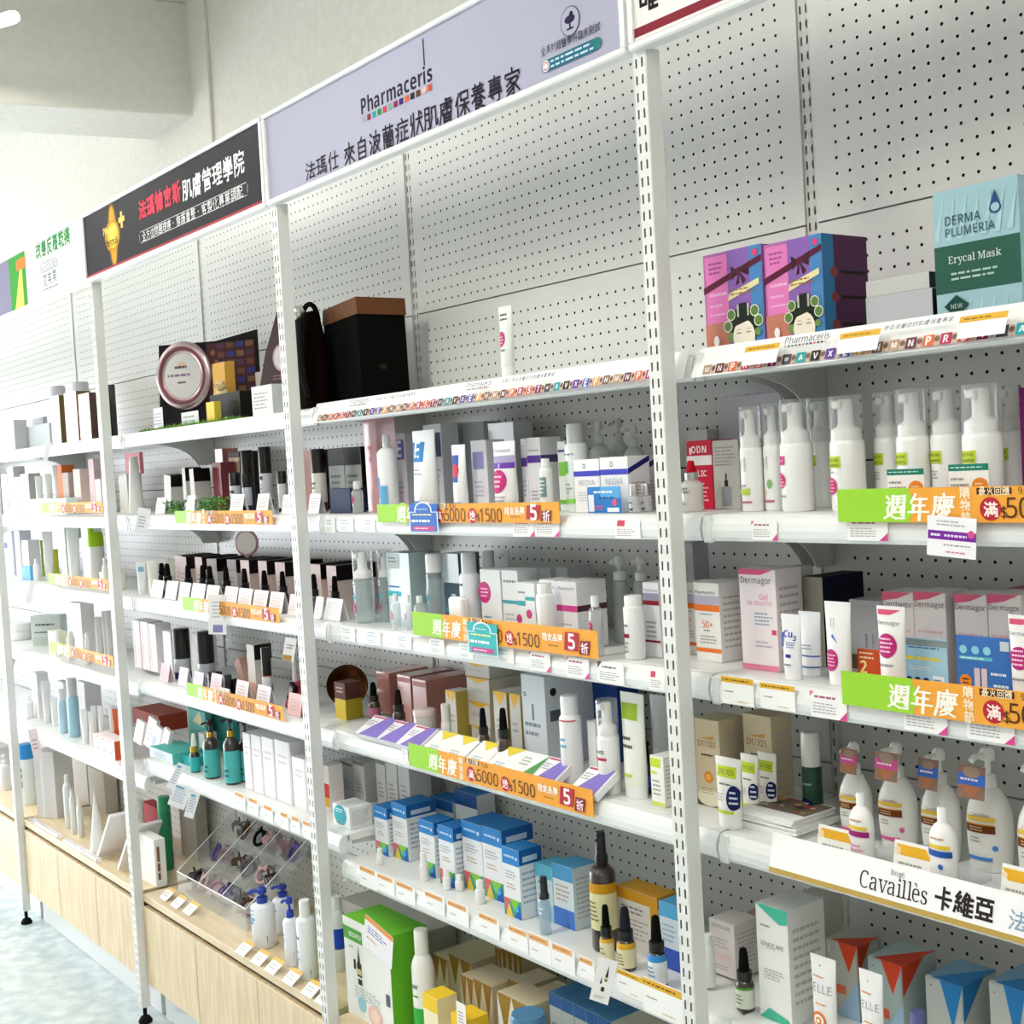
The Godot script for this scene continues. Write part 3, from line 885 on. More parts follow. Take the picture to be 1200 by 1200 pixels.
func shelf_unit(k: int, j: int) -> void:
	var y: float = SHELF_H[k][j]
	var wd := W - .005
	var o := thing("display_shelf", "white steel %s shelf %s" % [LEVELS[j], BAYS[k]], "shelf", "white steel shelves", Vector3((k + .5) * W + SO, y, 0))
	var paint := finish("paint")
	var m := MB.new()
	var c := lin("e6e8e6")
	m.box(Vector3(0, -.008, .135), Vector3(wd, .016, .262), [c], .001)
	part(o, "shelf_plate", m, paint)
	m = MB.new()
	var pts := PackedVector2Array([Vector2(.262, -.001), Vector2(.27, 0), Vector2(.279, -.001), Vector2(.2845, -.006), Vector2(.288, -.014), Vector2(.2895, -.024), Vector2(.288, -.034), Vector2(.285, -.04), Vector2(.262, -.04)])
	m.prism(pts, Basis(Vector3.BACK, Vector3.UP, Vector3.RIGHT), Vector3.ZERO, -wd * .5, wd * .5, lin("e8ebea"))
	part(o, "price_rail", m, paint)
	for s in [-1.0, 1.0]:
		m = MB.new()
		var bp := PackedVector2Array([Vector2(.002, -.016), Vector2(.25, -.016), Vector2(.25, -.028), Vector2(.2, -.031), Vector2(.15, -.038), Vector2(.105, -.05), Vector2(.075, -.066), Vector2(.055, -.086), Vector2(.045, -.104), Vector2(.002, -.104)])
		m.prism(bp, Basis(Vector3.BACK, Vector3.UP, Vector3.RIGHT), Vector3(s * (wd * .5 - .012), 0, 0), -.0015, .0015, lin("d6d8d6"))
		part(o, "bracket", m, paint)
	m = MB.new()
	m.box(Vector3(-wd * .5 + .012, -.022, .2885), Vector3(.016, .042, .006), [Color.WHITE], .001)
	part(o, "rail_clip", m, clear_mat("f0f6f4", .3))
	var key := str(k) + "ABCDE"[j]
	for t in TAGS.get(key, []):
		var tm := MB.new()
		var tw: float = t[1] - t[0]
		var th: float = t[3] - t[2]
		tm.box(Vector3(0, th * .5, 0), Vector3(tw, th, .0008), [lin("f4f4f2")], .0001)
		var tg := part(o, "price_tag", tm, finish("paper"))
		tg.position = Vector3((t[0] + t[1]) * .5 - o.position.x, t[2] - y, .2905)
		var f := Face.new()
		f.wd = tw; f.ht = th; f.o = Vector3(0, 0, .0004)
		match t[4]:
			"y": print_face(tg, "tag_print", f, [["r", 0, .76, 1, .97, "e2b036"], ["l", .05, .8, .9, .92, 1, "6a5020"], ["l", .1, .4, .4, .5, 1, "8a8a86"], ["l", .5, .08, .95, .18, 1, "d8c080"]])
			"o": print_face(tg, "tag_print", f, [["r", 0.05, .72, .9, .96, "e8b074"], ["l", .1, .78, .85, .9, 1, "9a6a3a"], ["l", .15, .3, .5, .45, 1, "b8b8b4"]])
			"p": print_face(tg, "tag_print", f, [["g", .78, 0, 1, 0, 1, .36, "d84a94"], ["g", 0, .78, 0, 1, .12, 1, "d87aa8"], ["l", .12, .7, .9, .9, 1, "b05a80"], ["l", .08, .15, .75, .6, 4, "b4b0b4"]])
			"r": print_face(tg, "tag_print", f, [["r", .1, .66, .4, .98, "d0485e", .2], ["l", .1, .12, .8, .55, 4, "b8a8b0"]])
			"k": print_face(tg, "tag_print", f, [["g", .02, .66, .02, 1, .2, 1, "4a5058"], ["l", .2, .66, .9, .85, 1, "5a6068"], ["l", .1, .12, .85, .55, 4, "b4b4b8"]])
			_: print_face(tg, "tag_print", f, [["l", .12, .5, .85, .9, 2, "a8c4d0"], ["l", .12, .1, .6, .35, 2, "b8c0c4"]])
# ---------------------------------------------------------------- single pieces
func build_extras() -> void:
	gift_bag()
	handbag()
	plate_board()
	foliage()
	acrylic_display()
	leaflets()
	discs()
	plush()

func gift_bag() -> void:
	var o := thing("gift_bag", "black gift bag with folded brown top on top shelf beside middle post", "bag", "", Vector3(-1.17, 1.779, .14))
	var m := MB.new()
	# tapered body: the side gusset turns towards the aisle end
	m.prism(PackedVector2Array([Vector2(-.075, 0), Vector2(.086, 0), Vector2(.082, .205), Vector2(-.07, .2)]), Basis.IDENTITY, Vector3.ZERO, -.066, .06, lin("15100f"))
	part(o, "bag_body", m, finish("cloth"))
	m = MB.new()
	m.prism(PackedVector2Array([Vector2(-.073, .192), Vector2(.086, .202), Vector2(.084, .24), Vector2(-.068, .228)]), Basis.IDENTITY, Vector3.ZERO, -.068, .062, lin("6b4327"))
	part(o, "folded_top", m, finish("paper"))
	var f := Face.new()
	f.wd = .126; f.ht = .2; f.o = Vector3(.0855, 0, 0); f.u = Vector3.FORWARD; f.nn = Vector3.RIGHT
	print_face(o, "faint_crest", f, [["c", .5, .42, .06, "3a2c20", .8], ["c", .5, .42, .045, "15100f", .8], ["l", .4, .4, .6, .44, 1, "3a2c20"]])

func handbag() -> void:
	var o := thing("handbag", "soft black handbag with silver ball clasp before the gift bag", "bag", "", Vector3(-1.262, 1.779, .236))
	var m := MB.new()
	var c := lin("0d0b0b")
	m.loft([Vector3(.078, .026, 0), Vector3(.084, .03, .02), Vector3(.08, .03, .1), Vector3(.074, .024, .17), Vector3(.066, .016, .205), Vector3(.06, .008, .224)], 22, c)
	part(o, "bag_body", m, finish("cloth"))
	m = MB.new()
	var path := []
	for j in 13:
		var a := PI * j / 12.0
		path.append(Vector3(-.04 * cos(a), .2 + .045 * sin(a), -.012))
	m.tube(path, .006, 8, c)
	part(o, "handle", m, finish("cloth"))
	m = MB.new()
	m.tube([Vector3(.02, .215, .026), Vector3(.028, .15, .034), Vector3(.038, .07, .034), Vector3(.046, .03, .03)], .007, 8, lin("2a2425"))
	part(o, "strap", m, finish("cloth"))
	m = MB.new()
	var pf := []
	for j in 11: pf.append(Vector2(.017 * sin(PI * j / 10.0), -.017 * cos(PI * j / 10.0)))
	m.lathe(pf, 18, lin("d8d4d4"), 1.0, Vector3(.02, .222, .03))
	part(o, "ball_clasp", m, finish("metal"))

func plate_board() -> void:
	# board with a shining plate, standing on a strip of artificial grass
	var o := thing("display_board", "dark display board with large silver pink plate picture under black sign", "board", "", Vector3(-2.075, 1.7795, .125))
	o.rotation_degrees.y = 28.0
	var m := MB.new()
	m.prism(PackedVector2Array([Vector2(-.18, 0), Vector2(.185, 0), Vector2(.185, .265), Vector2(.04, .245), Vector2(-.165, .25)]), Basis.IDENTITY, Vector3.ZERO, -.004, 0, lin("1c1417"))
	part(o, "board_sheet", m, finish("paper"))
	var f := Face.new()
	f.wd = .37; f.ht = .265
	var pr := [["r", .52, .3, .97, .9, "4a2a2c"]]
	for r in 6:
		for q in 4:
			pr.append(["r", .62 + q * .09, .36 + r * .095, .69 + q * .09, .42 + r * .095, ["6a4636", "3a3a7c", "7a5a42", "54364a"][(r * 3 + q) % 4]])
	for q in 5: pr.append(["c", .58 + .03 * (q % 2), .36 + q * .11, .022, "8a6040"])
	print_face(o, "board_print", f, pr)
	m = MB.new()
	var pl := [Vector2(0, .006), Vector2(.066, .006), Vector2(.07, .009), Vector2(.086, .011), Vector2(.094, .009), Vector2(.1, .003), Vector2(.1, 0)]
	m.lathe(pl, 40, lin("cbb4b8"))
	var plate := part(o, "plate_relief", m, finish("metal"))
	plate.rotation_degrees.x = 90
	plate.position = Vector3(-.078, .155, .001)
	m = MB.new()
	m.lathe([Vector2(0, .0075), Vector2(.0655, .0075), Vector2(.0655, .006)], 36, lin("d4d2d2"))
	var face := part(o, "plate_face", m, finish("gloss"))
	face.rotation_degrees.x = 90
	face.position = plate.position
	m = MB.new()
	m.lathe([Vector2(.072, .0095), Vector2(.076, .0118), Vector2(.081, .0118), Vector2(.084, .0115)], 36, lin("8a5a62"))
	var ringp := part(o, "plate_ring", m, finish("metal"))
	ringp.rotation_degrees.x = 90
	ringp.position = plate.position
	f = Face.new()
	f.wd = .13; f.ht = .13; f.o = plate.position + Vector3(0, -.065, .0076)
	print_face(o, "plate_lettering", f, [["c", .5, .75, .12, "d8b49a", .5], ["l", .3, .62, .7, .76, 1, "5a4a4c"], ["l", .08, .45, .92, .58, 1, "8a6a90"], ["l", .35, .3, .65, .4, 1, "5a5454"]])
	# second board, folded to a triangle
	var t := thing("folded_display", "folded brown display card with plate picture beside middle post", "board", "", Vector3(-1.535, 1.779, .19))
	t.rotation_degrees.y = 12.0
	m = MB.new()
	m.prism(PackedVector2Array([Vector2(-.08, .0), Vector2(.09, 0), Vector2(.085, .262), Vector2(.035, .258), Vector2(-.02, .16)]), Basis.IDENTITY, Vector3.ZERO, -.04, .002, lin("3c2a28"))
	part(t, "card_sheet", m, finish("paper"))
	f = Face.new()
	f.wd = .17; f.ht = .262; f.o = Vector3(.005, 0, .002)
	print_face(t, "card_print", f, [["r", .08, .02, .62, .3, "d8dcd6"], ["l", .12, .08, .55, .24, 4, "8a928a"], ["c", .72, .55, .2, "b8929a", 1.0], ["c", .72, .55, .165, "c8c4c4", 1.0], ["l", .5, .34, .95, .4, 2, "8a5a54"], ["c", .75, .9, .05, "c89a58"]])
	var g := thing("grass_mat", "strip of artificial green grass below the plate board", "mat", "", Vector3(-1.95, 1.779, .235))
	m = MB.new()
	m.box(Vector3(0, .002, 0), Vector3(.62, .004, .06), [lin("4c7a24")], .001)
	part(g, "mat_base", m, finish("cloth"))
	m = MB.new()
	var rg := RandomNumberGenerator.new()
	rg.seed = 77
	for j in 900:
		var p := Vector3(rg.randf_range(-.308, .308), .003, rg.randf_range(-.029, .029))
		var h := rg.randf_range(.005, .011)
		var d := Vector3(rg.randf_range(-.004, .004), h, rg.randf_range(-.004, .004))
		var s := Vector3(.0012, 0, 0).rotated(Vector3.UP, rg.randf() * TAU)
		m.flat_tri(p - s, p + s, p + d, Vector3(0, .6, .8).normalized(), lin(["5c8c2a", "6f9c38", "4a7422", "86ac44"][j % 4]))
	var bl := part(g, "grass_blades", m, finish("paper"))
	bl.set_meta("kind", "stuff")

func foliage() -> void:
	var rg := RandomNumberGenerator.new()
	rg.seed = 13
	for q in [[-2.09, .05, .03, "small clump of artificial green leaves left of white sign card", 240], [-1.835, .095, .034, "wide clump of artificial green leaves before the bottles", 420]]:
		var o := thing("artificial_leaves", q[3], "foliage", "artificial green leaves", Vector3(q[0], 1.537, .235))
		var st := MB.new()
		for j in 9:
			var x: float = lerpf(-q[1], q[1], (j + .5) / 9.0)
			st.tube([Vector3(x, 0, 0), Vector3(x + rg.randf_range(-.008, .008), q[2], rg.randf_range(-.01, .01))], .001, 5, lin("3a5a20"))
		part(o, "stems", st, finish("paper"))
		var m := MB.new()
		for j in q[4]:
			var p := Vector3(rg.randf_range(-1, 1) * q[1], rg.randf_range(.004, 1.25 * q[2]), rg.randf_range(-.016, .02))
			var b := Basis.from_euler(Vector3(rg.randf_range(-1.2, 1.2), rg.randf() * TAU, rg.randf_range(-.8, .8)))
			var l := rg.randf_range(.005, .009)
			var w := l * .45
			var col := lin(["3f8a34", "56a13c", "2f6e2a", "79b850", "3a7a30"][j % 5])
			var nn := b.y
			m.flat_tri(p, p + b * Vector3(w, .0008, l * .5), p + b * Vector3(0, 0, l), nn, col)
			m.flat_tri(p, p + b * Vector3(-w, .0008, l * .5), p + b * Vector3(0, 0, l), nn, col)
		var lv := part(o, "leaves", m, finish("paper"))
		lv.set_meta("kind", "stuff")

func acrylic_display() -> void:
	var o := thing("acrylic_display", "sloping clear acrylic display with hair accessories on the wooden base", "display", "", Vector3(-2.06, .395, 0))
	var clear := clear_mat("dfe6e6", .1)
	var edge := lin("eef4f4")
	var hw := .235
	var side := PackedVector2Array([Vector2(.225, 0), Vector2(.225, .062), Vector2(.02, .215), Vector2(.02, 0)])
	for x in [-hw, -.08, .08, hw]:
		var m := MB.new()
		m.prism(side if absf(x) > .2 else PackedVector2Array([Vector2(.222, .02), Vector2(.222, .056), Vector2(.025, .2), Vector2(.025, .14)]), Basis(Vector3.BACK, Vector3.UP, Vector3.RIGHT), Vector3(x, 0, 0), -.0015, .0015, Color.WHITE)
		part(o, "side_wall" if absf(x) > .2 else "divider", m, clear)
	var m := MB.new()
	m.box(Vector3(0, .031, .225), Vector3(hw * 2, .062, .003), [Color.WHITE], .0005)
	part(o, "front_lip", m, clear)
	for x in [-hw, -.08, .08, hw]:      # polished edges
		m = MB.new()
		m.tube([Vector3(x, .062, .225), Vector3(x, .2145, .02)], .0016, 6, edge)
		part(o, "polished_edge", m, finish("gloss"))
	m = MB.new()
	m.tube([Vector3(-hw, .063, .2255), Vector3(hw, .063, .2255)], .002, 6, edge)
	part(o, "polished_edge", m, finish("gloss"))
	for r in 3:
		var k := MB.new()
		var y := .02 + r * .06
		var z := .222 - r * .07
		k.box(Vector3.ZERO, Vector3(hw * 2 - .004, .003, .09), [Color.WHITE], .0005)
		var sh := part(o, "sloping_floor", k, clear)
		sh.position = Vector3(0, y + .01, z - .03)
		sh.rotation_degrees.x = 38
		k = MB.new()
		k.box(Vector3(0, y + .03, z - .07), Vector3(hw * 2 - .004, .05, .003), [Color.WHITE], .0005)
		part(o, "cross_wall", k, clear)
	# accessories lying in the compartments
	var kinds := [["black", "141214"], ["tortoiseshell brown", "5a3a28"], ["mauve", "b08a98"], ["pale pink", "d8b0b4"], ["smoky grey", "6a666c"], ["violet", "6a5a9a"]]
	var words := ["first", "second", "third"]
	var cols3 := ["left", "middle", "right"]
	var rg := RandomNumberGenerator.new()
	rg.seed = 5
	for r in 3:
		for q in 3:
			for e in 2:
				var kd: Array = kinds[(r * 5 + q * 2 + e * 3) % kinds.size()]
				var c := lin(kd[1])
				var at := Vector3(-2.06 + (q - 1) * .155 + (e - .5) * .06, .395 + .045 + r * .06, .19 - r * .072)
				var t := thing("hair_clip", "%s hair clip, %s in %s column, %s row of display" % [kd[0], ["left one", "right one"][e], cols3[q], ["front", "middle", "rear"][r]], "hair clip", "hair accessories in the acrylic display", at)
				t.rotation = Vector3(-.6, rg.randf_range(-.5, .8), rg.randf_range(-.4, .4))
				var k := MB.new()
				k.box(Vector3(0, .004, -.02), Vector3(.056, .062, .001), [lin(["6e686a", "cdbcbc", "4a4548", "8c8488", "2c282a", "a89ca2"][(r * 2 + q + e * 3) % 6])], .0003)
				part(t, "backing_card", k, finish("paper"))
				k = MB.new()
				if (r + q + e) % 2 == 0:
					for sgn in [-1.0, 1.0]:      # claw clip: two combs with curved teeth
						for w in 5:
							var x := (w - 2) * .008
							k.tube([Vector3(x, .016, 0), Vector3(x, .012, sgn * .012), Vector3(x, 0, sgn * .016), Vector3(x, -.01, sgn * .008)], .0022, 6, c)
					k.tube([Vector3(-.02, .016, 0), Vector3(.02, .016, 0)], .004, 8, c)
					part(t, "claws", k, finish("gloss"))
					k = MB.new()
					k.tube([Vector3(-.006, .016, 0), Vector3(-.006, .03, .01)], .003, 6, c)
					k.tube([Vector3(.006, .016, 0), Vector3(.006, .03, -.01)], .003, 6, c)
					part(t, "finger_grips", k, finish("gloss"))
				else:
					var path := []        # hair ring with a bow
					for w in 17: path.append(Vector3(.022 * cos(TAU * w / 16.0), .022 * sin(TAU * w / 16.0), 0))
					k.tube(path, .0045, 8, c)
					part(t, "hair_ring", k, finish("cloth"))
					k = MB.new()
					for sgn in [-1.0, 1.0]: k.prism(PackedVector2Array([Vector2(0, .018), Vector2(sgn * .016, .03), Vector2(sgn * .016, .008)]), Basis.IDENTITY, Vector3.ZERO, .003, .007, c)
					part(t, "bow", k, finish("cloth"))

func leaflets() -> void:
	var o := thing("leaflet_stack", "stack of white leaflets with colourful top sheet on fourth shelf", "leaflets", "", Vector3(.085, 1.05, .19))
	var rg := RandomNumberGenerator.new()
	rg.seed = 3
	for j in 9:
		var m := MB.new()
		m.box(Vector3.ZERO, Vector3(.11, .0028, .1), [lin("f1f1ef")], .0003)
		var s := part(o, "leaflet", m, finish("paper"))
		s.position = Vector3(rg.randf_range(-.004, .004), .0016 + j * .0031, rg.randf_range(-.004, .004))
		s.rotation.y = rg.randf_range(-.05, .05)
	var f := Face.new()
	f.wd = .108; f.ht = .098; f.o = Vector3(0, .0279, .049); f.w = Vector3.FORWARD; f.nn = Vector3.UP
	var pr := [["r", .02, .3, .98, .98, "7a6a60"]]
	for j in 26: pr.append(["c", rg.randf_range(.08, .92), rg.randf_range(.36, .92), rg.randf_range(.03, .07), ["b84a3a", "4a6a3a", "d8a050", "3a3a48", "c8c0b4", "6a8a5a"][j % 6]])
	print_face(o, "top_sheet_print", f, pr)

func discs() -> void:
	var o := thing("hand_mirror", "round pink-rimmed mirror standing behind the serum cartons", "mirror", "", Vector3(-1.934, 1.293, .1))
	o.rotation_degrees.y = 35
	var m := MB.new()
	m.tube([Vector3(0, 0, 0), Vector3(0, .118, 0)], .006, 10, lin("d8b4bc"))
	part(o, "handle", m, finish("gloss"))
	m = MB.new()
	m.lathe([Vector2(0, -.004), Vector2(.034, -.004), Vector2(.038, 0), Vector2(.034, .004), Vector2(.031, .004)], 28, lin("d8a8b4"))
	var r := part(o, "rim", m, finish("gloss"))
	r.rotation_degrees.x = 90; r.position.y = .153
	m = MB.new()
	m.lathe([Vector2(0, .0035), Vector2(.0315, .0035)], 28, lin("e8e4e6"))
	var g := part(o, "mirror_glass", m, finish("metal"))
	g.rotation_degrees.x = 90; g.position.y = .153
	o = thing("bronze_pan", "dark bronze shallow pan leaning behind golden carton near middle post", "pan", "", Vector3(-1.4, 1.045, .105))
	o.rotation_degrees = Vector3(0, 55, 0)
	m = MB.new()
	m.lathe([Vector2(0, .004), Vector2(.03, .004), Vector2(.044, .012), Vector2(.05, .02), Vector2(.052, .02), Vector2(.046, .01), Vector2(.03, 0), Vector2(0, 0)], 30, lin("4a2e1c"))
	var p := part(o, "pan_bowl", m, finish("metal"))
	p.rotation_degrees.x = 78; p.position = Vector3(0, .052, 0)
	m = MB.new()
	m.box(Vector3(0, .004, .012), Vector3(.05, .008, .03), [lin("2a1c14")], .001)
	part(o, "stand", m, finish("gloss"))

func plush() -> void:
	var o := thing("plush_toy", "little beige plush animal sitting on the black riser box", "toy", "", Vector3(-1.885, 1.8395, .165))
	var c := lin("d8c69c")
	var m := MB.new()
	for b in [[Vector3(0, .018, 0), .02, 1.0], [Vector3(.006, .043, .008), .014, 1.0], [Vector3(-.006, .055, .008), .005, 1.0], [Vector3(.018, .055, .006), .005, 1.0], [Vector3(-.018, .02, .012), .008, 1.0], [Vector3(.02, .02, .012), .008, 1.0], [Vector3(-.012, .006, .018), .009, 1.0], [Vector3(.014, .006, .018), .009, 1.0]]:
		var pf := []
		for j in 9: pf.append(Vector2(b[1] * sin(PI * j / 8.0), -b[1] * cos(PI * j / 8.0)))
		m.lathe(pf, 14, c, 1.0, b[0])
	part(o, "plush_body", m, finish("cloth"))
	m = MB.new()
	for e in [[-.003, .047], [.013, .047], [.005, .041]]: m.box(Vector3(e[0], e[1], .0215), Vector3(.003, .003, .003), [lin("2a2018")], .001)
	part(o, "face", m, finish("gloss"))


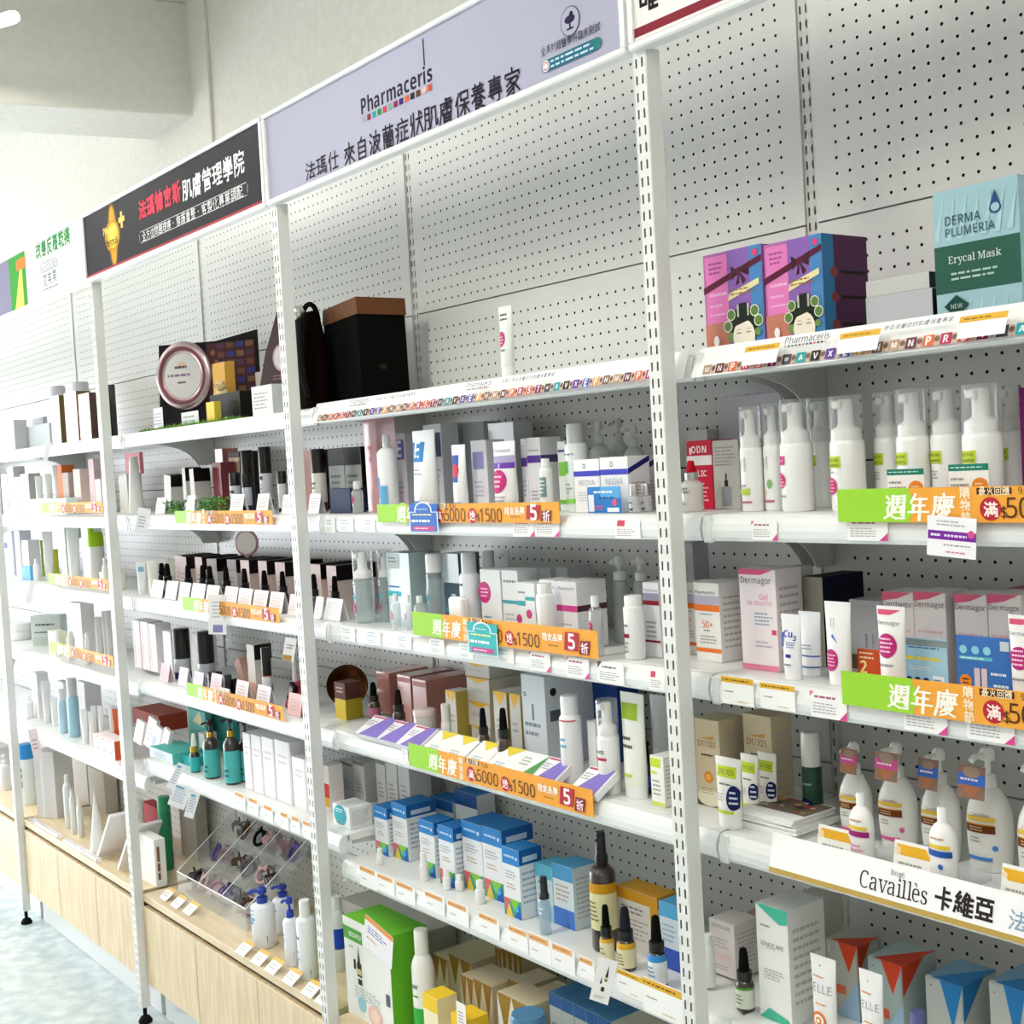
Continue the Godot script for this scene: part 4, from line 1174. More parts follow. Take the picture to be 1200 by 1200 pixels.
# ---------------------------------------------------------------- tables
# strokes of the Chinese characters, on a 16 x 16 grid with y down
var GL := {
"法": "2 1 4 3,1 6 3 8,1 15 4 10,6 4 15 4,10 1 10 8,5 8 16 8,10 8 6 14 14 14,12 11 15 15",
"瑪": "0 2 6 2,0 8 6 8,0 14 6 13,3 2 3 14,8 1 8 10,8 1 15 1,8 4 14 4,8 7 14 7,11 1 11 10,8 10 15 10 15 15 13 15,7 12 6 15,9 12 9 14,11 12 12 14,13 12 14 13",
"仕": "5 1 1 8,3 6 3 16,6 6 16 6,11 1 11 15,7 15 15 15",
"來": "1 4 15 4,8 0 8 16,4 5 1 10,4 6 6 9,12 5 9 9,12 6 15 9,8 9 1 15,8 9 15 15",
"自": "8 0 6 3,3 3 13 3 13 15,3 3 3 15 13 15,3 7 13 7,3 11 13 11",
"波": "2 1 4 3,1 6 3 8,1 15 4 10,6 4 15 4 14 7,10 0 10 8,7 4 7 9 5 15,7 8 14 8 9 14 6 16,8 9 15 16",
"蘭": "1 2 15 2,5 0 5 4,11 0 11 4,2 5 2 16,2 5 7 5 7 9 2 9,2 7 7 7,9 5 14 5 14 16 12 16,9 5 9 9 14 9,9 7 14 7,4 11 12 11,8 9 8 16,5 12 11 12 11 14 5 14 5 12,8 14 5 16,8 14 11 16",
"症": "8 0 9 2,3 3 16 3,3 3 3 10 1 16,0 5 2 7,0 11 3 9,6 6 15 6,11 6 11 15,11 10 15 10,7 9 7 15,5 15 16 15",
"狀": "2 1 2 7,5 0 5 16,1 7 5 7,3 7 3 11 1 15,8 5 16 5,12 0 12 6 8 15,12 6 16 15,14 1 15 3",
"肌": "1 1 1 10 0 15,1 1 6 1 6 15 4 15,1 5 6 5,1 9 6 9,9 2 9 9 7 15,9 2 14 2 14 14 16 14 16 11",
"膚": "8 0 8 3,8 1 14 1,2 3 15 3 14 5,2 3 2 9 0 16,8 3 8 6 13 6,5 5 12 4,4 7 14 7 14 10 4 10 4 7,9 7 9 10,5 11 5 16,5 11 13 11 13 16,5 13 13 13,5 15 13 15",
"保": "5 1 1 8,3 6 3 16,7 1 15 1 15 6 7 6 7 1,11 6 11 16,6 9 16 9,11 9 6 15,11 9 16 15",
"養": "5 0 6 2,11 0 10 2,2 2 14 2,3 4 13 4,1 6 15 6,8 2 8 6,8 6 1 11,8 6 15 11,5 9 11 9 11 13 5 13,5 9 5 16 8 15,5 11 11 11,12 12 8 14 15 16",
"專": "2 2 14 2,8 0 8 8,3 4 13 4 13 8 3 8 3 4,3 6 13 6,2 9 14 9,1 11 15 11,12 9 12 16 10 16,4 12 6 14",
"家": "8 0 8 2,1 5 1 3 15 3 15 5,3 6 13 6,8 6 2 10,6 8 9 11 9 16 7 16,8 10 2 13,9 12 2 16,9 9 15 15,14 7 10 10",
"德": "4 0 0 4,4 4 0 8,3 6 3 16,6 3 15 3,11 0 11 5,6 5 15 5 15 8 6 8 6 5,9 5 9 8,12 5 12 8,6 10 15 10,6 12 5 15,8 12 9 15 13 15 13 13,11 12 12 13,14 12 15 14",
"密": "8 0 8 2,1 5 1 3 15 3 15 5,4 6 3 8,5 5 6 9 11 9 11 8,8 4 9 6,12 4 4 9,13 6 14 8,8 10 8 15,3 11 3 15 13 15,13 11 13 15",
"斯": "1 3 8 3,2 1 2 11,6 1 6 11,2 5 6 5,2 8 6 8,0 11 8 11,3 12 1 15,5 12 7 15,14 0 10 2,10 2 10 9 8 16,10 6 16 6,13 6 13 16",
"管": "4 0 1 4,3 2 7 2,5 2 6 4,11 0 9 4,10 2 15 2,12 2 13 4,1 7 1 5 15 5 15 7,4 8 12 8 12 10 4 10,4 8 4 16,4 12 13 12 13 15 4 15",
"理": "0 2 6 2,0 7 6 7,0 13 6 12,3 2 3 13,8 1 15 1 15 8 8 8 8 1,8 4 15 4,11 1 11 15,8 11 15 11,7 15 16 15",
"學": "2 1 2 7,14 1 14 7,6 0 10 3,10 0 6 3,6 3 10 6,10 3 6 6,2 3 5 3,2 5 5 5,11 3 14 3,11 5 14 5,1 9 1 7 15 7 15 9,4 9 12 9 8 11,8 11 8 16 6 16,1 12 15 12",
"院": "1 1 1 16,1 1 5 1 3 5 5 8 4 10 2 10,10 0 10 2,6 4 6 2 16 2 16 4,8 6 14 6,6 9 16 9,9 9 8 13 5 16,12 9 12 15 15 15 16 13",
"週": "1 1 3 3,1 5 4 5 2 9 3 13,0 15 4 13 9 15 16 15,6 1 6 9 5 13,6 1 15 1 15 13 13 13,8 3 13 3,10 2 10 6,8 5 13 5,8 8 13 8 13 11 8 11 8 8",
"年": "5 0 2 5,4 3 14 3,4 7 13 7,4 7 4 11,0 11 16 11,9 3 9 16",
"慶": "8 0 9 2,2 2 16 2,2 2 2 9 0 16,4 4 14 4 14 7 4 7,6 3 5 8,9 4 9 7,11 4 11 7,4 8 16 8,5 9 4 11,7 9 8 11 12 11,9 9 10 10,12 9 13 11,8 11 4 14,7 12 12 12 8 15 4 16,7 13 15 16",
"購": "1 1 6 1 6 11 1 11 1 1,1 4 6 4,1 8 6 8,2 12 0 15,5 12 7 15,8 2 16 2,10 0 10 5,13 0 13 5,8 5 16 5,8 7 15 7 15 16 13 16,8 7 8 16,7 12 16 12,8 9 15 9,12 5 12 13",
"物": "2 2 1 6,2 4 7 4,4 0 4 16,0 11 7 9,10 0 7 6,9 4 15 4 14 15 12 15,12 5 8 11,14 6 9 14",
"節": "4 0 1 4,3 2 7 2,5 2 6 4,11 0 9 4,10 2 15 2,12 2 13 4,2 6 7 6 7 11 2 11,2 8 7 8,2 6 2 15 6 14,6 12 8 15,10 6 15 6 15 12 13 12,10 6 10 16",
"滿": "2 1 4 3,1 6 3 8,1 15 4 10,5 3 16 3,8 1 8 6,13 1 13 6,8 6 13 6,5 8 16 8 16 16 14 16,5 8 5 16,10 6 10 14,8 10 7 13,8 10 9 13,13 10 12 13,13 10 14 13",
"送": "1 1 3 3,1 5 4 5 2 9 3 13,0 15 4 13 9 15 16 15,8 0 9 3,13 0 12 3,6 4 15 4,5 7 16 7,10 4 10 8 6 12,10 8 15 12",
"折": "0 4 6 4,3 0 3 15 1 14,0 10 6 8,15 0 9 2,9 2 9 9 7 16,9 6 16 6,13 6 13 16",
"品": "4 1 12 1 12 6 4 6 4 1,1 9 7 9 7 15 1 15 1 9,9 9 15 9 15 15 9 15 9 9",
"牌": "2 0 2 9 0 16,5 0 5 5,2 5 7 5,2 9 6 9 6 16,11 0 10 2,8 2 15 2 15 8 8 8 8 2,8 5 15 5,11 2 8 11,13 8 13 16,7 11 16 11",
"指": "0 4 6 4,3 0 3 15 1 14,0 10 6 8,9 0 9 6 15 6 15 4,14 1 9 4,9 9 15 9 15 16 9 16 9 9,9 12 15 12",
"定": "8 0 8 2,1 5 1 3 15 3 15 5,3 7 13 7,8 7 8 15,8 11 13 11,4 9 4 12 1 16,4 13 9 15 16 15",
"卡": "8 0 8 8,8 3 13 3,1 8 15 8,8 8 8 16,8 11 13 13",
"維": "4 0 1 4 4 4,5 3 1 8 6 8,4 8 4 11,1 11 0 15,3 12 4 14,6 11 7 14,10 0 7 6,9 4 9 16,12 1 13 3,9 4 16 4,9 8 16 8,9 12 16 12,9 16 16 16,12 4 12 16",
"亞": "1 1 15 1,1 15 15 15,5 1 5 5 2 5 2 11 5 11 5 15,11 1 11 5 14 5 14 11 11 11 11 15,5 5 11 5,5 11 11 11",
"國": "1 1 15 1 15 15 1 15 1 1,3 4 13 4,4 6 8 6 8 9 4 9 4 6,3 12 8 11,10 3 12 12 14 11,13 6 9 12",
"唯": "1 3 6 3 6 12 1 12 1 3,10 0 7 6,9 4 9 16,12 1 13 3,9 4 16 4,9 8 16 8,9 12 16 12,9 16 16 16,12 4 12 16",
"改": "1 2 6 2 6 7 1 7 1 14 6 12,10 0 8 6,9 3 16 3,14 3 12 9 7 16,9 5 12 11 16 16",
"善": "5 0 6 2,11 0 10 2,2 2 14 2,3 4 13 4,2 6 14 6,8 2 8 8,4 7 5 8,12 7 11 8,1 9 15 9,4 11 12 11 12 15 4 15 4 11",
"反": "2 2 14 1,3 2 3 9 1 16,3 6 13 6 9 12 3 16,5 8 9 13 15 16",
"覆": "1 1 15 1,3 3 13 3 13 6 3 6 3 3,6 1 6 6,10 1 10 6,4 7 1 10,4 10 1 13,3 12 3 16,8 7 6 9,7 8 15 8,8 9 14 9 14 12 8 12 8 9,9 13 7 15,8 14 13 14 8 16,9 14 15 16",
"乾": "1 2 8 2,4 0 4 4,2 4 7 4 7 9 2 9 2 4,2 6 7 6,0 12 8 12,4 9 4 16,11 0 9 4,10 2 16 2,10 6 15 6 10 13 10 15 16 15 16 13",
"癢": "8 0 9 1,3 2 16 2,3 2 3 10 1 16,0 4 2 6,0 10 3 8,6 4 14 4,7 6 14 6,5 8 16 8,10 3 10 8,10 8 5 11,10 8 15 11,7 10 13 10 13 13 7 13,7 10 7 16,12 13 15 16",
"艾": "1 3 15 3,5 0 5 6,11 0 11 6,12 6 8 12 2 16,4 7 8 12 15 16",
"芙": "1 3 15 3,5 0 5 5,11 0 11 5,3 7 13 7,1 10 15 10,8 5 8 10 2 16,8 10 15 16",
"美": "5 0 6 2,11 0 10 2,2 2 14 2,3 4 13 4,2 7 14 7,8 2 8 7,1 10 15 10,8 8 7 11 1 16,8 10 15 16",
"全": "8 0 1 7,8 0 15 7,4 7 12 7,4 11 12 11,1 15 15 15,8 7 8 15",
"系": "13 0 4 2,8 2 4 5 9 5,11 4 3 9 13 9,8 9 8 16,4 11 2 14,12 11 14 14",
"列": "0 2 8 2,4 2 1 9,3 5 7 5 6 10 1 16,3 8 5 10,11 2 11 11,15 0 15 16 13 15",
"經": "4 0 1 4 4 4,5 3 1 8 6 8,4 8 4 11,1 11 0 15,3 12 4 14,6 11 7 14,8 1 16 1,10 3 8 5 10 8,13 3 11 5 13 8,15 3 14 5 16 8,9 10 15 10,12 10 12 15,8 15 16 15",
"醫": "1 1 8 1,1 1 1 7 8 7,3 2 2 4,2 4 7 4,4 4 2 6,10 1 10 3 9 5,10 1 14 1 14 4 15 4,10 5 14 5 9 8,11 6 15 8,2 9 14 9,3 11 13 11 13 16 3 16 3 11,6 9 6 13,10 9 10 13,3 14 13 14",
"科": "6 0 1 2,0 5 7 5,4 1 4 16,4 6 0 12,4 7 7 9,9 2 11 4,9 6 11 8,8 11 16 9,13 0 13 16",
"臨": "1 1 1 15,1 1 7 1,1 15 7 15,1 5 6 5 6 11 1 11,4 1 4 5,4 11 4 15,10 0 8 4,9 3 16 3,10 5 15 5 15 8 10 8 10 5,8 10 11 10 11 15 8 15 8 10,13 10 16 10 16 15 13 15 13 10",
"床": "8 0 9 2,2 3 16 3,2 3 2 10 0 16,4 7 15 7,9 4 9 16,9 7 4 14,9 7 15 14",
"測": "2 1 3 3,0 6 2 8,0 15 3 10,4 1 9 1 9 11 4 11 4 1,4 4 9 4,4 8 9 8,5 12 3 15,8 12 10 15,12 2 12 11,15 0 15 16 13 15",
"試": "3 0 4 2,0 3 7 3,1 6 6 6,1 8 6 8,1 11 6 11 6 15 1 15 1 11,8 4 16 4,8 8 13 8,10 8 10 14,8 14 13 13,13 0 14 10 16 15 16 12,15 1 16 3",
"方": "8 0 8 3,1 3 15 3,6 3 5 10 1 16,6 7 13 7 12 15 9 15",
"位": "5 1 1 8,3 6 3 16,10 0 11 3,6 4 16 4,8 6 9 12,14 6 12 14,6 15 16 15",
"問": "1 1 1 16,1 1 6 1 6 6 1 6,1 3 6 3,10 1 15 1 15 16 13 16,10 1 10 6 15 6,10 3 15 3,5 9 11 9 11 13 5 13 5 9",
"題": "2 0 6 0 6 5 2 5 2 0,2 3 6 3,0 7 7 7,4 7 4 13,4 10 7 10,2 9 0 14 8 15 16 15,8 1 16 1,9 3 15 3 15 11 9 11 9 3,9 6 15 6,9 8 15 8,10 12 8 14,14 12 16 14",
"療": "8 0 9 1,3 2 16 2,3 2 3 10 1 16,0 4 2 6,0 10 3 8,5 4 15 4,9 3 5 9,10 4 15 9,7 7 13 7 13 11 7 11 7 7,7 9 13 9,10 11 10 16,7 13 5 15,13 13 15 15",
"修": "4 0 1 6,3 4 3 16,6 4 6 12,9 0 7 5,8 3 15 3 8 8,9 4 15 8,13 8 8 11,14 10 8 14,15 12 8 16",
"護": "3 0 4 2,0 3 6 3,1 6 5 6,1 8 5 8,1 11 5 11 5 15 1 15 1 11,7 2 16 2,10 0 10 3,13 0 13 3,9 4 7 8,8 6 8 11,8 6 15 6,8 8 15 8,8 10 15 10,11 5 11 10,8 12 14 12 8 16,9 13 15 16",
"重": "13 0 3 2,1 4 15 4,3 6 13 6 13 11 3 11 3 6,3 8 13 8,8 1 8 15,3 13 13 13,1 15 15 15",
"整": "1 1 8 1,2 3 7 3 7 5 2 5 2 3,4 0 4 8,4 5 1 8,4 5 8 8,11 0 9 4,10 2 16 2,14 2 9 8,10 4 16 8,2 9 14 9,8 9 8 15,8 12 13 12,4 11 4 15,1 15 15 15",
"客": "8 0 8 2,1 5 1 3 15 3 15 5,6 4 2 8,5 6 11 6 2 11,5 7 14 11,5 11 12 11 12 15 5 15 5 11",
"製": "1 2 9 2,0 4 10 4,5 0 5 8,2 6 2 8,2 6 8 6 8 8,12 1 12 6,15 0 15 8 13 8,8 8 8 10,1 10 15 10,8 10 1 15,5 12 5 16 8 15,8 11 15 16,13 11 10 13",
"化": "5 1 1 8,3 6 3 16,15 3 8 9,9 1 9 15 16 15 16 12",
"業": "6 0 6 4,10 0 10 4,2 1 4 3,14 1 12 3,1 4 15 4,5 5 6 7,11 5 10 7,2 7 14 7,3 9 13 9,1 11 15 11,8 7 8 16,7 11 2 15,9 11 14 15",
"調": "3 0 4 2,0 3 6 3,1 6 5 6,1 8 5 8,1 11 5 11 5 15 1 15 1 11,8 1 8 10 6 15,8 1 16 1 16 15 14 15,10 4 14 4,12 2 12 7,10 7 14 7,10 10 14 10 14 13 10 13 10 10",
"配": "0 1 8 1,1 4 7 4 7 15 1 15 1 4,3 1 3 7,5 1 5 7,1 9 7 9,1 12 7 12,10 2 15 2 15 7 10 7 10 15 16 15 16 12",
"最": "4 0 12 0 12 5 4 5 4 0,4 2 12 2,0 7 16 7,2 7 2 14,6 7 6 16,2 9 6 9,2 12 6 12,0 15 7 13,8 9 14 9 8 16,9 10 16 16",
"火": "8 0 8 7 1 16,8 7 15 16,3 4 4 8,13 4 11 8",
"回": "1 1 15 1 15 15 1 15 1 1,5 5 11 5 11 11 5 11 5 5",
"饋": "4 0 0 5,4 0 7 4,2 6 6 6 6 10 2 10 2 6,2 8 6 8,2 10 1 15 6 14,9 1 15 1 15 4 9 4 9 1,12 0 12 6,8 6 16 6,9 8 15 8 15 13 9 13 9 8,9 10 15 10,10 14 8 16,14 14 16 16"}
# flat print on the goods: faces run from 0 to 1 across and from 0 to 1 up
var PR := {
"side_lines": [["l",.12,.15,.88,.85,9,"bdb9b5"]],
"lady": [["r",.42,0,.8,1,"8a62b0"],["r",.8,0,1,1,"4a84bc"],["r",.0,0,.42,.3,"c27c68"],["r",.04,.3,.42,.97,"e07cba"],["l",.1,.78,.38,.92,3,"9a4a80"],["l",.1,.55,.4,.62,1,"f0b8dc"],["l",.1,.45,.4,.5,1,"f0b8dc"],["l",.1,.36,.4,.41,1,"f0b8dc"],["g",0,.6,0,.67,1,.9,"5a1c34"],["g",0,.6,1,.84,1,.9,"5a1c34"],["g",.62,.78,.48,.84,.5,.7,"441426"],["g",.62,.78,.8,.86,.78,.72,"441426"],["g",.62,.78,.56,.64,.62,.66,"441426"],["g",.62,.78,.68,.64,.74,.68,"441426"],["c",.62,.78,.05,"5a1c34"],["c",.9,.93,.045,"e0407a"],["g",.42,.5,.44,.57,.95,.68,"e8dca8"],["g",.42,.5,.95,.62,.95,.68,"e8dca8"],["l",.46,.54,.9,.62,2,"a07a4a"],["c",.66,.23,.25,"20221c",1.0],["c",.46,.36,.075,"dfe6c8"],["c",.46,.36,.062,"5f8246"],["c",.4,.25,.075,"dfe6c8"],["c",.4,.25,.062,"5f8246"],["c",.45,.14,.06,"6f9256"],["c",.86,.37,.075,"dfe6c8"],["c",.86,.37,.062,"5f8246"],["c",.92,.27,.075,"dfe6c8"],["c",.92,.27,.062,"5f8246"],["c",.9,.16,.05,"6f9256"],["r",.6,.32,.74,.46,"1c1e18"],["r",.57,.33,.6,.45,"b8c4a0"],["r",.74,.33,.77,.45,"b8c4a0"],["c",.67,.13,.185,"efe8d6",1.15],["g",.52,.24,.62,.31,.8,.29,"20221c"],["r",.55,.165,.63,.175,"8a5a4a"],["r",.71,.165,.79,.175,"8a5a4a"],["r",.55,.2,.62,.208,"c0a890"],["r",.72,.2,.79,.208,"c0a890"],["c",.2,.12,.05,"f2ece8",1.4],["l",.08,.02,.34,.08,1,"e8e0dc"]],
"lady_side": [["r",0,0,.25,1,"2f6c98"],["r",.25,0,1,1,"4c2848"],["c",.25,.64,.09,"7a3a3a",.8],["c",.25,.4,.09,"7a3a3a",.8],["c",.25,.14,.09,"7a3a3a",.8],["r",.4,.63,.95,.66,"1c1018"],["r",.4,.39,.95,.42,"1c1018"],["r",.4,.13,.95,.16,"1c1018"]],
"erycal": [["r",0,.22,1,.58,"2c5a4c"],["g",.0,.62,.07,.62,.14,.97,"a9cbd4"],["g",.07,.0,.1,.0,.14,.2,"b4d2da"],["g",.14285714285714285,.62,.21285714285714286,.62,.28285714285714286,.97,"a9cbd4"],["g",.21285714285714286,.0,.24285714285714285,.0,.28285714285714286,.2,"b4d2da"],["g",.2857142857142857,.62,.3557142857142857,.62,.4257142857142857,.97,"a9cbd4"],["g",.3557142857142857,.0,.3857142857142857,.0,.4257142857142857,.2,"b4d2da"],["g",.42857142857142855,.62,.49857142857142855,.62,.5685714285714285,.97,"a9cbd4"],["g",.49857142857142855,.0,.5285714285714286,.0,.5685714285714285,.2,"b4d2da"],["g",.5714285714285714,.62,.6414285714285715,.62,.7114285714285715,.97,"a9cbd4"],["g",.6414285714285715,.0,.6714285714285714,.0,.7114285714285714,.2,"b4d2da"],["g",.7142857142857143,.62,.7842857142857143,.62,.8542857142857143,.97,"a9cbd4"],["g",.7842857142857143,.0,.8142857142857143,.0,.8542857142857143,.2,"b4d2da"],["g",.8571428571428571,.62,.927142857142857,.62,.9971428571428571,.97,"a9cbd4"],["g",.927142857142857,.0,.9571428571428571,.0,.9971428571428571,.2,"b4d2da"],["t",.36,.765,.42,"DERMA","24485c"],["t",.44,.675,.58,"PLUMERIA","24485c"],["g",.67,.8,.81,.8,.74,.93,"24487a"],["c",.74,.795,.07,"24487a",.8],["c",.74,.8,.05,"9dbfc8",.9],["t",.48,.46,.62,"Erycal Mask","dce8e0","s"],["l",.2,.3,.75,.38,2,"a8c8b8"],["g",.1,.12,.4,.12,.25,.2,"1c443c"],["g",.1,.12,.4,.12,.25,.02,"1c443c"],["t",.25,.115,.14,"NEW","b8d0c8"]],
"foam_side": [["t",.35,.45,.45,"DERMA","4a4c50","",1.57],["t",.55,.45,.62,"PLUMERIA","4a4c50","",1.57],["r",.1,.16,.75,.22,"b8cc5a"],["r",.1,.08,.8,.1,"b86a84"],["l",.1,.23,.7,.27,1,"a8809a"]],
"foam_side2": [["t",.3,.45,.45,"DERMA","4a4c50","",1.57],["t",.5,.45,.62,"PLUMERIA","4a4c50","",1.57],["c",.6,.25,.14,"8cb878",1.6],["r",.1,.08,.8,.1,"b86a84"],["c",.3,.17,.08,"e8a040"]],
"foam_pink": [["r",.04,.42,.45,.5,"cc3a80"],["t",.24,.46,.3,"Derma","f4d0e0"],["c",.22,.28,.24,"c8286e",1.0],["l",.05,.22,.4,.34,4,"f0b0d0"],["l",.1,.12,.6,.16,1,"8a8a90"]],
"foam_lime": [["r",.06,.38,.62,.48,"bccf3c"],["t",.34,.45,.4,"Derma","3a4020"],["t",.34,.405,.44,"Plumeria","3a4020"],["l",.1,.25,.5,.33,3,"a4a4a8"],["r",.08,.05,.4,.14,"a8c060"]],
"foam_lime_pink": [["r",.06,.38,.62,.48,"bccf3c"],["t",.34,.45,.4,"Derma","3a4020"],["t",.34,.405,.44,"Plumeria","3a4020"],["c",.25,.22,.24,"c8286e",1.0],["l",.08,.16,.42,.28,4,"f0b0d0"],["l",.1,.32,.5,.36,1,"a4a4a8"]],
"promo580": [["r",0,.86,1,1,"1f7f6c",.0],["l",.05,.9,.9,.96,1,"c8e8e0"],["c",.78,.55,.2,"e88a2c",.85],["l",.66,.48,.9,.62,2,"f4e0c0"],["l",.05,.5,.5,.75,2,"9a9a98"],["t",.42,.25,.34,"580","b0483a","b"],["l",.05,.12,.2,.32,1,"8a8a88"]],
"spf50": [["r",0,.64,1,.72,"e8762c"],["r",0,.72,1,.84,"b4b2c4"],["t",.45,.88,.78,"Pharmaceris","5a5e70"],["l",.2,.58,.85,.62,1,"7aa4c0"],["t",.5,.47,.42,"50+","e86a2c"],["l",.35,.38,.65,.41,1,"4a4e54"],["l",.2,.22,.85,.34,3,"a4a09c"],["r",0,.12,1,.17,"e8762c"]],
"dermagor_gel": [["r",0,.945,.6,1,"d8587e"],["g",.6,.945,.6,1,.95,1,"d8587e"],["t",.47,.88,.82,"Dermagor","5a565a"],["t",.66,.73,.22,"Gel","d87a96"],["t",.55,.67,.68,"de douche","e0a0b4"],["l",.4,.44,.9,.58,4,"8aa0b8"],["r",.85,.36,.97,.41,"d85070"],["r",0,0,1,.055,"e88aa4"],["l",.4,.22,.85,.3,2,"b0b0b4"]],
"dermagor": [["r",.0,.93,.5,1,"d05a7c"],["g",.5,.93,.5,1,.95,1,"d05a7c"],["g",.0,.9,.0,.93,.5,.93,"d05a7c"],["t",.5,.86,.92,"Dermagor","5a565a"],["l",.1,.55,.9,.62,1,"d8b8b8"],["t",.5,.42,.6,"Cremex","d8a0ac"]],
"dermagor_tube": [["r",.06,.9,.5,.96,"d85878"],["g",.5,.9,.5,.96,.85,.96,"d85878"],["t",.45,.8,.75,"Dermagor","8a868a"],["c",.42,.55,.34,"b82a74",1.05],["l",.18,.46,.66,.65,4,"f4d0e0"],["l",.2,.3,.75,.36,1,"9a96a0"]],
"cu3": [["t",.42,.7,.45,"Cu","2a3ab0","b"],["t",.74,.64,.14,"3","2a3ab0","b"],["l",.35,.48,.8,.58,3,"5a6ac0"],["r",.1,.5,.2,.72,"3a4ab8"],["r",.35,.34,.6,.39,"3038a8"],["l",.25,.2,.75,.26,1,"6a6a78"]],
"tube_plum": [["t",.3,.75,.28,"DERMA","6a6c74","",1.57],["t",.42,.74,.34,"PLUMERIA","6a6c74","",1.57],["g",.35,.58,.6,.5,.38,.62,"2a6ab8"],["c",.35,.3,.28,"b82a74",1.2],["l",.15,.22,.55,.38,4,"f0b8d4"]],
"promo_blue": [["r",0,.86,1,.98,"8a9a9c"],["l",.1,.8,.85,.85,1,"2a5a8a"],["l",.03,.55,.9,.7,1,"f0d838"],["l",.1,.4,.8,.48,2,"f4f4f4"],["c",.1,.2,.08,"20306a"],["c",.3,.2,.08,"20306a"],["c",.5,.2,.08,"20306a"],["r",.66,.1,.92,.32,"e8f0f6"],["l",.68,.14,.9,.28,2,"4a6a90"]],
"promo_navy": [["c",.13,.78,.07,"8ad0e4"],["c",.35,.78,.07,"8ad0e4"],["c",.56,.78,.07,"8ad0e4"],["r",.05,.62,.65,.68,"5ab8d0"],["l",.08,.63,.62,.67,1,"e8f4f8"],["c",.16,.28,.11,"e88a2c"],["l",.1,.22,.22,.34,2,"2a1a10"],["r",.32,.18,.42,.5,"dcc8cc"],["r",.45,.16,.55,.5,"dcc8cc"],["g",0,0,1,0,0,.18,"f0eeee"],["g",.3,.12,1,0,1,.08,"f0eeee"],["t",.62,.06,.2,"760","c84a5a","b"],["l",.62,.38,.95,.48,1,"dce8f4"],["l",.66,.2,.95,.3,1,"dce8f4"],["r",.8,.8,.96,.95,"c8d4dc"]],
"duxis_box": [["r",0,0,1,.1,"6a6440"],["c",.5,.1,.5,"e6dfca",.5],["t",.48,.72,.72,"DUXIS","8a5a28","s"],["g",.2,.78,.8,.82,.75,.77,"c89a50"],["l",.25,.56,.7,.62,1,"6a5a48"],["c",.5,.34,.17,"e8862c"],["c",.5,.34,.11,"f0b04a"],["l",.2,.14,.75,.22,3,"a89a80"]],
"duxis_tube": [["r",.1,.72,.85,.88,"c2d434"],["t",.48,.8,.6,"DUXIS","4a5a20","s"],["l",.25,.6,.7,.65,1,"5a5a58"],["c",.78,.45,.22,"1c2258",1.6],["l",.66,.34,.9,.56,3,"dfe2f0"],["r",.1,.22,.8,.26,"c2d434"],["l",.2,.38,.5,.5,3,"a8a8a4"]],
"cav_pink": [["t",.36,.47,.4,"Cavailles","a07a50","si"],["r",.06,.42,.68,.455,"e8c44a"],["r",.06,.325,.68,.39,"6e3a1c"],["l",.14,.335,.5,.38,2,"d8b890"],["r",.06,.39,.66,.4,"d89a3a"],["c",.66,.21,.06,"d85a9c"],["r",.1,.1,.6,.13,"d85a9c"],["l",.15,.24,.4,.3,2,"a8a49c"]],
"cav_blue": [["t",.36,.47,.4,"Cavailles","a07a50","si"],["r",.06,.42,.68,.455,"e8c44a"],["r",.06,.325,.68,.39,"6e3a1c"],["l",.14,.335,.5,.38,2,"d8b890"],["r",.06,.39,.66,.4,"d89a3a"],["c",.66,.21,.06,"4a8ad8"],["r",.1,.1,.6,.13,"4a8ad8"],["l",.15,.24,.4,.3,2,"a8a49c"]],
"cav_green": [["t",.36,.47,.4,"Cavailles","a07a50","si"],["r",.06,.42,.68,.455,"e8c44a"],["r",.06,.325,.68,.39,"6e3a1c"],["l",.14,.335,.5,.38,2,"d8b890"],["r",.06,.39,.66,.4,"d89a3a"],["c",.66,.21,.06,"6ab84a"],["r",.1,.1,.6,.13,"6ab84a"],["l",.15,.24,.4,.3,2,"a8a49c"]],
"wave_green": [["g",0,1,1,1,.75,.86,"4ab89c"],["g",0,1,.75,.86,.35,.93,"4ab89c"],["g",1,1,1,.88,.75,.86,"4ab89c"],["t",.48,.66,.72,"XENOCARE","6a6e70"],["l",.3,.62,.65,.64,1,"a8aaa8"],["l",.2,.35,.85,.45,4,"a8aaa8"],["g",0,.0,1,.0,.3,.1,"4ab89c"],["g",.3,.1,1,0,.9,.05,"4ab89c"],["l",.15,.8,.5,.84,1,"9aa09c"]],
"sun_tube": [["c",.4,.9,.03,"8a8e94"],["l",.15,.76,.6,.8,1,"e08a5a"],["t",.5,.66,.7,"ELLE","a0a4b0"],["c",.42,.32,.28,"e8762c"],["c",.42,.32,.2,"f2f1ef"],["c",.42,.32,.12,"e8923a"],["c",.42,.32,.06,"f2f1ef"],["l",.3,.48,.7,.52,1,"e8a050"],["l",.2,.2,.7,.23,1,"6a9ac8"]],
"violet_tube": [["t",.42,.87,.78,"Pharmaceris","6a6a74"],["r",.0,.62,1,.7,"6a3aa8"],["r",.0,.7,1,.8,"a8a0c0"],["t",.4,.66,.1,"X","e8e0f4","b"],["c",.4,.44,.36,"c02a78",.9],["l",.14,.34,.66,.54,3,"f4d0e0"],["l",.15,.15,.8,.25,2,"b0b0b8"]],
"neova": [["c",.42,.87,.055,"4a5258",1.2],["c",.42,.87,.035,"f1f2f3",1.2],["r",0,.68,1,.78,"3c40c0"],["t",.5,.56,.62,"NEOVA","a0a4a8"],["l",.15,.2,.8,.4,4,"c8ccd0"]],
"neova_side": [["g",0,.68,0,.78,1,1,"2a2a78"],["g",0,.68,1,.9,1,1,"2a2a78"],["l",.15,.1,.85,.55,7,"b8b4ba"]],
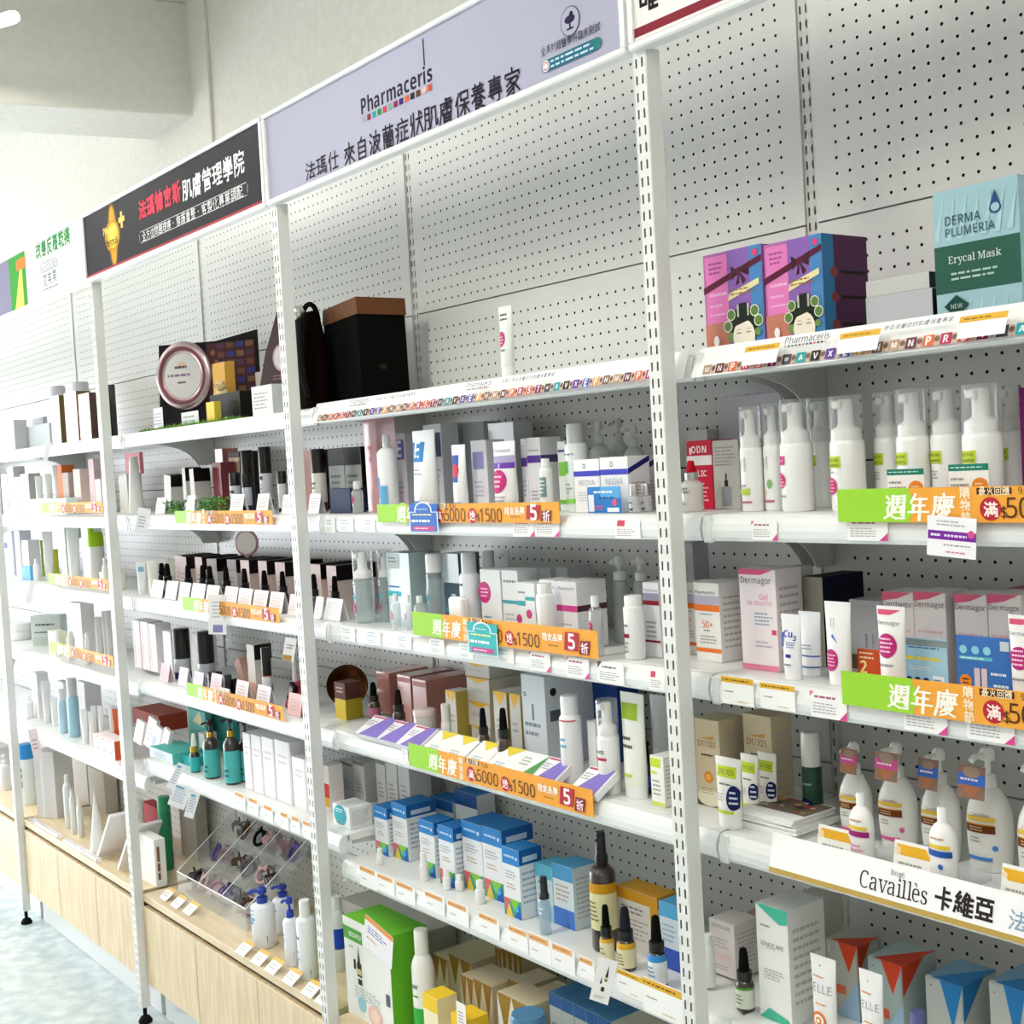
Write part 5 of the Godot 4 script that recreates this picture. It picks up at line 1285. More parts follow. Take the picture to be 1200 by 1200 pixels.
"micel": [["r",.1,.51,.6,.57,"e8eeee"],["l",.12,.515,.55,.565,1,"7a8a90"],["r",.05,.34,.6,.38,"34c0d4"],["l",.08,.38,.55,.44,1,"4a98c8"],["c",.32,.21,.26,"c83280"],["l",.14,.15,.5,.27,4,"f0b8d4"]],
"botox": [["r",0,.76,1,1,"2a80c8"],["l",.12,.84,.78,.92,1,"bcd6f0"],["c",.84,.87,.06,"cfe2f4"],["l",.15,.55,.85,.68,3,"a0a8b0"],["l",.2,.4,.8,.5,2,"c0a890"],["r",0,0,1,.26,"3f9a90"],["g",0,.26,.4,.26,.1,.05,"d86a6a"],["g",.35,.26,.9,.26,.6,.08,"8ac848"],["g",.1,0,.5,.0,.3,.2,"e8c84a"],["g",.6,0,1,0,.9,.2,"2a60c0"],["c",.75,.13,.1,"48b0e0"]],
"green_box": [["r",0,.93,1,1,"f2f4ee"],["r",0,.78,.42,.91,"5aa84c"],["t",.26,.845,.26,"BIOPEU","e8f0e0","b"],["g",.28,.52,.36,.52,.32,.76,"2c2620"],["r",.27,.44,.37,.58,"3a3028"],["r",.28,.46,.36,.52,"d8cc90"],["r",.2,.5,.25,.6,"2c2620"],["r",.28,.36,.37,.42,"30363c"],["l",.2,.22,.8,.34,4,"b8c0c0"],["c",.34,.17,.09,"9cd0d8"],["c",.62,.12,.15,"ecc4b0",.8],["c",.62,.12,.1,"f4d8c8",.8],["r",.88,.3,.96,.42,"5a6070"],["l",.12,.7,.24,.74,1,"8aa08a"]],
"banner": [["r",0,0,.19,1,"9bd43a"],["c",.165,.5,.037,"9bd43a",1.0],["z",.213,.44,.178,"週年慶","fbf6ea",2.5,1.05,.12,false,1.3],["z",.325,.46,.026,"購物節","fbe6c8",2.0,1.0,.0,true],["r",.352,.78,.43,.96,"4a2c16"],["z",.391,.87,.07,"最火回饋","f4e0c0",1.8,1.1],["t",.462,.87,.035,"9.20","6a4420"],["c",.382,.38,.024,"b8283a"],["z",.382,.38,.034,"滿","f8e8e0",2.0],["t",.412,.28,.014,"$","5a3418"],["t",.475,.4,.115,"5000","5a3418","",.0,1.05],["c",.571,.36,.024,"b8283a"],["z",.571,.36,.034,"送","f8e8e0",2.0],["t",.603,.26,.014,"$","5a3418"],["t",.668,.38,.115,"1500","5a3418","",.0,1.05],["z",.79,.6,.1,"指定品牌","fbf2e0",2.4],["l",.77,.25,.83,.34,1,"8a5a2c"],["r",.845,.18,.91,.86,"b8283c",.15],["t",.882,.52,.032,"5","fbf0ee","b"],["r",.915,.1,.96,.6,"8c2434",.2],["z",.942,.33,.034,"折","f8e8ea",2.2]],
"sign_lavender": [["t",.4582975064488392,.5842696629213464,.216,"Pharmaceris","2a2438","b",.0,1.02],["r",.5447119518486673,.6797752808988764,.5481513327601032,.9494382022471888,"2a2438"],["r",.351676698194325,.4016853932584264,.3632846087704213,.46629213483145926,"a8a0b0"],["r",.3684436801375752,.4016853932584264,.3800515907136715,.46629213483145926,"8a3048"],["r",.3852106620808255,.4016853932584264,.3968185726569218,.46629213483145926,"2a9a98"],["r",.40197764402407565,.4016853932584264,.41358555460017193,.46629213483145926,"2f8a38"],["r",.41874462596732587,.4016853932584264,.43035253654342215,.46629213483145926,"c83a5a"],["r",.43551160791057614,.4016853932584264,.4471195184866724,.46629213483145926,"78a098"],["r",.4522785898538263,.4016853932584264,.4638865004299226,.46629213483145926,"8a1f58"],["r",.4690455717970766,.4016853932584264,.48065348237317285,.46629213483145926,"3a2468"],["r",.4858125537403268,.4016853932584264,.49742046431642306,.46629213483145926,"d8603a"],["r",.5025795356835769,.4016853932584264,.5141874462596733,.46629213483145926,"2c2426"],["r",.5193465176268273,.4016853932584264,.5309544282029235,.46629213483145926,"5a3a28"],["r",.5361134995700774,.4016853932584264,.5477214101461737,.46629213483145926,"e0b0a0"],["r",.5528804815133276,.4016853932584264,.5644883920894239,.46629213483145926,"c8563a"],["z",.20636285468615656,.14606741573033596,.125,"法瑪仕","25212c",1.35,.9],["z",.5356835769561479,.1376404494382008,.505,"來自波蘭症狀肌膚保養專家","25212c",1.45,1.0],["c",.8993981083404987,.42696629213482934,.02,"4a4660"],["c",.8993981083404987,.42696629213482934,.0188,"aeaec2"],["c",.8993981083404987,.44382022471909965,.011,"2a2440",.5],["r",.8976784178847808,.35955056179775063,.9011177987962167,.44382022471909965,"2a2440"],["r",.8925193465176269,.3539325842696614,.9062768701633707,.37078651685393166,"2a2440"],["c",.9028374892519346,.4831460674157295,.004,"2a2440"],["z",.8968185726569219,.2696629213483124,.125,"全系列經醫學科臨床測試","3a3648",1.4,1.2],["r",.8426483233018057,.07865168539325726,.9518486672398968,.18539325842696583,"2f6c88"],["c",.8426483233018057,.13202247191011154,.0081,"2f6c88"],["c",.9518486672398968,.13202247191011154,.0081,"2f7c80"],["c",.8443680137575236,.13202247191011154,.0078,"e8e0e4"],["c",.8443680137575236,.13202247191011154,.0058,"c04a4a"],["c",.8443680137575236,.13202247191011154,.0044,"e8e0e4"],["l",.8555460017196905,.0870786516853924,.9484092863284609,.1769662921348307,2,"c0dce4"]],
"sign_black": [["c",.19653679653679682,.5,.036,"4a3416",2.15],["c",.19653679653679682,.5,.029,"8a6218",2.6],["c",.19653679653679682,.5,.022,"c8961c",3.2],["c",.1922077922077922,.5,.05,"b8861c",.75],["c",.19653679653679682,.5,.034,"e4b82c",.9],["c",.19653679653679682,.5,.018,"f4dc5a",1.2],["t",.17922077922077947,.62,.09,"Pharma","e8c860","b"],["t",.1835497835497837,.42,.085,"dermis","2a1c0c","b"],["r",.25281385281385305,.55,.26580086580086576,.8,"e0c060"],["r",.23982683982683994,.64,.27878787878787886,.72,"e0c060"],["z",.4909090909090911,.6686046511627894,.245,"法瑪德密斯","d83a4e",2.4],["z",.7722943722943724,.6337209302325582,.305,"肌膚管理學院","f0eef0",1.9],["r",.36969696969696975,.3488372093023259,.9264069264069265,.3575581395348844,"d8d8d8"],["r",.36969696969696975,.18604651162790717,.9264069264069265,.19476744186046563,"d8d8d8"],["r",.36363636363636376,.215116279069767,.3649350649350651,.3255813953488375,"d8d8d8"],["r",.92987012987013,.215116279069767,.9311688311688312,.3255813953488375,"d8d8d8"],["z",.46493506493506503,.26744186046511526,.17,"全方位問題理療","e8e8e8",1.5],["c",.5619047619047619,.26744186046511526,.002,"e8e8e8"],["z",.6294372294372295,.26744186046511526,.105,"修護重整","e8e8e8",1.5],["c",.6961038961038961,.26744186046511526,.002,"e8e8e8"],["z",.8112554112554112,.26744186046511526,.2,"客製化專業調配","e8e8e8",1.5],["r",0,0,1,.045,"a83040"]],
"sign_white": [["r",0,0,.3705627705627705,1,"8a86a0"],["r",.3705627705627705,0,.528138528138528,1,"3f9a3c"],["g",.4069264069264067,.0,.49350649350649334,.95,.49350649350649334,0,"d8d46a"],["r",.4415584415584414,.7,.5324675324675322,.9,"d8843c"],["z",.7705627705627702,.86,.29,"改善反覆乾癢","2f8a48",2.2,.95],["t",.7272727272727272,.54,.16,"A-DERMA","8a9098","s"],["r",.6580086580086578,.44,.8051948051948049,.45,"8a9098"],["z",.7316017316017314,.3,.12,"艾芙美","6a7078",1.4],["l",.6666666666666666,.1,.8051948051948049,.17,1,"9aa0a4"]],
"sign_right": [["z",.02943722943722944,.33,.036,"唯","241c1e",2.4],["r",0,.04,1,.115,"8c2c3c"]],
"cav_strip": [["r",0,0,1,.13,"b89a50"],["t",.205,.76,.02,"Rogé","6a6068","s"],["t",.2,.46,.1,"Cavaillès","3c3438","s",.0,1.25],["z",.3,.5,.083,"卡維亞","2c2428",2.4,1.05],["z",.385,.45,.055,"法國","8aa4bc",1.5]],
"shared_0": [["r",.2,.6,1,.9,"e8b02c",-.6],["c",.1,.72,.09,"f0d8b0"],["l",.15,.15,.85,.45,2,"a8a8a0"]],
"shared_1": [["g",.42,1,1,1,.72,.62,"d8492a"],["c",.18,.9,.02,"5a6064"],["r",.2,.3,.6,.42,"d86a50"],["g",1,.62,1,.2,.55,.0,"b8ac98"],["g",1,.55,.3,0,1,0,"9fc0dc"]],
"shared_2": [["g",0,1,.6,1,.0,.62,"c8442a"]],
"shared_3": [["g",1,0,1,1,.2,0,"d0482c"]],
"shared_4": [["g",.42,1,1,1,.72,.45,"2f7fc0"],["c",.18,.9,.02,"5a6064"],["g",1,.62,1,.2,.55,.0,"c8d4d8"],["r",.25,.05,.7,.3,"6aa8d4"]],
"shared_5": [["g",0,1,.6,1,.0,.55,"2a74b4"]],
"shared_6": [["g",1,0,1,1,.2,0,"2f7fc0"]],
"shared_7": [["l",.2,.3,.8,.42,1,"5a6462"],["r",.5,.1,.75,.16,"2a3030"]],
"shared_8": [["c",.3,.4,.3,"c84a88",1.6]],
"shared_9": [["r",.05,.85,.95,.95,"c48a80"]],
"shared_10": [["g",.0,1,1,1,.5,.78,"e8b832"],["l",.2,.4,.8,.6,2,"a8a8a4"],["r",.0,0,1,.03,"e0c060"]],
"shared_11": [["g",.15,.0,.95,1,.95,.0,"8a78c8"],["g",.15,0,.6,1,.95,1,"8a78c8"],["r",.05,.88,.6,.95,"c04a70"],["l",.06,.45,.4,.75,3,"9a9ab0"]],
"shared_12": [["g",.1,1,.9,1,.5,.6,"e8d24a"],["l",.25,.15,.75,.35,2,"a0b8c0"]],
"shared_13": [["r",0,.78,1,1,"1f5ea8"],["r",.15,.82,.8,.9,"c0d4ea"],["l",.1,.2,.9,.7,6,"9ab0c8"]],
"shared_14": [["g",0,1,.5,1,.25,.62,"8a6a2e"],["g",.5,1,1,1,.75,.62,"8a6a2e"],["r",.0,.0,1,.04,"9a8450"],["l",.2,.2,.8,.4,2,"7a7464"]],
"shared_15": [["r",0,.9,1,1,"2f5a90"],["l",.2,.5,.8,.8,3,"5a6a70"]],
"shared_16": [["r",0,.7,1,1,"1a1414"],["r",0,0,1,.7,"c8c8c4"]],
"shared_17": [["r",0,.72,1,1,"141212"],["l",.15,.3,.85,.6,3,"70726e"]],
"shared_18": [["l",.15,.3,.85,.8,4,"c8c4cc"]],
"shared_19": [["r",.0,.72,1,1,"e8d4d0"],["l",.2,.3,.8,.6,3,"b09a98"]],
"shared_20": [["r",0,.68,1,1,"1c1214"],["r",0,.66,1,.68,"cfc8c4"]],
"shared_21": [["r",.0,.72,1,1,"a89c9c"],["l",.2,.3,.8,.6,3,"b09a98"]],
"shared_22": [["l",.15,.2,.85,.85,6,"d8d0d4"]],
"shared_23": [["r",.2,.1,.3,.95,"e8ccd0"]],
"shared_24": [["l",.15,.2,.85,.8,4,"d0c4cc"]],
"shared_25": [["l",.2,.2,.8,.7,3,"e0c8cc"]],
"shared_26": [["c",.2,.32,.08,"1c3c3c",1.4],["l",.5,.1,.8,.25,2,"1c5050"]],
"shared_27": [["r",.9,0,1,1,"dcd4da"],["l",.2,.6,.8,.8,2,"e0d4da"]],
"shared_28": [["r",0,.92,1,1,"8a8a88"],["l",.2,.3,.8,.6,4,"9a9a98"],["r",0,.0,1,.06,"8a8a88"]],
"shared_29": [["c",.5,.5,.2,"8ab4dc",.5],["l",.3,.55,.75,.68,2,"6a94d0"],["r",.35,.42,.6,.45,"3a62b8"],["g",.55,.0,1,.0,1,.22,"2f4ca8"]],
"shared_30": [["r",0,.78,1,1,"e8b860"],["l",.15,.25,.85,.65,2,"c8c4bc"]],
"shared_31": [["l",.15,.2,.85,.8,6,"a8b8d8"],["r",.1,.82,.6,.92,"7ab0d8"]],
"shared_32": [["r",0,.4,1,.75,"c04a88"],["c",.5,.8,.32,"9a8070",.6],["g",.1,.4,.9,.4,.5,.0,"a86a4a"],["l",.1,.5,.9,.65,1,"e8d8e0"]],
"shared_33": [["r",0,.4,1,.75,"3a66b8"],["c",.5,.8,.32,"9a8070",.6],["g",.1,.4,.9,.4,.5,.0,"a86a4a"],["l",.1,.5,.9,.65,1,"e8d8e0"]]}
# price tags in the shelf rails: left, right, bottom, top, style
var TAGS := {
"0B": [[.1336,.1815,1.4998,1.5275,"p"],[.3038,.3687,1.5019,1.5317,"p"]],
"0C": [[.1344,.1993,1.2563,1.2943,"y"],[.2264,.2894,1.2547,1.2912,"p"],[.38,.4454,1.2568,1.2907,"p"],[.4725,.5378,1.2575,1.2919,"p"],[.0579,.1217,1.2538,1.2965,"y"]],
"-1B": [[-1.129,-1.0829,1.4986,1.5314,"w"],[-1.0677,-1.0036,1.5003,1.5315,"w"],[-.9607,-.9141,1.5012,1.5301,"w"],[-.4375,-.3745,1.4983,1.5279,"p"],[-.3726,-.3049,1.4991,1.5281,"p"],[-.1628,-.1021,1.498,1.5285,"r"]],
"-1C": [[-1.0858,-1.0257,1.2601,1.292,"w"],[-.9801,-.9189,1.2601,1.292,"w"],[-.8565,-.7996,1.2619,1.2912,"w"],[-.7332,-.6804,1.2615,1.2921,"w"],[-.6302,-.5845,1.2613,1.2909,"w"],[-.5035,-.4559,1.2643,1.2926,"w"],[-.4095,-.3506,1.2592,1.2927,"p"],[-.3056,-.2467,1.2575,1.2918,"p"],[-.2256,-.1595,1.2565,1.292,"k"],[-.0995,-.0639,1.2572,1.2883,"r"]],
"-1E": [[-1.0722,-.9966,.718,.7621,"o"],[-.9964,-.9248,.7229,.761,"o"],[-.9204,-.8448,.722,.7618,"o"],[-.8092,-.735,.7277,.7662,"o"],[-.7265,-.652,.7255,.7677,"o"],[-.6193,-.5511,.7279,.7687,"o"],[-.5242,-.4601,.7267,.7685,"o"],[-.4617,-.3949,.7231,.7704,"o"],[-.3939,-.3288,.7234,.7696,"o"],[-.3177,-.2766,.7278,.766,"o"],[-.2177,-.1558,.7311,.7726,"y"],[-.1557,-.0622,.719,.7766,"y"]],
"-2E": [[-1.4432,-1.4015,.7706,.8125,"o"],[-1.3847,-1.343,.7727,.8135,"o"],[-1.3271,-1.2866,.7715,.8133,"o"],[-1.7012,-1.6388,.7755,.8183,"o"],[-1.6206,-1.5645,.7751,.8171,"o"],[-1.5332,-1.4845,.7725,.8136,"o"]],
"-1D": [[-.8636,-.8397,1.0277,1.0501,"w"]]}
# everyday word for each name
const CAT := {"carton":"box","price_card":"card","bottle":"bottle","cream_tube":"tube","dropper_bottle":"bottle","foam_bottle":"bottle","lotion_bottle":"bottle","promo_banner":"banner","sample_pack":"box","vial":"bottle","hanging_tag":"tag","pump_bottle":"bottle","sachet":"sachet","hanging_leaflet":"leaflet","neck_tag":"tag","mask_box":"box","serum_bottle":"bottle","promo_card":"card","sample_bottle":"bottle","toner_bottle":"bottle","cream_jar":"jar","gift_box":"box","flat_box":"box","promo_tag":"tag","acrylic_riser":"riser","sun_tube":"tube","spray_bottle":"bottle","tub":"tub","cone_bottle":"bottle","lip_tube":"tube","display_tray":"tray","tray":"tray","shelf_strip":"strip","sale_badge":"badge","leaning_board":"board","clear_ticket_strip":"strip","roll_on_bottle":"bottle","white_block":"box","spray_can":"spray can","leaflet_holder":"holder","riser_box":"box","paper_bag":"bag","pink_tag":"tag","applicator":"tool","compact_case":"compact","brand_strip":"strip","hanging_card":"card"}
# goods by place: where, height of the surface, then shape, name, label, x, z, width, height, depth, looks
var GOODS := [
["on top shelf of right bay", 1.779, [
["box","mask_box","pink mask box with hair-roller lady, left of pair",.0688,.1975,.1177,.1512,.075,{"c":["b06aa8"],"p":"lady"}],
["box","mask_box","pink mask box with hair-roller lady, right of pair",.1849,.185,.106,.1471,.1,{"c":["b06aa8"],"p":"lady","sp":"lady_side"}],
["box","flat_box","lower of two stacked flat silver boxes",.3477,.18,.1074,.049,.08,{"f":"gloss","c":["b9bcc0","16161a","b9bcc0"],"p":[["r",0,.0,.03,1,"222226"]]}],
["box","flat_box","upper of two stacked flat silver boxes",.3443,.175,.1005,.0221,.08,{"f":"gloss","c":["c6c6c4","16161a","c6c6c4"],"y":1.8285}],
["box","mask_box","teal mask box with diamond pattern and dark green band",.4716,.19,.1207,.1676,.07,{"c":["9dbfc8"],"p":"erycal"}]]],
["on second shelf of right bay", 1.537, [
["box","carton","red serum carton with white stripe",-.0828,.145,.0566,.1123,.05,{"c":["c8243e"],"p":[["r",0,.64,1,.78,"f0eaea"],["t",.5,.87,.6,"ODN","f4e8ea","b"],["r",.12,.8,.2,.9,"f4e8ea"],["t",.6,.52,.35,"LIC","f0dede","b"],["l",.15,.1,.85,.4,5,"e6b8c0"]]}],
["box","carton","silver serum carton showing a dropper bottle",-.0152,.155,.0562,.1102,.05,{"f":"gloss","c":["b6b2ac"],"p":[["l",.1,.62,.9,.92,6,"8a8680"],["r",.3,.05,.68,.33,"8f9496"],["r",.42,.33,.56,.42,"222224"],["r",.46,.42,.52,.52,"222224"]]}],
["dropper","serum_bottle","clear serum bottle with red dropper bulb",-.0482,.225,.0361,.0808,.0361,{"al":.45,"lc":"eef0e8","fill":.9,"cf":"metal","bf":.62,"nr":.5,"c":["e6ebe6","b01c2c","c9c9c6"],"p":[["l",.2,.35,.8,.5,2,"6a7068"],["l",.25,.12,.75,.2,1,"8a9088"]]}],
["box","carton","tall plain grey carton standing behind the foam bottles",-.0582,.045,.1407,.1838,.06,{"c":["c4c4cc"]}],
["box","carton","low plain grey carton behind the red carton",-.1528,.07,.0461,.1315,.06,{"c":["cbcbcd"]}],
["foamer","foam_bottle","leftmost foam bottle with sideways lettering",.0755,.22,.0344,.1575,.0344,{"c":["f4f4f2","eeeeec"],"p":"foam_side","g":"foam pump bottles with clear caps"}],
["foamer","foam_bottle","foam bottle with sideways lettering and green leaf",.1064,.205,.0314,.1605,.0314,{"c":["f4f4f2","eeeeec"],"p":"foam_side2","g":"foam pump bottles with clear caps"}],
["foamer","foam_bottle","foam bottle with pink label and pink round sticker",.1671,.225,.0473,.1622,.0473,{"c":["f4f4f2","eeeeec"],"p":"foam_pink","g":"foam pump bottles with clear caps"}],
["foamer","foam_bottle","foam bottle with lime label, half hidden in rear row",.1362,.13,.0414,.1646,.0414,{"c":["f4f4f2","eeeeec"],"p":"foam_lime","g":"foam pump bottles with clear caps"}],
["foamer","foam_bottle","foam bottle with lime label and pink round sticker",.2542,.22,.0484,.1606,.0484,{"c":["f4f4f2","eeeeec"],"p":"foam_lime_pink","g":"foam pump bottles with clear caps"}],
["foamer","foam_bottle","foam bottle with lime label left of white promo tag",.2915,.1759,.0418,.1621,.0418,{"c":["f4f4f2","eeeeec"],"p":"foam_lime","g":"foam pump bottles with clear caps"}],
["foamer","foam_bottle","foam bottle behind left white and orange promo tag",.359,.215,.0445,.1618,.0445,{"c":["f4f4f2","eeeeec"],"p":"foam_lime","g":"foam pump bottles with clear caps"}],
["foamer","foam_bottle","foam bottle with lime label left of right promo tag",.4011,.2,.0432,.1619,.0432,{"c":["f4f4f2","eeeeec"],"p":"foam_lime","g":"foam pump bottles with clear caps"}],
["foamer","foam_bottle","large foam bottle behind right white and orange promo tag",.4687,.225,.0495,.1596,.0495,{"c":["f4f4f2","eeeeec"],"p":"foam_lime","g":"foam pump bottles with clear caps"}],
["foamer","foam_bottle","foam bottle in rear row at right picture edge",.4521,.13,.0361,.1596,.0361,{"c":["f4f4f2","eeeeec"],"p":"foam_lime","g":"foam pump bottles with clear caps"}],
["card","promo_tag","left white promo tag with teal header and orange disc",.3757,.258,.0568,.0562,.001,{"c":["f2f2ee"],"p":"promo580","y":1.5375}],
["card","promo_tag","right white promo tag with teal header and orange disc",.4714,.262,.0562,.0598,.001,{"c":["f2f2ee"],"p":"promo580","y":1.5375}],
["box","carton","purple carton cut by the right picture edge",.5218,.175,.0317,.1516,.05,{"c":["7a2a68"]}]]],
["on third shelf of right bay", 1.293, [
["box","carton","white sun-care carton with orange band and number 50",-.0532,.1675,.0557,.1272,.065,{"c":["e9e6e2"],"p":"spf50","sp":"side_lines"}],
["box","carton","white sun-care carton with orange band behind the post",-.1363,.1295,.0339,.1199,.059,{"c":["e9e6e2"],"p":"spf50","sp":"side_lines"}],
["box","carton","tall grey carton with purple letter X behind the post",-.2213,.05,.0255,.1786,.04,{"c":["b8b8c0"],"p":[["r",.1,.1,.95,.5,"3a2f78"],["t",.5,.3,.5,"X","e6e6ee","b"]]}],
["box","carton","tall white gel carton with pink wedge",.0696,.185,.0736,.1546,.06,{"c":["efe4e6"],"p":"dermagor_gel","sp":"side_lines"}],
["box","carton","grey carton edge right behind the pink gel carton",.0673,.125,.0331,.1507,.05,{"c":["d6d2ce"]}],
["box","carton","beige carton with navy side behind small tubes",.1132,.09,.0389,.137,.1,{"c":["b9b4a6","15152c","15152c"]}],
["tube","cream_tube","small white copper tube with blue lettering",.1591,.245,.0368,.095,.0202,{"c":["f2f2f4","f2f2f4"],"p":"cu3"}],
["tube","cream_tube","small white tube with thin blue line",.16,.205,.0414,.0943,.0228,{"c":["f2f3f5","e8eaee"],"p":[["r",.05,.3,.95,.325,"4a6ab0"],["l",.25,.4,.75,.5,2,"8a96b8"],["r",.05,.13,.95,.15,"4a6ab0"]]}],
["tube","cream_tube","white tube with sideways lettering and pink round sticker",.2403,.24,.0458,.117,.0252,{"c":["f4f3f2","f0f0ee"],"p":"tube_plum"}],
["box","carton","grey carton with sideways lettering behind white tubes",.2183,.12,.058,.1078,.06,{"f":"gloss","c":["bcc0c4"],"p":[["t",.5,.45,.35,"DERMA","3a3c40","",1.57],["t",.7,.45,.35,"PLUMERIA","3a3c40","",1.57],["r",.0,.05,.25,.25,"6a6040"]]}],
["card","price_card","red-orange price card with white figures",.2792,.225,.0393,.0502,.001,{"c":["c8502a"],"p":[["l",.1,.7,.9,.95,2,"f0d8b0"],["t",.25,.5,.3,"2","f4e090","b"],["t",.6,.18,.75,"$1170","f6ecd8","b"]],"y":1.2935}],
["tube","cream_tube","white and pink tube with magenta round sticker, left one",.3374,.25,.046,.1172,.0253,{"c":["f4f2f1","f0eeee"],"p":"dermagor_tube"}],
["box","carton","left carton of the left pink-cornered pair",.3047,.1625,.0508,.1281,.055,{"c":["ded6d6"],"p":"dermagor","g":"pink-cornered cream cartons"}],
["box","carton","right carton of the left pink-cornered pair",.3558,.1625,.0503,.1305,.055,{"c":["ded6d6"],"p":"dermagor","g":"pink-cornered cream cartons"}],
["card","promo_card","pale blue promotion card with yellow headline",.371,.225,.0666,.0722,.001,{"c":["a9d2e8"],"p":"promo_blue","y":1.2935}],
["box","carton","left carton of the right pink-cornered pair",.4183,.1625,.0485,.1304,.055,{"c":["ded6d6"],"p":"dermagor","g":"pink-cornered cream cartons"}],
["box","carton","right carton of the right pink-cornered pair",.4677,.1625,.0479,.1328,.055,{"c":["ded6d6"],"p":"dermagor","g":"pink-cornered cream cartons"}],
["box","carton","pink-topped carton standing in the rear row",.441,.075,.0551,.1285,.05,{"c":["d6cccc","d6cccc","c05a78"]}],
["card","promo_card","blue promotion card with hearts and two tubes",.4614,.23,.0796,.0821,.001,{"c":["3f74bc"],"p":"promo_navy","y":1.2935}],
["tube","cream_tube","white and pink tube with magenta round sticker, right one",.5299,.25,.04,.1168,.022,{"c":["f4f2f1","f0eeee"],"p":"dermagor_tube"}]]],
["on fourth shelf of right bay", 1.05, [
["box","carton","cream oval-printed carton beside the post",-.0783,.16,.0555,.144,.06,{"c":["cfc0a0"],"p":"duxis_box","sp":"side_lines"}],
["box","carton","cream oval-printed carton behind navy sticker tubes",.007,.1391,.0591,.1576,.0483,{"c":["cfc0a0"],"p":"duxis_box","sp":"side_lines"}],
["tube","cream_tube","white tube with lime label and navy sticker, front one",.0243,.25,.0538,.1078,.0296,{"c":["efeee8","f2f2f0"],"p":"duxis_tube"}],
["tube","cream_tube","white tube with lime label and navy sticker, middle one",.022,.2,.0369,.1036,.0203,{"c":["efeee8","f2f2f0"],"p":"duxis_tube"}],
["tube","cream_tube","white tube with lime label and navy sticker, rear one",.0361,.175,.0388,.1036,.0214,{"c":["efeee8","f2f2f0"],"p":"duxis_tube"}],
["bottle","roll_on_bottle","green roll-on bottle with white cap and navy sticker",.0952,.14,.0311,.1385,.0311,{"bf":.62,"nr":.85,"cr":.95,"sh":.03,"c":["1f4a38","ecebe4"],"p":[["c",.45,.2,.4,"1c2454",.8],["t",.45,.2,.4,"SPF","e8e8f0","b"],["r",.2,.42,.8,.44,"8ab09a"]]}],
["lotion","lotion_bottle","lotion pump bottle with pink neck tag, left one",.2015,.17,.0502,.1423,.0502,{"ez":.62,"rot":18,"c":["ecebe6","f2f1ee"],"p":"cav_pink","g":"white lotion bottles with pumps and hanging neck tags"}],
["lotion","lotion_bottle","lotion pump bottle with pink neck tag, right one",.2752,.1695,.0579,.1524,.0579,{"ez":.62,"rot":18,"c":["ecebe6","f2f1ee"],"p":"cav_pink","g":"white lotion bottles with pumps and hanging neck tags"}],
["lotion","lotion_bottle","lotion pump bottle with blue neck tag, left one",.3459,.17,.0562,.1544,.0562,{"ez":.62,"rot":18,"c":["ecebe6","f2f1ee"],"p":"cav_blue","g":"white lotion bottles with pumps and hanging neck tags"}],
["lotion","lotion_bottle","lotion pump bottle with blue neck tag, right one",.419,.1668,.0622,.166,.0622,{"ez":.62,"rot":18,"c":["ecebe6","f2f1ee"],"p":"cav_blue","g":"white lotion bottles with pumps and hanging neck tags"}],
["lotion","lotion_bottle","lotion pump bottle at the right picture edge",.5066,.19,.0597,.1716,.0597,{"ez":.62,"rot":18,"c":["ecebe6","f2f1ee"],"p":"cav_green","g":"white lotion bottles with pumps and hanging neck tags"}],
["bottle","sample_bottle","small white lotion bottle with magenta band",.2765,.255,.0372,.0974,.0372,{"ez":.7,"bf":.82,"nr":.34,"cr":.36,"sh":.2,"c":["f2f1ef","f4f4f2"],"p":[["r",.1,.5,.9,.55,"e8c23a"],["r",.05,.4,.95,.48,"9c2a72"],["l",.25,.6,.75,.66,1,"c08a60"],["l",.2,.12,.8,.3,3,"e08ab0"]]}],
["bottle","sample_bottle","small white lotion bottle with blue band",.4113,.262,.0384,.1028,.0384,{"ez":.7,"bf":.82,"nr":.34,"cr":.36,"sh":.2,"c":["f2f1ef","f4f4f2"],"p":[["r",.1,.5,.9,.55,"e8c23a"],["r",.05,.4,.95,.48,"2a56a8"],["l",.25,.6,.75,.66,1,"c08a60"],["c",.6,.28,.09,"3a6ac0"],["r",.2,.1,.7,.15,"4a90d8"]]}],
["card","price_card","yellow-striped price card left of the magenta-banded bottle",.2364,.27,.0592,.0426,.001,{"c":["f4f3ee"],"p":"shared_0","tilt":12,"tent":true,"y":1.0505}],
["card","price_card","yellow-striped price card between the two small lotion bottles",.3644,.27,.0581,.0465,.001,{"c":["f4f3ee"],"p":"shared_0","tilt":12,"tent":true,"y":1.0505}],
["card","price_card","yellow-striped price card at the right picture edge",.5172,.27,.0448,.0483,.001,{"c":["f4f3ee"],"p":"shared_0","tilt":12,"tent":true,"y":1.0505}],
["box","acrylic_riser","clear acrylic riser block, left one",.2947,.22,.0268,.0165,.03,{"al":.3,"bn":"acrylic_block","c":["dfe6e6"]}],
["box","acrylic_riser","clear acrylic riser block, right one",.4278,.22,.0311,.022,.03,{"al":.3,"bn":"acrylic_block","c":["dfe6e6"]}]]],
["on fifth shelf of right bay", 0.757, [
["box","carton","white and pink slim carton behind the post",-.0919,.135,.0568,.0914,.06,{"c":["e4dcd8"],"p":[["t",.5,.9,.75,"XENOCARE","8a8486"],["r",.15,.3,.85,.4,"eccccc"],["l",.2,.1,.8,.2,2,"b0a8a8"],["l",.2,.5,.8,.7,3,"c0b8b8"]],"sp":"side_lines"}],
["box","carton","brown carton behind the slim pink carton",-.081,.07,.0233,.0929,.06,{"c":["b4957a"]}],
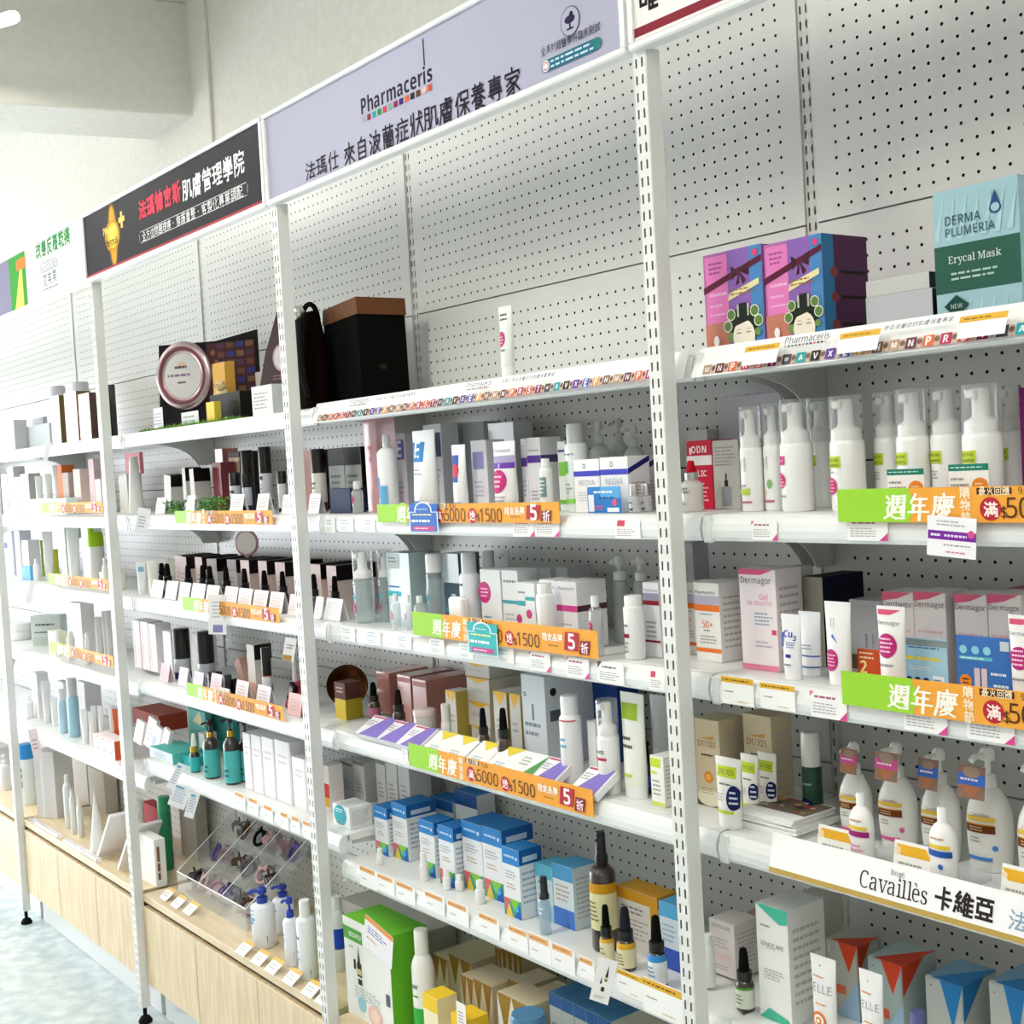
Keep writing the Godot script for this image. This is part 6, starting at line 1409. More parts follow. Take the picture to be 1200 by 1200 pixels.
["bottle","bottle","plain white bottle behind the nearest post",-.0812,.21,.0231,.0855,.0231,{"bf":.8,"nr":.8,"cr":.8,"c":["f0f0ee","f0f0ee"]}],
["dropper","dropper_bottle","amber dropper bottle with green label",.0218,.235,.0292,.0971,.0292,{"f":"glass","b":[[.06,.36,"d8e0d0"],[.36,.4,"5a9a48"]],"c":["2a1a12","121214","1a1a1c"],"p":[["l",.25,.12,.75,.3,3,"70806a"]]}],
["box","carton","tall white carton with green waves",.0834,.1925,.0635,.1777,.085,{"c":["e6e6e2"],"p":"wave_green","sp":"side_lines"}],
["box","carton","grey-brown carton behind the green wave carton",.0475,.09,.0588,.1503,.06,{"c":["cfc9c1"]}],
["tube","sun_tube","white sun tube with orange ring, left one",.1928,.25,.0462,.1353,.0254,{"c":["f2f1ef","f0f0ee"],"p":"sun_tube"}],
["tube","sun_tube","white sun tube with orange ring, right one",.2803,.255,.04,.1401,.022,{"c":["f2f1ef","f0f0ee"],"p":"sun_tube"}],
["box","carton","faceted grey carton with orange corner, left one",.1428,.122,.0621,.1157,.054,{"tp":"shared_3","bv":.003,"c":["b8bab0"],"p":"shared_1","sp":"shared_2"}],
["box","carton","faceted grey carton with orange corner, right one",.2416,.1325,.0616,.1218,.085,{"tp":"shared_3","bv":.003,"c":["a8b8b8"],"p":"shared_1","sp":"shared_2"}],
["box","carton","faceted grey carton with blue corner, left one",.3367,.1275,.0618,.1188,.085,{"tp":"shared_6","bv":.003,"c":["bcc2bc","bcc2bc","7aa4c0"],"p":"shared_4","sp":"shared_5"}],
["box","carton","faceted grey carton with blue corner, right one",.4351,.1275,.0558,.1404,.085,{"tp":"shared_6","bv":.003,"c":["bcc2bc","bcc2bc","7aa4c0"],"p":"shared_4","sp":"shared_5"}],
["bottle","bottle","small bottle with violet cap at the bottom edge",.3656,.27,.0243,.115,.0243,{"bf":.7,"cr":.8,"c":["c8ccd8","5a5a90"]}]]],
["on top shelf under lavender sign", 1.779, [
["tube","cream_tube","translucent white sample tube with magenta sticker",-.4967,.235,.0402,.1404,.0221,{"ch":.2,"c":["e4e8e2","eef0ec"],"p":[["l",.15,.8,.85,.92,2,"5a6060"],["c",.3,.57,.3,"b83a78",1.2],["l",.12,.5,.5,.62,3,"f0c0d8"],["l",.3,.38,.7,.46,1,"8a9090"]]}]]],
["on second shelf under lavender sign", 1.537, [
["box","carton","slim translucent pink box beside white bottle",-1.0391,.19,.0512,.2071,.05,{"al":.55,"f":"gloss","c":["eab8bc"],"p":[["l",.3,.5,.7,.75,2,"c06a80"]]}],
["bottle","lotion_bottle","white bottle with blue label and magenta sticker",-.9409,.235,.0427,.1675,.0427,{"bf":.84,"nr":.36,"cr":.38,"sh":.08,"c":["eff1f3","e4e6e8"],"p":[["r",.12,.2,.5,.46,"2c7ec4"],["c",.25,.26,.24,"c03a80"],["r",.45,.1,.9,.35,"6fb0d8"]]}],
["box","carton","white carton with violet letter E panel",-1.0269,.13,.0538,.1714,.04,{"c":["d4d2dc"],"p":[["r",.15,.66,.9,.92,"5a58a8"],["t",.5,.8,.4,"E","f0f0fa","b"],["l",.2,.2,.8,.4,3,"b0b0b8"]]}],
["tube","cream_tube","tall white tube with large blue E panel",-.7952,.235,.0841,.1689,.0462,{"c":["eef1f2","e8ecee"],"p":[["r",.05,.62,.62,.86,"2f86c8"],["t",.3,.77,.25,"E","f2f6fa","b"],["l",.1,.45,.6,.55,2,"9aa4aa"],["r",.05,.12,.6,.15,"3a8acc"]]}],
["box","carton","white carton with navy panel behind blue E tube",-.8761,.1375,.0695,.1839,.045,{"c":["d0d2d8"],"p":[["r",.45,.62,.95,.9,"232a5a"],["l",.5,.3,.9,.5,3,"a0a4ac"]]}],
["box","carton","grey glossy carton in rear row, left one",-.8833,.075,.0517,.1851,.05,{"f":"gloss","c":["c2c8ca"]}],
["box","carton","grey glossy carton in rear row, middle one",-.8105,.075,.0768,.1826,.05,{"f":"gloss","c":["bac0c2"]}],
["box","carton","grey glossy carton in rear row, right one",-.7124,.075,.0873,.1764,.05,{"f":"gloss","c":["c8cccd"]}],
["tube","cream_tube","narrow white tube with red and blue strip",-.6668,.24,.0467,.1341,.0257,{"c":["f0f2f4","eef0f2"],"p":[["r",.1,.45,.6,.85,"2a58a8"],["c",.35,.62,.3,"c8324e"],["r",.1,.1,.8,.16,"6a9ad8"]]}],
["box","carton","white carton with pale violet panel",-.6345,.1925,.0516,.1402,.045,{"c":["dcdce4"],"p":[["r",.1,.6,.8,.84,"8e8cc0"],["l",.15,.2,.8,.45,4,"b8b8c4"]]}],
["tube","cream_tube","white tube with violet band and magenta disc",-.5241,.235,.0694,.134,.0382,{"c":["f1f1f2","eeeeef"],"p":"violet_tube"}],
["box","carton","white carton with violet band right of violet tube",-.4908,.195,.0173,.1363,.0399,{"c":["dcdce4"],"p":[["r",0,.62,1,.74,"5a3a98"],["t",.5,.9,.8,"Pharmaceris","6a6a74"],["l",.15,.2,.8,.45,4,"b0b0bc"]]}],
["box","carton","tall white carton with purple band and lettering",-.4612,.19,.0395,.1371,.0499,{"c":["e2e2e6"],"p":[["r",0,.66,1,.76,"5a3a98"],["t",.5,.83,.8,"Pharmaceris","5a5a64"],["r",0,.0,1,.05,"9a80c0"],["l",.2,.15,.8,.3,3,"9a9aa4"]],"sp":[["r",0,.66,1,.76,"5a4a80"]]}],
["bottle","sample_bottle","little white sample bottle with blue-grey print",-.3845,.25,.0227,.0975,.0227,{"bf":.84,"nr":.6,"cr":.66,"sh":.06,"c":["f2f2f0","f2f2f0"],"p":[["r",.15,.3,.9,.66,"7a98a0"],["l",.2,.35,.85,.62,4,"e8ecec"]]}],
["box","carton","narrow white carton with green patch",-.3989,.18,.0227,.1272,.04,{"c":["e0e6e0"],"p":[["r",.1,.5,.9,.7,"78b84a"],["r",.1,.84,.9,.88,"5a4a90"],["r",0,.1,1,.16,"78b84a"]]}],
["bottle","lotion_bottle","green-banded lotion bottle with grey cap, front one",-.3398,.215,.0403,.1557,.0403,{"bf":.78,"nr":.85,"cr":.78,"sh":.04,"c":["e6efee","c4c8c6"],"p":[["t",.4,.66,.8,"Pharmaceris","4a4a78","b"],["r",.05,.44,.5,.58,"6cc040"],["l",.1,.2,.7,.34,3,"8aa4a0"],["r",.05,.1,.95,.15,"8ace5a"]]}],
["pump","bottle","grey-green pump bottle in rear row, left one",-.3623,.14,.0394,.1599,.0394,{"bf":.74,"c":["ccd4cc","d2d6d4"]}],
["pump","bottle","grey-green pump bottle in rear row, middle one",-.3639,.09,.0357,.1637,.0357,{"bf":.74,"c":["c8d0ca","ced2d0"]}],
["pump","bottle","grey-green pump bottle in rear row, right one",-.2919,.12,.0386,.148,.0386,{"bf":.74,"c":["c6cec8","d0d4d2"]}],
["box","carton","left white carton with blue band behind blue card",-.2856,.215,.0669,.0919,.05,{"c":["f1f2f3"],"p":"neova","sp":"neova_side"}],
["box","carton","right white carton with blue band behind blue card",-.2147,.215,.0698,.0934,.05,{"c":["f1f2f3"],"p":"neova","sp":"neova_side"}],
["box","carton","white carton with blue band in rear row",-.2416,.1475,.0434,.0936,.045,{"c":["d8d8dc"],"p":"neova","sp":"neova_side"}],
["card","promo_card","blue promo card before the white cartons",-.218,.262,.0835,.044,.001,{"c":["2f7cc8"],"p":[["r",.4,.55,1,1,"5aa8e0"],["l",.2,.7,.9,.9,1,"e8f0fa"],["l",.35,.5,.95,.65,1,"2a3a90"],["r",.03,.05,.2,.7,"e8eef4"],["c",.82,.4,.07,"d85a8a"],["r",.6,.04,.95,.2,"e8eef4"],["l",.2,.1,.55,.3,2,"e85a8a"]],"y":1.5375}],
["bottle","serum_bottle","clear serum bottle with silver cap, left one",-.1508,.255,.0201,.0473,.0201,{"al":.2,"lc":"e8eeea","fill":.95,"bf":.6,"nr":.7,"cr":.72,"sh":.05,"cf":"metal","c":["dfe6e4","d0cfcb"],"p":"shared_7"}],
["bottle","serum_bottle","clear serum bottle with silver cap, right one",-.1439,.235,.0202,.0461,.0202,{"al":.2,"lc":"e8eeea","fill":.95,"bf":.6,"nr":.7,"cr":.72,"sh":.05,"cf":"metal","c":["dfe6e4","d0cfcb"],"p":"shared_7"}]]],
["on third shelf under lavender sign", 1.293, [
["foamer","foam_bottle","clear foam bottle with white pump and magenta sticker, left",-1.0719,.235,.0465,.1611,.0465,{"al":.22,"lc":"c8dce0","fill":.92,"c":["cfe0e2","f2f2f0"],"p":"micel"}],
["foamer","foam_bottle","clear foam bottle with white pump and magenta sticker, right",-1.0407,.1946,.0363,.1611,.0363,{"al":.22,"lc":"b0c8d0","fill":.92,"c":["bcd2d6","f2f2f0"],"p":"micel"}],
["box","carton","translucent teal-banded carton behind small clear vials",-.9486,.195,.0903,.1574,.05,{"f":"gloss","c":["b9ccce"],"p":[["r",.0,.78,.6,.98,"c8d4d6"],["l",.1,.85,.5,.95,2,"6a7880"],["r",.02,.4,.6,.47,"3cc0d0"],["l",.05,.5,.55,.56,1,"4a8ac0"]]}],
["box","carton","translucent teal carton in rear row",-.9989,.115,.0521,.1507,.05,{"f":"gloss","c":["a4b6b8"],"p":[["r",.1,.4,.8,.46,"3a9ab0"]]}],
["bottle","vial","first small clear vial from left before teal cartons",-.8969,.262,.0211,.076,.0211,{"al":.18,"lc":"e0eaee","fill":.9,"bf":.8,"nr":.5,"cr":.5,"sh":.1,"c":["dfe8ea","e6ecec"],"p":"shared_8","g":"small clear vials"}],
["bottle","vial","second small clear vial from left before teal cartons",-.8576,.256,.0161,.0748,.0161,{"al":.18,"lc":"e0eaee","fill":.9,"bf":.8,"nr":.5,"cr":.5,"sh":.1,"c":["dfe8ea","e6ecec"],"p":"shared_8","g":"small clear vials"}],
["bottle","vial","third small clear vial from left before teal cartons",-.8236,.25,.0254,.0735,.0254,{"al":.18,"lc":"e0eaee","fill":.9,"bf":.8,"nr":.5,"cr":.5,"sh":.1,"c":["dfe8ea","e6ecec"],"p":[["l",.2,.4,.8,.6,2,"7a9098"]],"g":"small clear vials"}],
["bottle","toner_bottle","tall clear toner bottle with white cap and teal label",-.8075,.2195,.0376,.1588,.0376,{"al":.22,"lc":"b4c8d0","fill":.9,"bf":.76,"nr":.9,"cr":.95,"sh":.03,"c":["c4d2d6","e2e6e6"],"p":[["r",.05,.4,.55,.46,"38b8cc"],["r",.1,.46,.4,.54,"e8eef0"]]}],
["box","carton","clear boxed toner with dark lower half",-.8227,.1425,.0618,.1542,.055,{"f":"gloss","c":["c0ccd0","52666e","c0ccd0"],"p":[["r",0,0,1,.6,"4e6a76"],["r",.5,.3,.75,.45,"e0e8ea"],["r",.1,.2,.5,.25,"2fa0b8"]]}],
["bottle","toner_bottle","white bottle with grey cap and teal band",-.6797,.2223,.0415,.164,.0415,{"bf":.76,"nr":.7,"cr":.72,"sh":.05,"c":["e9edf2","cfd3d6"],"p":[["l",.15,.58,.7,.66,1,"4a5870"],["r",.02,.42,.75,.48,"3ac0d0"],["l",.2,.12,.7,.2,2,"9aa8b8"]]}],
["bottle","bottle","grey capped bottle in rear row, left one",-.7519,.12,.0303,.1578,.0303,{"bf":.78,"nr":.8,"cr":.8,"c":["ccd4d5","d6dadb"]}],
["pump","bottle","grey pump bottle in rear row, left one",-.6875,.12,.0278,.1582,.0278,{"bf":.78,"c":["cad2d4","d4d8d9"]}],
["box","white_block","small blank white block before toner bottles",-.6799,.252,.0475,.0785,.02,{"bv":.004,"f":"plastic","c":["f4f4f2"]}],
["box","carton","white carton with magenta disc and teal square",-.6073,.2,.066,.1327,.05,{"c":["e4e8ea"],"p":[["c",.2,.66,.32,"c23a80",1.0],["l",.02,.58,.4,.74,3,"f0c8dc"],["r",.05,.17,.5,.25,"36b4c4"],["l",.1,.27,.5,.33,1,"4a90b8"]]}],
["box","carton","white carton with teal band right of magenta disc carton",-.5443,.2,.0504,.1337,.05,{"c":["dfe5e6"],"p":[["r",0,.52,1,.57,"3a9ca4"],["l",.1,.8,.9,.88,1,"7a8486"],["l",.15,.2,.85,.4,3,"b0b8ba"]]}],
["box","carton","shorter white carton with teal band and magenta sticker",-.4582,.2225,.0283,.1141,.045,{"c":["e6eaec"],"p":[["r",0,.72,1,.78,"48a8ac"],["c",.35,.5,.3,"c23a80"],["l",.15,.1,.8,.3,3,"b0b8ba"]]}],
["box","carton","white carton with teal band left of tall white pair",-.4878,.2175,.0286,.114,.045,{"c":["e4e8ea"],"p":[["r",0,.62,1,.7,"3aa0a8"],["l",.1,.8,.9,.88,1,"7a8486"],["c",.1,.4,.3,"c23a80"]]}],
["box","carton","first tall pale grey carton in rear row",-.6431,.09,.0196,.1213,.1,{"c":["dcdfdf"]}],
["box","carton","second tall pale grey carton in rear row",-.6002,.07,.0515,.123,.06,{"c":["d8dbdb"]}],
["box","carton","third tall pale grey carton in rear row",-.5536,.06,.0393,.1263,.06,{"c":["d4d7d7"]}],
["bottle","lotion_bottle","white bottle with magenta sticker in front of cartons",-.3916,.262,.0326,.1188,.0326,{"bf":.85,"nr":.8,"cr":.82,"sh":.04,"c":["f2f3f3","eeeeee"],"p":[["c",.05,.5,.25,"c23a80"],["l",.2,.15,.7,.25,2,"b0b0b4"]]}],
["box","carton","tall white carton with grey lettering, left of pair",-.4182,.21,.0471,.121,.05,{"c":["e8e8ea"],"p":[["t",.5,.9,.85,"Pharmaceris","7a7e86"],["l",.15,.3,.8,.5,3,"c0c0c6"]]}],
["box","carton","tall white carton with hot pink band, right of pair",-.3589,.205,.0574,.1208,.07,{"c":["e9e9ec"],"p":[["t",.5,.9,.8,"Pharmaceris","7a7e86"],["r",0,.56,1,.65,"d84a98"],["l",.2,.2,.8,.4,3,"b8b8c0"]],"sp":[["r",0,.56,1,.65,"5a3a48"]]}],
["pump","bottle","clear grey pump bottle in rear row, middle one",-.3374,.13,.0323,.1571,.0323,{"al":.55,"lc":"a0a8a8","bf":.72,"nr":.6,"c":["ccd4d4","dcdfdf"]}],
["pump","bottle","clear grey pump bottle in rear row, right one",-.2926,.12,.0294,.1573,.0294,{"al":.55,"lc":"98a0a0","bf":.72,"nr":.6,"c":["cad2d2","dadddd"]}],
["bottle","toner_bottle","clear bottle with magenta sticker at banner end",-.2558,.262,.0241,.103,.0241,{"al":.2,"lc":"d4dcdc","fill":.9,"bf":.82,"nr":.55,"cr":.58,"sh":.08,"c":["d8dede","dfe3e3"],"p":[["c",.25,.5,.42,"bc2a6c",1.0],["l",.05,.42,.55,.6,3,"f0c0d4"]]}],
["bottle","lotion_bottle","white bottle with dark red band beside the post",-.1783,.245,.0349,.1058,.0349,{"bf":.84,"nr":.85,"cr":.86,"sh":.04,"c":["f1f1f0","f3f3f2"],"p":[["l",.1,.5,.7,.58,1,"3a6a8a"],["r",.05,.35,.65,.41,"9c2a3c"],["l",.1,.1,.65,.3,3,"a0a0a4"]]}],
["box","carton","white carton with dark red band behind the nearest post",-.1618,.19,.0386,.1251,.06,{"c":["e4e4e8"],"p":[["t",.5,.9,.85,"Pharmaceris","6a6e78"],["r",0,.7,1,.76,"8c2434"],["r",0,.76,1,.86,"9a9ab0"],["l",.15,.25,.85,.5,4,"9a9aa2"],["r",0,.2,1,.23,"8c2434"]]}]]],
["on fourth shelf under lavender sign", 1.05, [
["dropper","dropper_bottle","amber dropper bottle beside rose gold carton",-1.1855,.16,.0277,.0858,.0277,{"f":"glass","b":[[.08,.32,"b06a88"]],"c":["3a2318","141214","141214"]}],
["dropper","dropper_bottle","amber spray serum between rose gold cartons",-1.0124,.2,.0286,.0934,.0286,{"f":"glass","b":[[.06,.3,"b47090"]],"c":["3a2318","201c1c","302c2c"]}],
["box","carton","rose gold carton with black side, leftmost",-1.2227,.05,.0587,.0996,.12,{"f":"gloss","c":["c4877c"],"p":"shared_9"}],
["box","carton","rose gold carton with black side, middle one",-1.0971,.07,.056,.107,.12,{"f":"gloss","c":["b87c72"],"p":"shared_9"}],
["box","carton","rose gold carton with black side, rightmost",-1.0016,.085,.0556,.1102,.13,{"f":"gloss","c":["bc8076"],"p":"shared_9"}],
["jar","cream_jar","clear jar with pale lid before rose gold cartons",-.8855,.215,.048,.0686,.048,{"al":.5,"lc":"e8ecea","fill":.9,"bf":.8,"c":["e4e8e6","d4c4c2"],"p":[["l",.1,.2,.8,.5,2,"6a706e"]]}],
["bottle","bottle","white jar-like vial with pale cap",-.8251,.2,.024,.0844,.024,{"bf":.55,"nr":.9,"cr":.85,"sh":.08,"c":["f0f0ee","e4e0d8"]}],
["box","carton","grey-white carton with yellow point, left slim one",-.8255,.1695,.0297,.1102,.039,{"c":["dad8d2","b4a458","dad8d2"],"p":"shared_10","g":"grey-white cartons with yellow points"}],
["box","carton","grey-white carton with yellow point, right slim one",-.7981,.17,.023,.1135,.06,{"c":["d4d2cc","b09c4c","d4d2cc"],"p":"shared_10","g":"grey-white cartons with yellow points"}],
["box","carton","bottom carton of the yellow-pointed stack",-.7459,.105,.0659,.0394,.13,{"c":["d4d2cc"],"p":"shared_10","g":"grey-white cartons with yellow points"}],
["box","carton","second carton of the yellow-pointed stack",-.7479,.105,.0758,.0503,.13,{"c":["d8d6d0"],"p":"shared_10","g":"grey-white cartons with yellow points","y":1.0899}],
["box","carton","third carton of the yellow-pointed stack",-.7468,.105,.0797,.0508,.13,{"c":["d8d6d0"],"p":"shared_10","g":"grey-white cartons with yellow points","y":1.1407}],
["box","carton","topmost carton of the yellow-pointed stack",-.7542,.1,.086,.0286,.13,{"c":["d4d2cc"],"p":"shared_10","g":"grey-white cartons with yellow points","y":1.192}],
["box","carton","yellow-pointed carton right of the stack, left one",-.6457,.145,.0448,.1275,.09,{"c":["d8d6d0","b09c4c","d8d6d0"],"p":"shared_10","g":"grey-white cartons with yellow points"}],
["box","carton","yellow-pointed carton right of the stack, right one",-.5834,.17,.0348,.1313,.06,{"c":["d4d2cc","b09c4c","d4d2cc"],"p":"shared_10","g":"grey-white cartons with yellow points"}],
["dropper","dropper_bottle","amber dropper bottle before yellow-pointed stack, left one",-.644,.235,.024,.1022,.024,{"f":"glass","b":[[.04,.26,"f0f0ee"]],"c":["3a2418","141416","1c1c20"]}],
["dropper","dropper_bottle","amber dropper bottle before yellow-pointed stack, right one",-.5634,.245,.0269,.1135,.0269,{"f":"glass","b":[[.04,.26,"f0f0ee"]],"c":["3a2418","101012","101012"]}],
["box","sample_pack","first violet-white sample pack in front tray",-.9968,.292,.0939,.062,.014,{"c":["eeeef0"],"p":"shared_11","tilt":60,"g":"sample packs in the sloping tray","y":1.054}],
["box","sample_pack","second violet-white sample pack in front tray",-.9148,.292,.0831,.062,.014,{"c":["eeeef0"],"p":"shared_11","tilt":60,"g":"sample packs in the sloping tray","y":1.054}],
["box","sample_pack","third violet-white sample pack in front tray",-.8336,.292,.0801,.062,.014,{"c":["eeeef0"],"p":"shared_11","tilt":60,"g":"sample packs in the sloping tray","y":1.054}],
["box","sample_pack","fourth yellow-white sample pack in front tray",-.7483,.292,.0758,.062,.014,{"c":["eeeef0"],"p":"shared_12","tilt":60,"g":"sample packs in the sloping tray","y":1.054}],
["box","sample_pack","fifth yellow-white sample pack in front tray",-.6761,.292,.0723,.062,.014,{"c":["eeeef0"],"p":"shared_12","tilt":60,"g":"sample packs in the sloping tray","y":1.054}],
["box","sample_pack","sixth yellow-white sample pack in front tray",-.6008,.292,.0687,.062,.014,{"c":["eeeef0"],"p":"shared_12","tilt":60,"g":"sample packs in the sloping tray","y":1.054}],
["box","sample_pack","seventh yellow-white sample pack in front tray",-.5274,.292,.0751,.062,.014,{"c":["eeeef0"],"p":"shared_12","tilt":60,"g":"sample packs in the sloping tray","y":1.054}],
["box","sample_pack","eighth green-white sample pack in front tray",-.4595,.292,.0646,.062,.014,{"c":["eeeef0"],"p":[["g",.5,0,1,1,1,0,"5aa05a"],["l",.1,.4,.5,.8,3,"a0b8a0"]],"tilt":60,"g":"sample packs in the sloping tray","y":1.054}],
["box","sample_pack","ninth violet-white sample pack in front tray",-.3925,.292,.066,.062,.014,{"c":["eeeef0"],"p":"shared_11","tilt":60,"g":"sample packs in the sloping tray","y":1.054}],
["box","sample_pack","tenth violet-white sample pack in front tray",-.2795,.292,.0698,.062,.014,{"c":["eeeef0"],"p":"shared_11","tilt":60,"g":"sample packs in the sloping tray","y":1.054}],
["box","carton","tall pale blue carton with dark ring print",-.5234,.15,.0724,.1741,.1,{"c":["dfe6ec"],"p":[["c",.15,.78,.06,"22262a"],["c",.15,.78,.035,"dfe6ec"],["l",.1,.3,.8,.5,2,"8a9aa8"],["r",.42,.5,.5,.68,"7a8a98"]],"sp":[["c",.2,.82,.08,"22262a"],["r",.1,.5,.4,.62,"5a6a78"]]}],
["box","carton","pale carton behind the white spray bottle",-.5124,.0895,.0488,.1602,.019,{"c":["d6dde2"],"p":[["t",.5,.86,.7,"DUXIS","6a7884"]]}],
["bottle","spray_can","white spray can with red line and blue print",-.3732,.235,.0401,.158,.0401,{"bf":.78,"nr":.8,"cr":.8,"sh":.05,"c":["eef0f2","eef0f2"],"p":[["r",.0,.72,1,.735,"c04a5a"],["l",.2,.4,.8,.55,2,"6ab0d0"],["c",.5,.2,.15,"c8d8e4"]]}],
["box","carton","tall royal blue carton in rear row, left one",-.5024,.0595,.0543,.1491,.039,{"c":["2f58a8"]}],
["box","carton","tall royal blue carton in rear row, right one",-.4456,.055,.0569,.1453,.05,{"c":["2c50a0"]}],
["box","carton","narrow white carton beside the foam bottle",-.3397,.195,.0233,.1111,.04,{"c":["eef0f0"]}],
["foamer","foam_bottle","white foam bottle with red bands, clear cap",-.272,.235,.0395,.1626,.0395,{"c":["f4f4f2","eeeeec"],"p":[["t",.4,.45,.6,"DUXIS","2a2c30","b"],["r",.02,.36,.8,.39,"c83a5a"],["r",.05,.08,.85,.12,"d83a5a"],["c",.3,.17,.13,"e0405a"]]}],
["tube","cream_tube","tall white tube with lime top panel",-.216,.225,.0593,.1784,.0326,{"ch":.1,"c":["eceee4","f0f0ee"],"p":[["r",.08,.74,.75,.9,"a8c832"],["l",.1,.45,.6,.6,2,"5a6058"],["r",.05,.2,.6,.23,"b8d050"]]}],
["tube","cream_tube","grey tube standing behind the nearest post",-.2174,.16,.0486,.1641,.0267,{"c":["d0d4d4"]}],
["dropper","dropper_bottle","dark dropper bottle with blue label beside lime carton",-.2156,.2,.0164,.0904,.0164,{"f":"glass","bf":.62,"b":[[.12,.36,"2a4aa0"]],"c":["1c1a20","0e0e10","0e0e10"]}],
["box","carton","small white carton with lime lettering",-.1422,.225,.0318,.0836,.04,{"c":["eef0ea"],"p":[["r",.05,.78,.8,.96,"c8d83a"],["r",.05,.64,.5,.7,"d0dc60"],["r",.03,.02,.97,.09,"d0dc50"],["l",.15,.2,.8,.55,4,"9aa098"]],"sp":"side_lines"}]]],
["on fifth shelf under lavender sign", 0.752, [
["box","carton","first blue-topped white carton from left",-1.1201,.1725,.057,.1093,.055,{"c":["e6e9ec","e6e9ec","2a7cc4"],"p":"botox","sp":"shared_13","g":"blue-topped white cartons"}],
["box","carton","second blue-topped white carton from left",-1.0552,.15,.0627,.1265,.08,{"c":["e6e9ec","e6e9ec","2a7cc4"],"p":"botox","sp":"shared_13","g":"blue-topped white cartons"}],
["box","carton","third blue-topped white carton from left",-.914,.1825,.0581,.1188,.055,{"c":["e6e9ec","e6e9ec","2a7cc4"],"p":"botox","sp":"shared_13","g":"blue-topped white cartons"}],
["box","carton","fourth blue-topped white carton from left",-.8247,.1925,.0562,.126,.055,{"c":["e6e9ec","e6e9ec","2a7cc4"],"p":"botox","sp":"shared_13","g":"blue-topped white cartons"}],
["box","carton","fifth blue-topped white carton from left",-.7578,.16,.0694,.143,.08,{"c":["e6e9ec","e6e9ec","2a7cc4"],"p":"botox","sp":"shared_13","g":"blue-topped white cartons"}],
["box","carton","sixth blue-topped white carton from left",-.6876,.16,.0673,.1448,.08,{"c":["e6e9ec","e6e9ec","2a7cc4"],"p":"botox","sp":"shared_13","g":"blue-topped white cartons"}],
["box","carton","seventh blue-topped white carton from left",-.579,.2075,.0543,.1344,.055,{"c":["e6e9ec","e6e9ec","2a7cc4"],"p":"botox","sp":"shared_13","g":"blue-topped white cartons"}],
["box","carton","blue-topped carton in rear row, left one",-1.0623,.045,.0937,.1107,.05,{"c":["dfe5ea","dfe5ea","2a7cc4"],"p":[["r",0,.78,1,1,"1f5ea8"]],"g":"blue-topped white cartons"}],
["box","carton","blue-topped carton in rear row, right one",-.9616,.045,.086,.1439,.05,{"c":["dfe5ea","dfe5ea","2a7cc4"],"p":[["r",0,.78,1,1,"1a4f90"]],"g":"blue-topped white cartons"}],
["bottle","vial","first tiny white vial from left before blue-topped cartons",-1.0599,.2426,.0162,.036,.0162,{"bf":.62,"nr":.8,"cr":.75,"sh":.05,"c":["f3f3f2","f3f3f2"],"g":"tiny white vials"}],
["bottle","vial","second tiny white vial from left before blue-topped cartons",-.8932,.2342,.0184,.0593,.0184,{"bf":.62,"nr":.8,"cr":.75,"sh":.05,"c":["f3f3f2","f3f3f2"],"g":"tiny white vials"}],
["bottle","vial","third tiny white vial from left before blue-topped cartons",-.8096,.2332,.017,.043,.017,{"bf":.62,"nr":.8,"cr":.75,"sh":.05,"c":["f3f3f2","f3f3f2"],"g":"tiny white vials"}],
["bottle","vial","fourth tiny white vial from left before blue-topped cartons",-.7851,.2194,.017,.0331,.017,{"bf":.62,"nr":.8,"cr":.75,"sh":.05,"c":["f3f3f2","f3f3f2"],"g":"tiny white vials"}],
["bottle","vial","fifth tiny white vial from left before blue-topped cartons",-.6912,.2326,.0192,.0461,.0192,{"bf":.62,"nr":.8,"cr":.75,"sh":.05,"c":["f3f3f2","f3f3f2"],"g":"tiny white vials"}],
["box","carton","pale blue topped carton, left of pair",-.5231,.1725,.0521,.1059,.055,{"c":["cfe2ea","cfe2ea","5fb4d4"],"p":[["r",0,.76,1,1,"62bcd8"],["r",0,0,1,.3,"9cc8e4"],["l",.15,.4,.85,.7,3,"a8b8c0"]]}],
["box","carton","pale blue topped carton, right of pair",-.4647,.17,.0604,.1177,.06,{"c":["d4e2ea","d4e2ea","4f9ec8"],"p":[["r",0,.76,1,1,"4f9ccc"],["r",0,0,1,.3,"4a7cd0"],["l",.15,.4,.85,.7,4,"c8a080"]],"sp":"side_lines"}],
["spray","spray_bottle","small blue mist bottle with black spray head",-.4662,.245,.0229,.1072,.0229,{"al":.3,"lc":"a8d0e4","fill":.9,"bf":.62,"nr":.78,"c":["bcd8e6","20242c"],"p":[["l",.15,.35,.85,.5,2,"f0f4f8"]]}],
["spray","spray_bottle","large amber spray bottle with yellow label",-.3315,.215,.048,.2118,.048,{"f":"glass","bf":.72,"nr":.45,"sh":.07,"b":[[.19,.5,"dcd8a8"],[.5,.585,"c8921e"]],"c":["231411","0e0d0e"],"p":[["l",.2,.26,.8,.44,5,"6a6a50"]]}],
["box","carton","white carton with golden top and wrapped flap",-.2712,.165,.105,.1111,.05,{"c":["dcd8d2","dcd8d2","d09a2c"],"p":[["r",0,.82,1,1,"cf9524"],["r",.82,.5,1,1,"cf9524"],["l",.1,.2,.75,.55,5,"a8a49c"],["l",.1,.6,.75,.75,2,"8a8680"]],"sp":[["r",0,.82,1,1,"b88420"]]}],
["dropper","dropper_bottle","smallest amber dropper bottle with cream label",-.2733,.262,.0244,.1055,.0244,{"f":"glass","b":[[.08,.4,"e2dcb4"],[.4,.46,"d8a830"]],"c":["2e1a12","101012","101012"],"p":[["l",.2,.12,.8,.34,3,"8a8468"]]}],
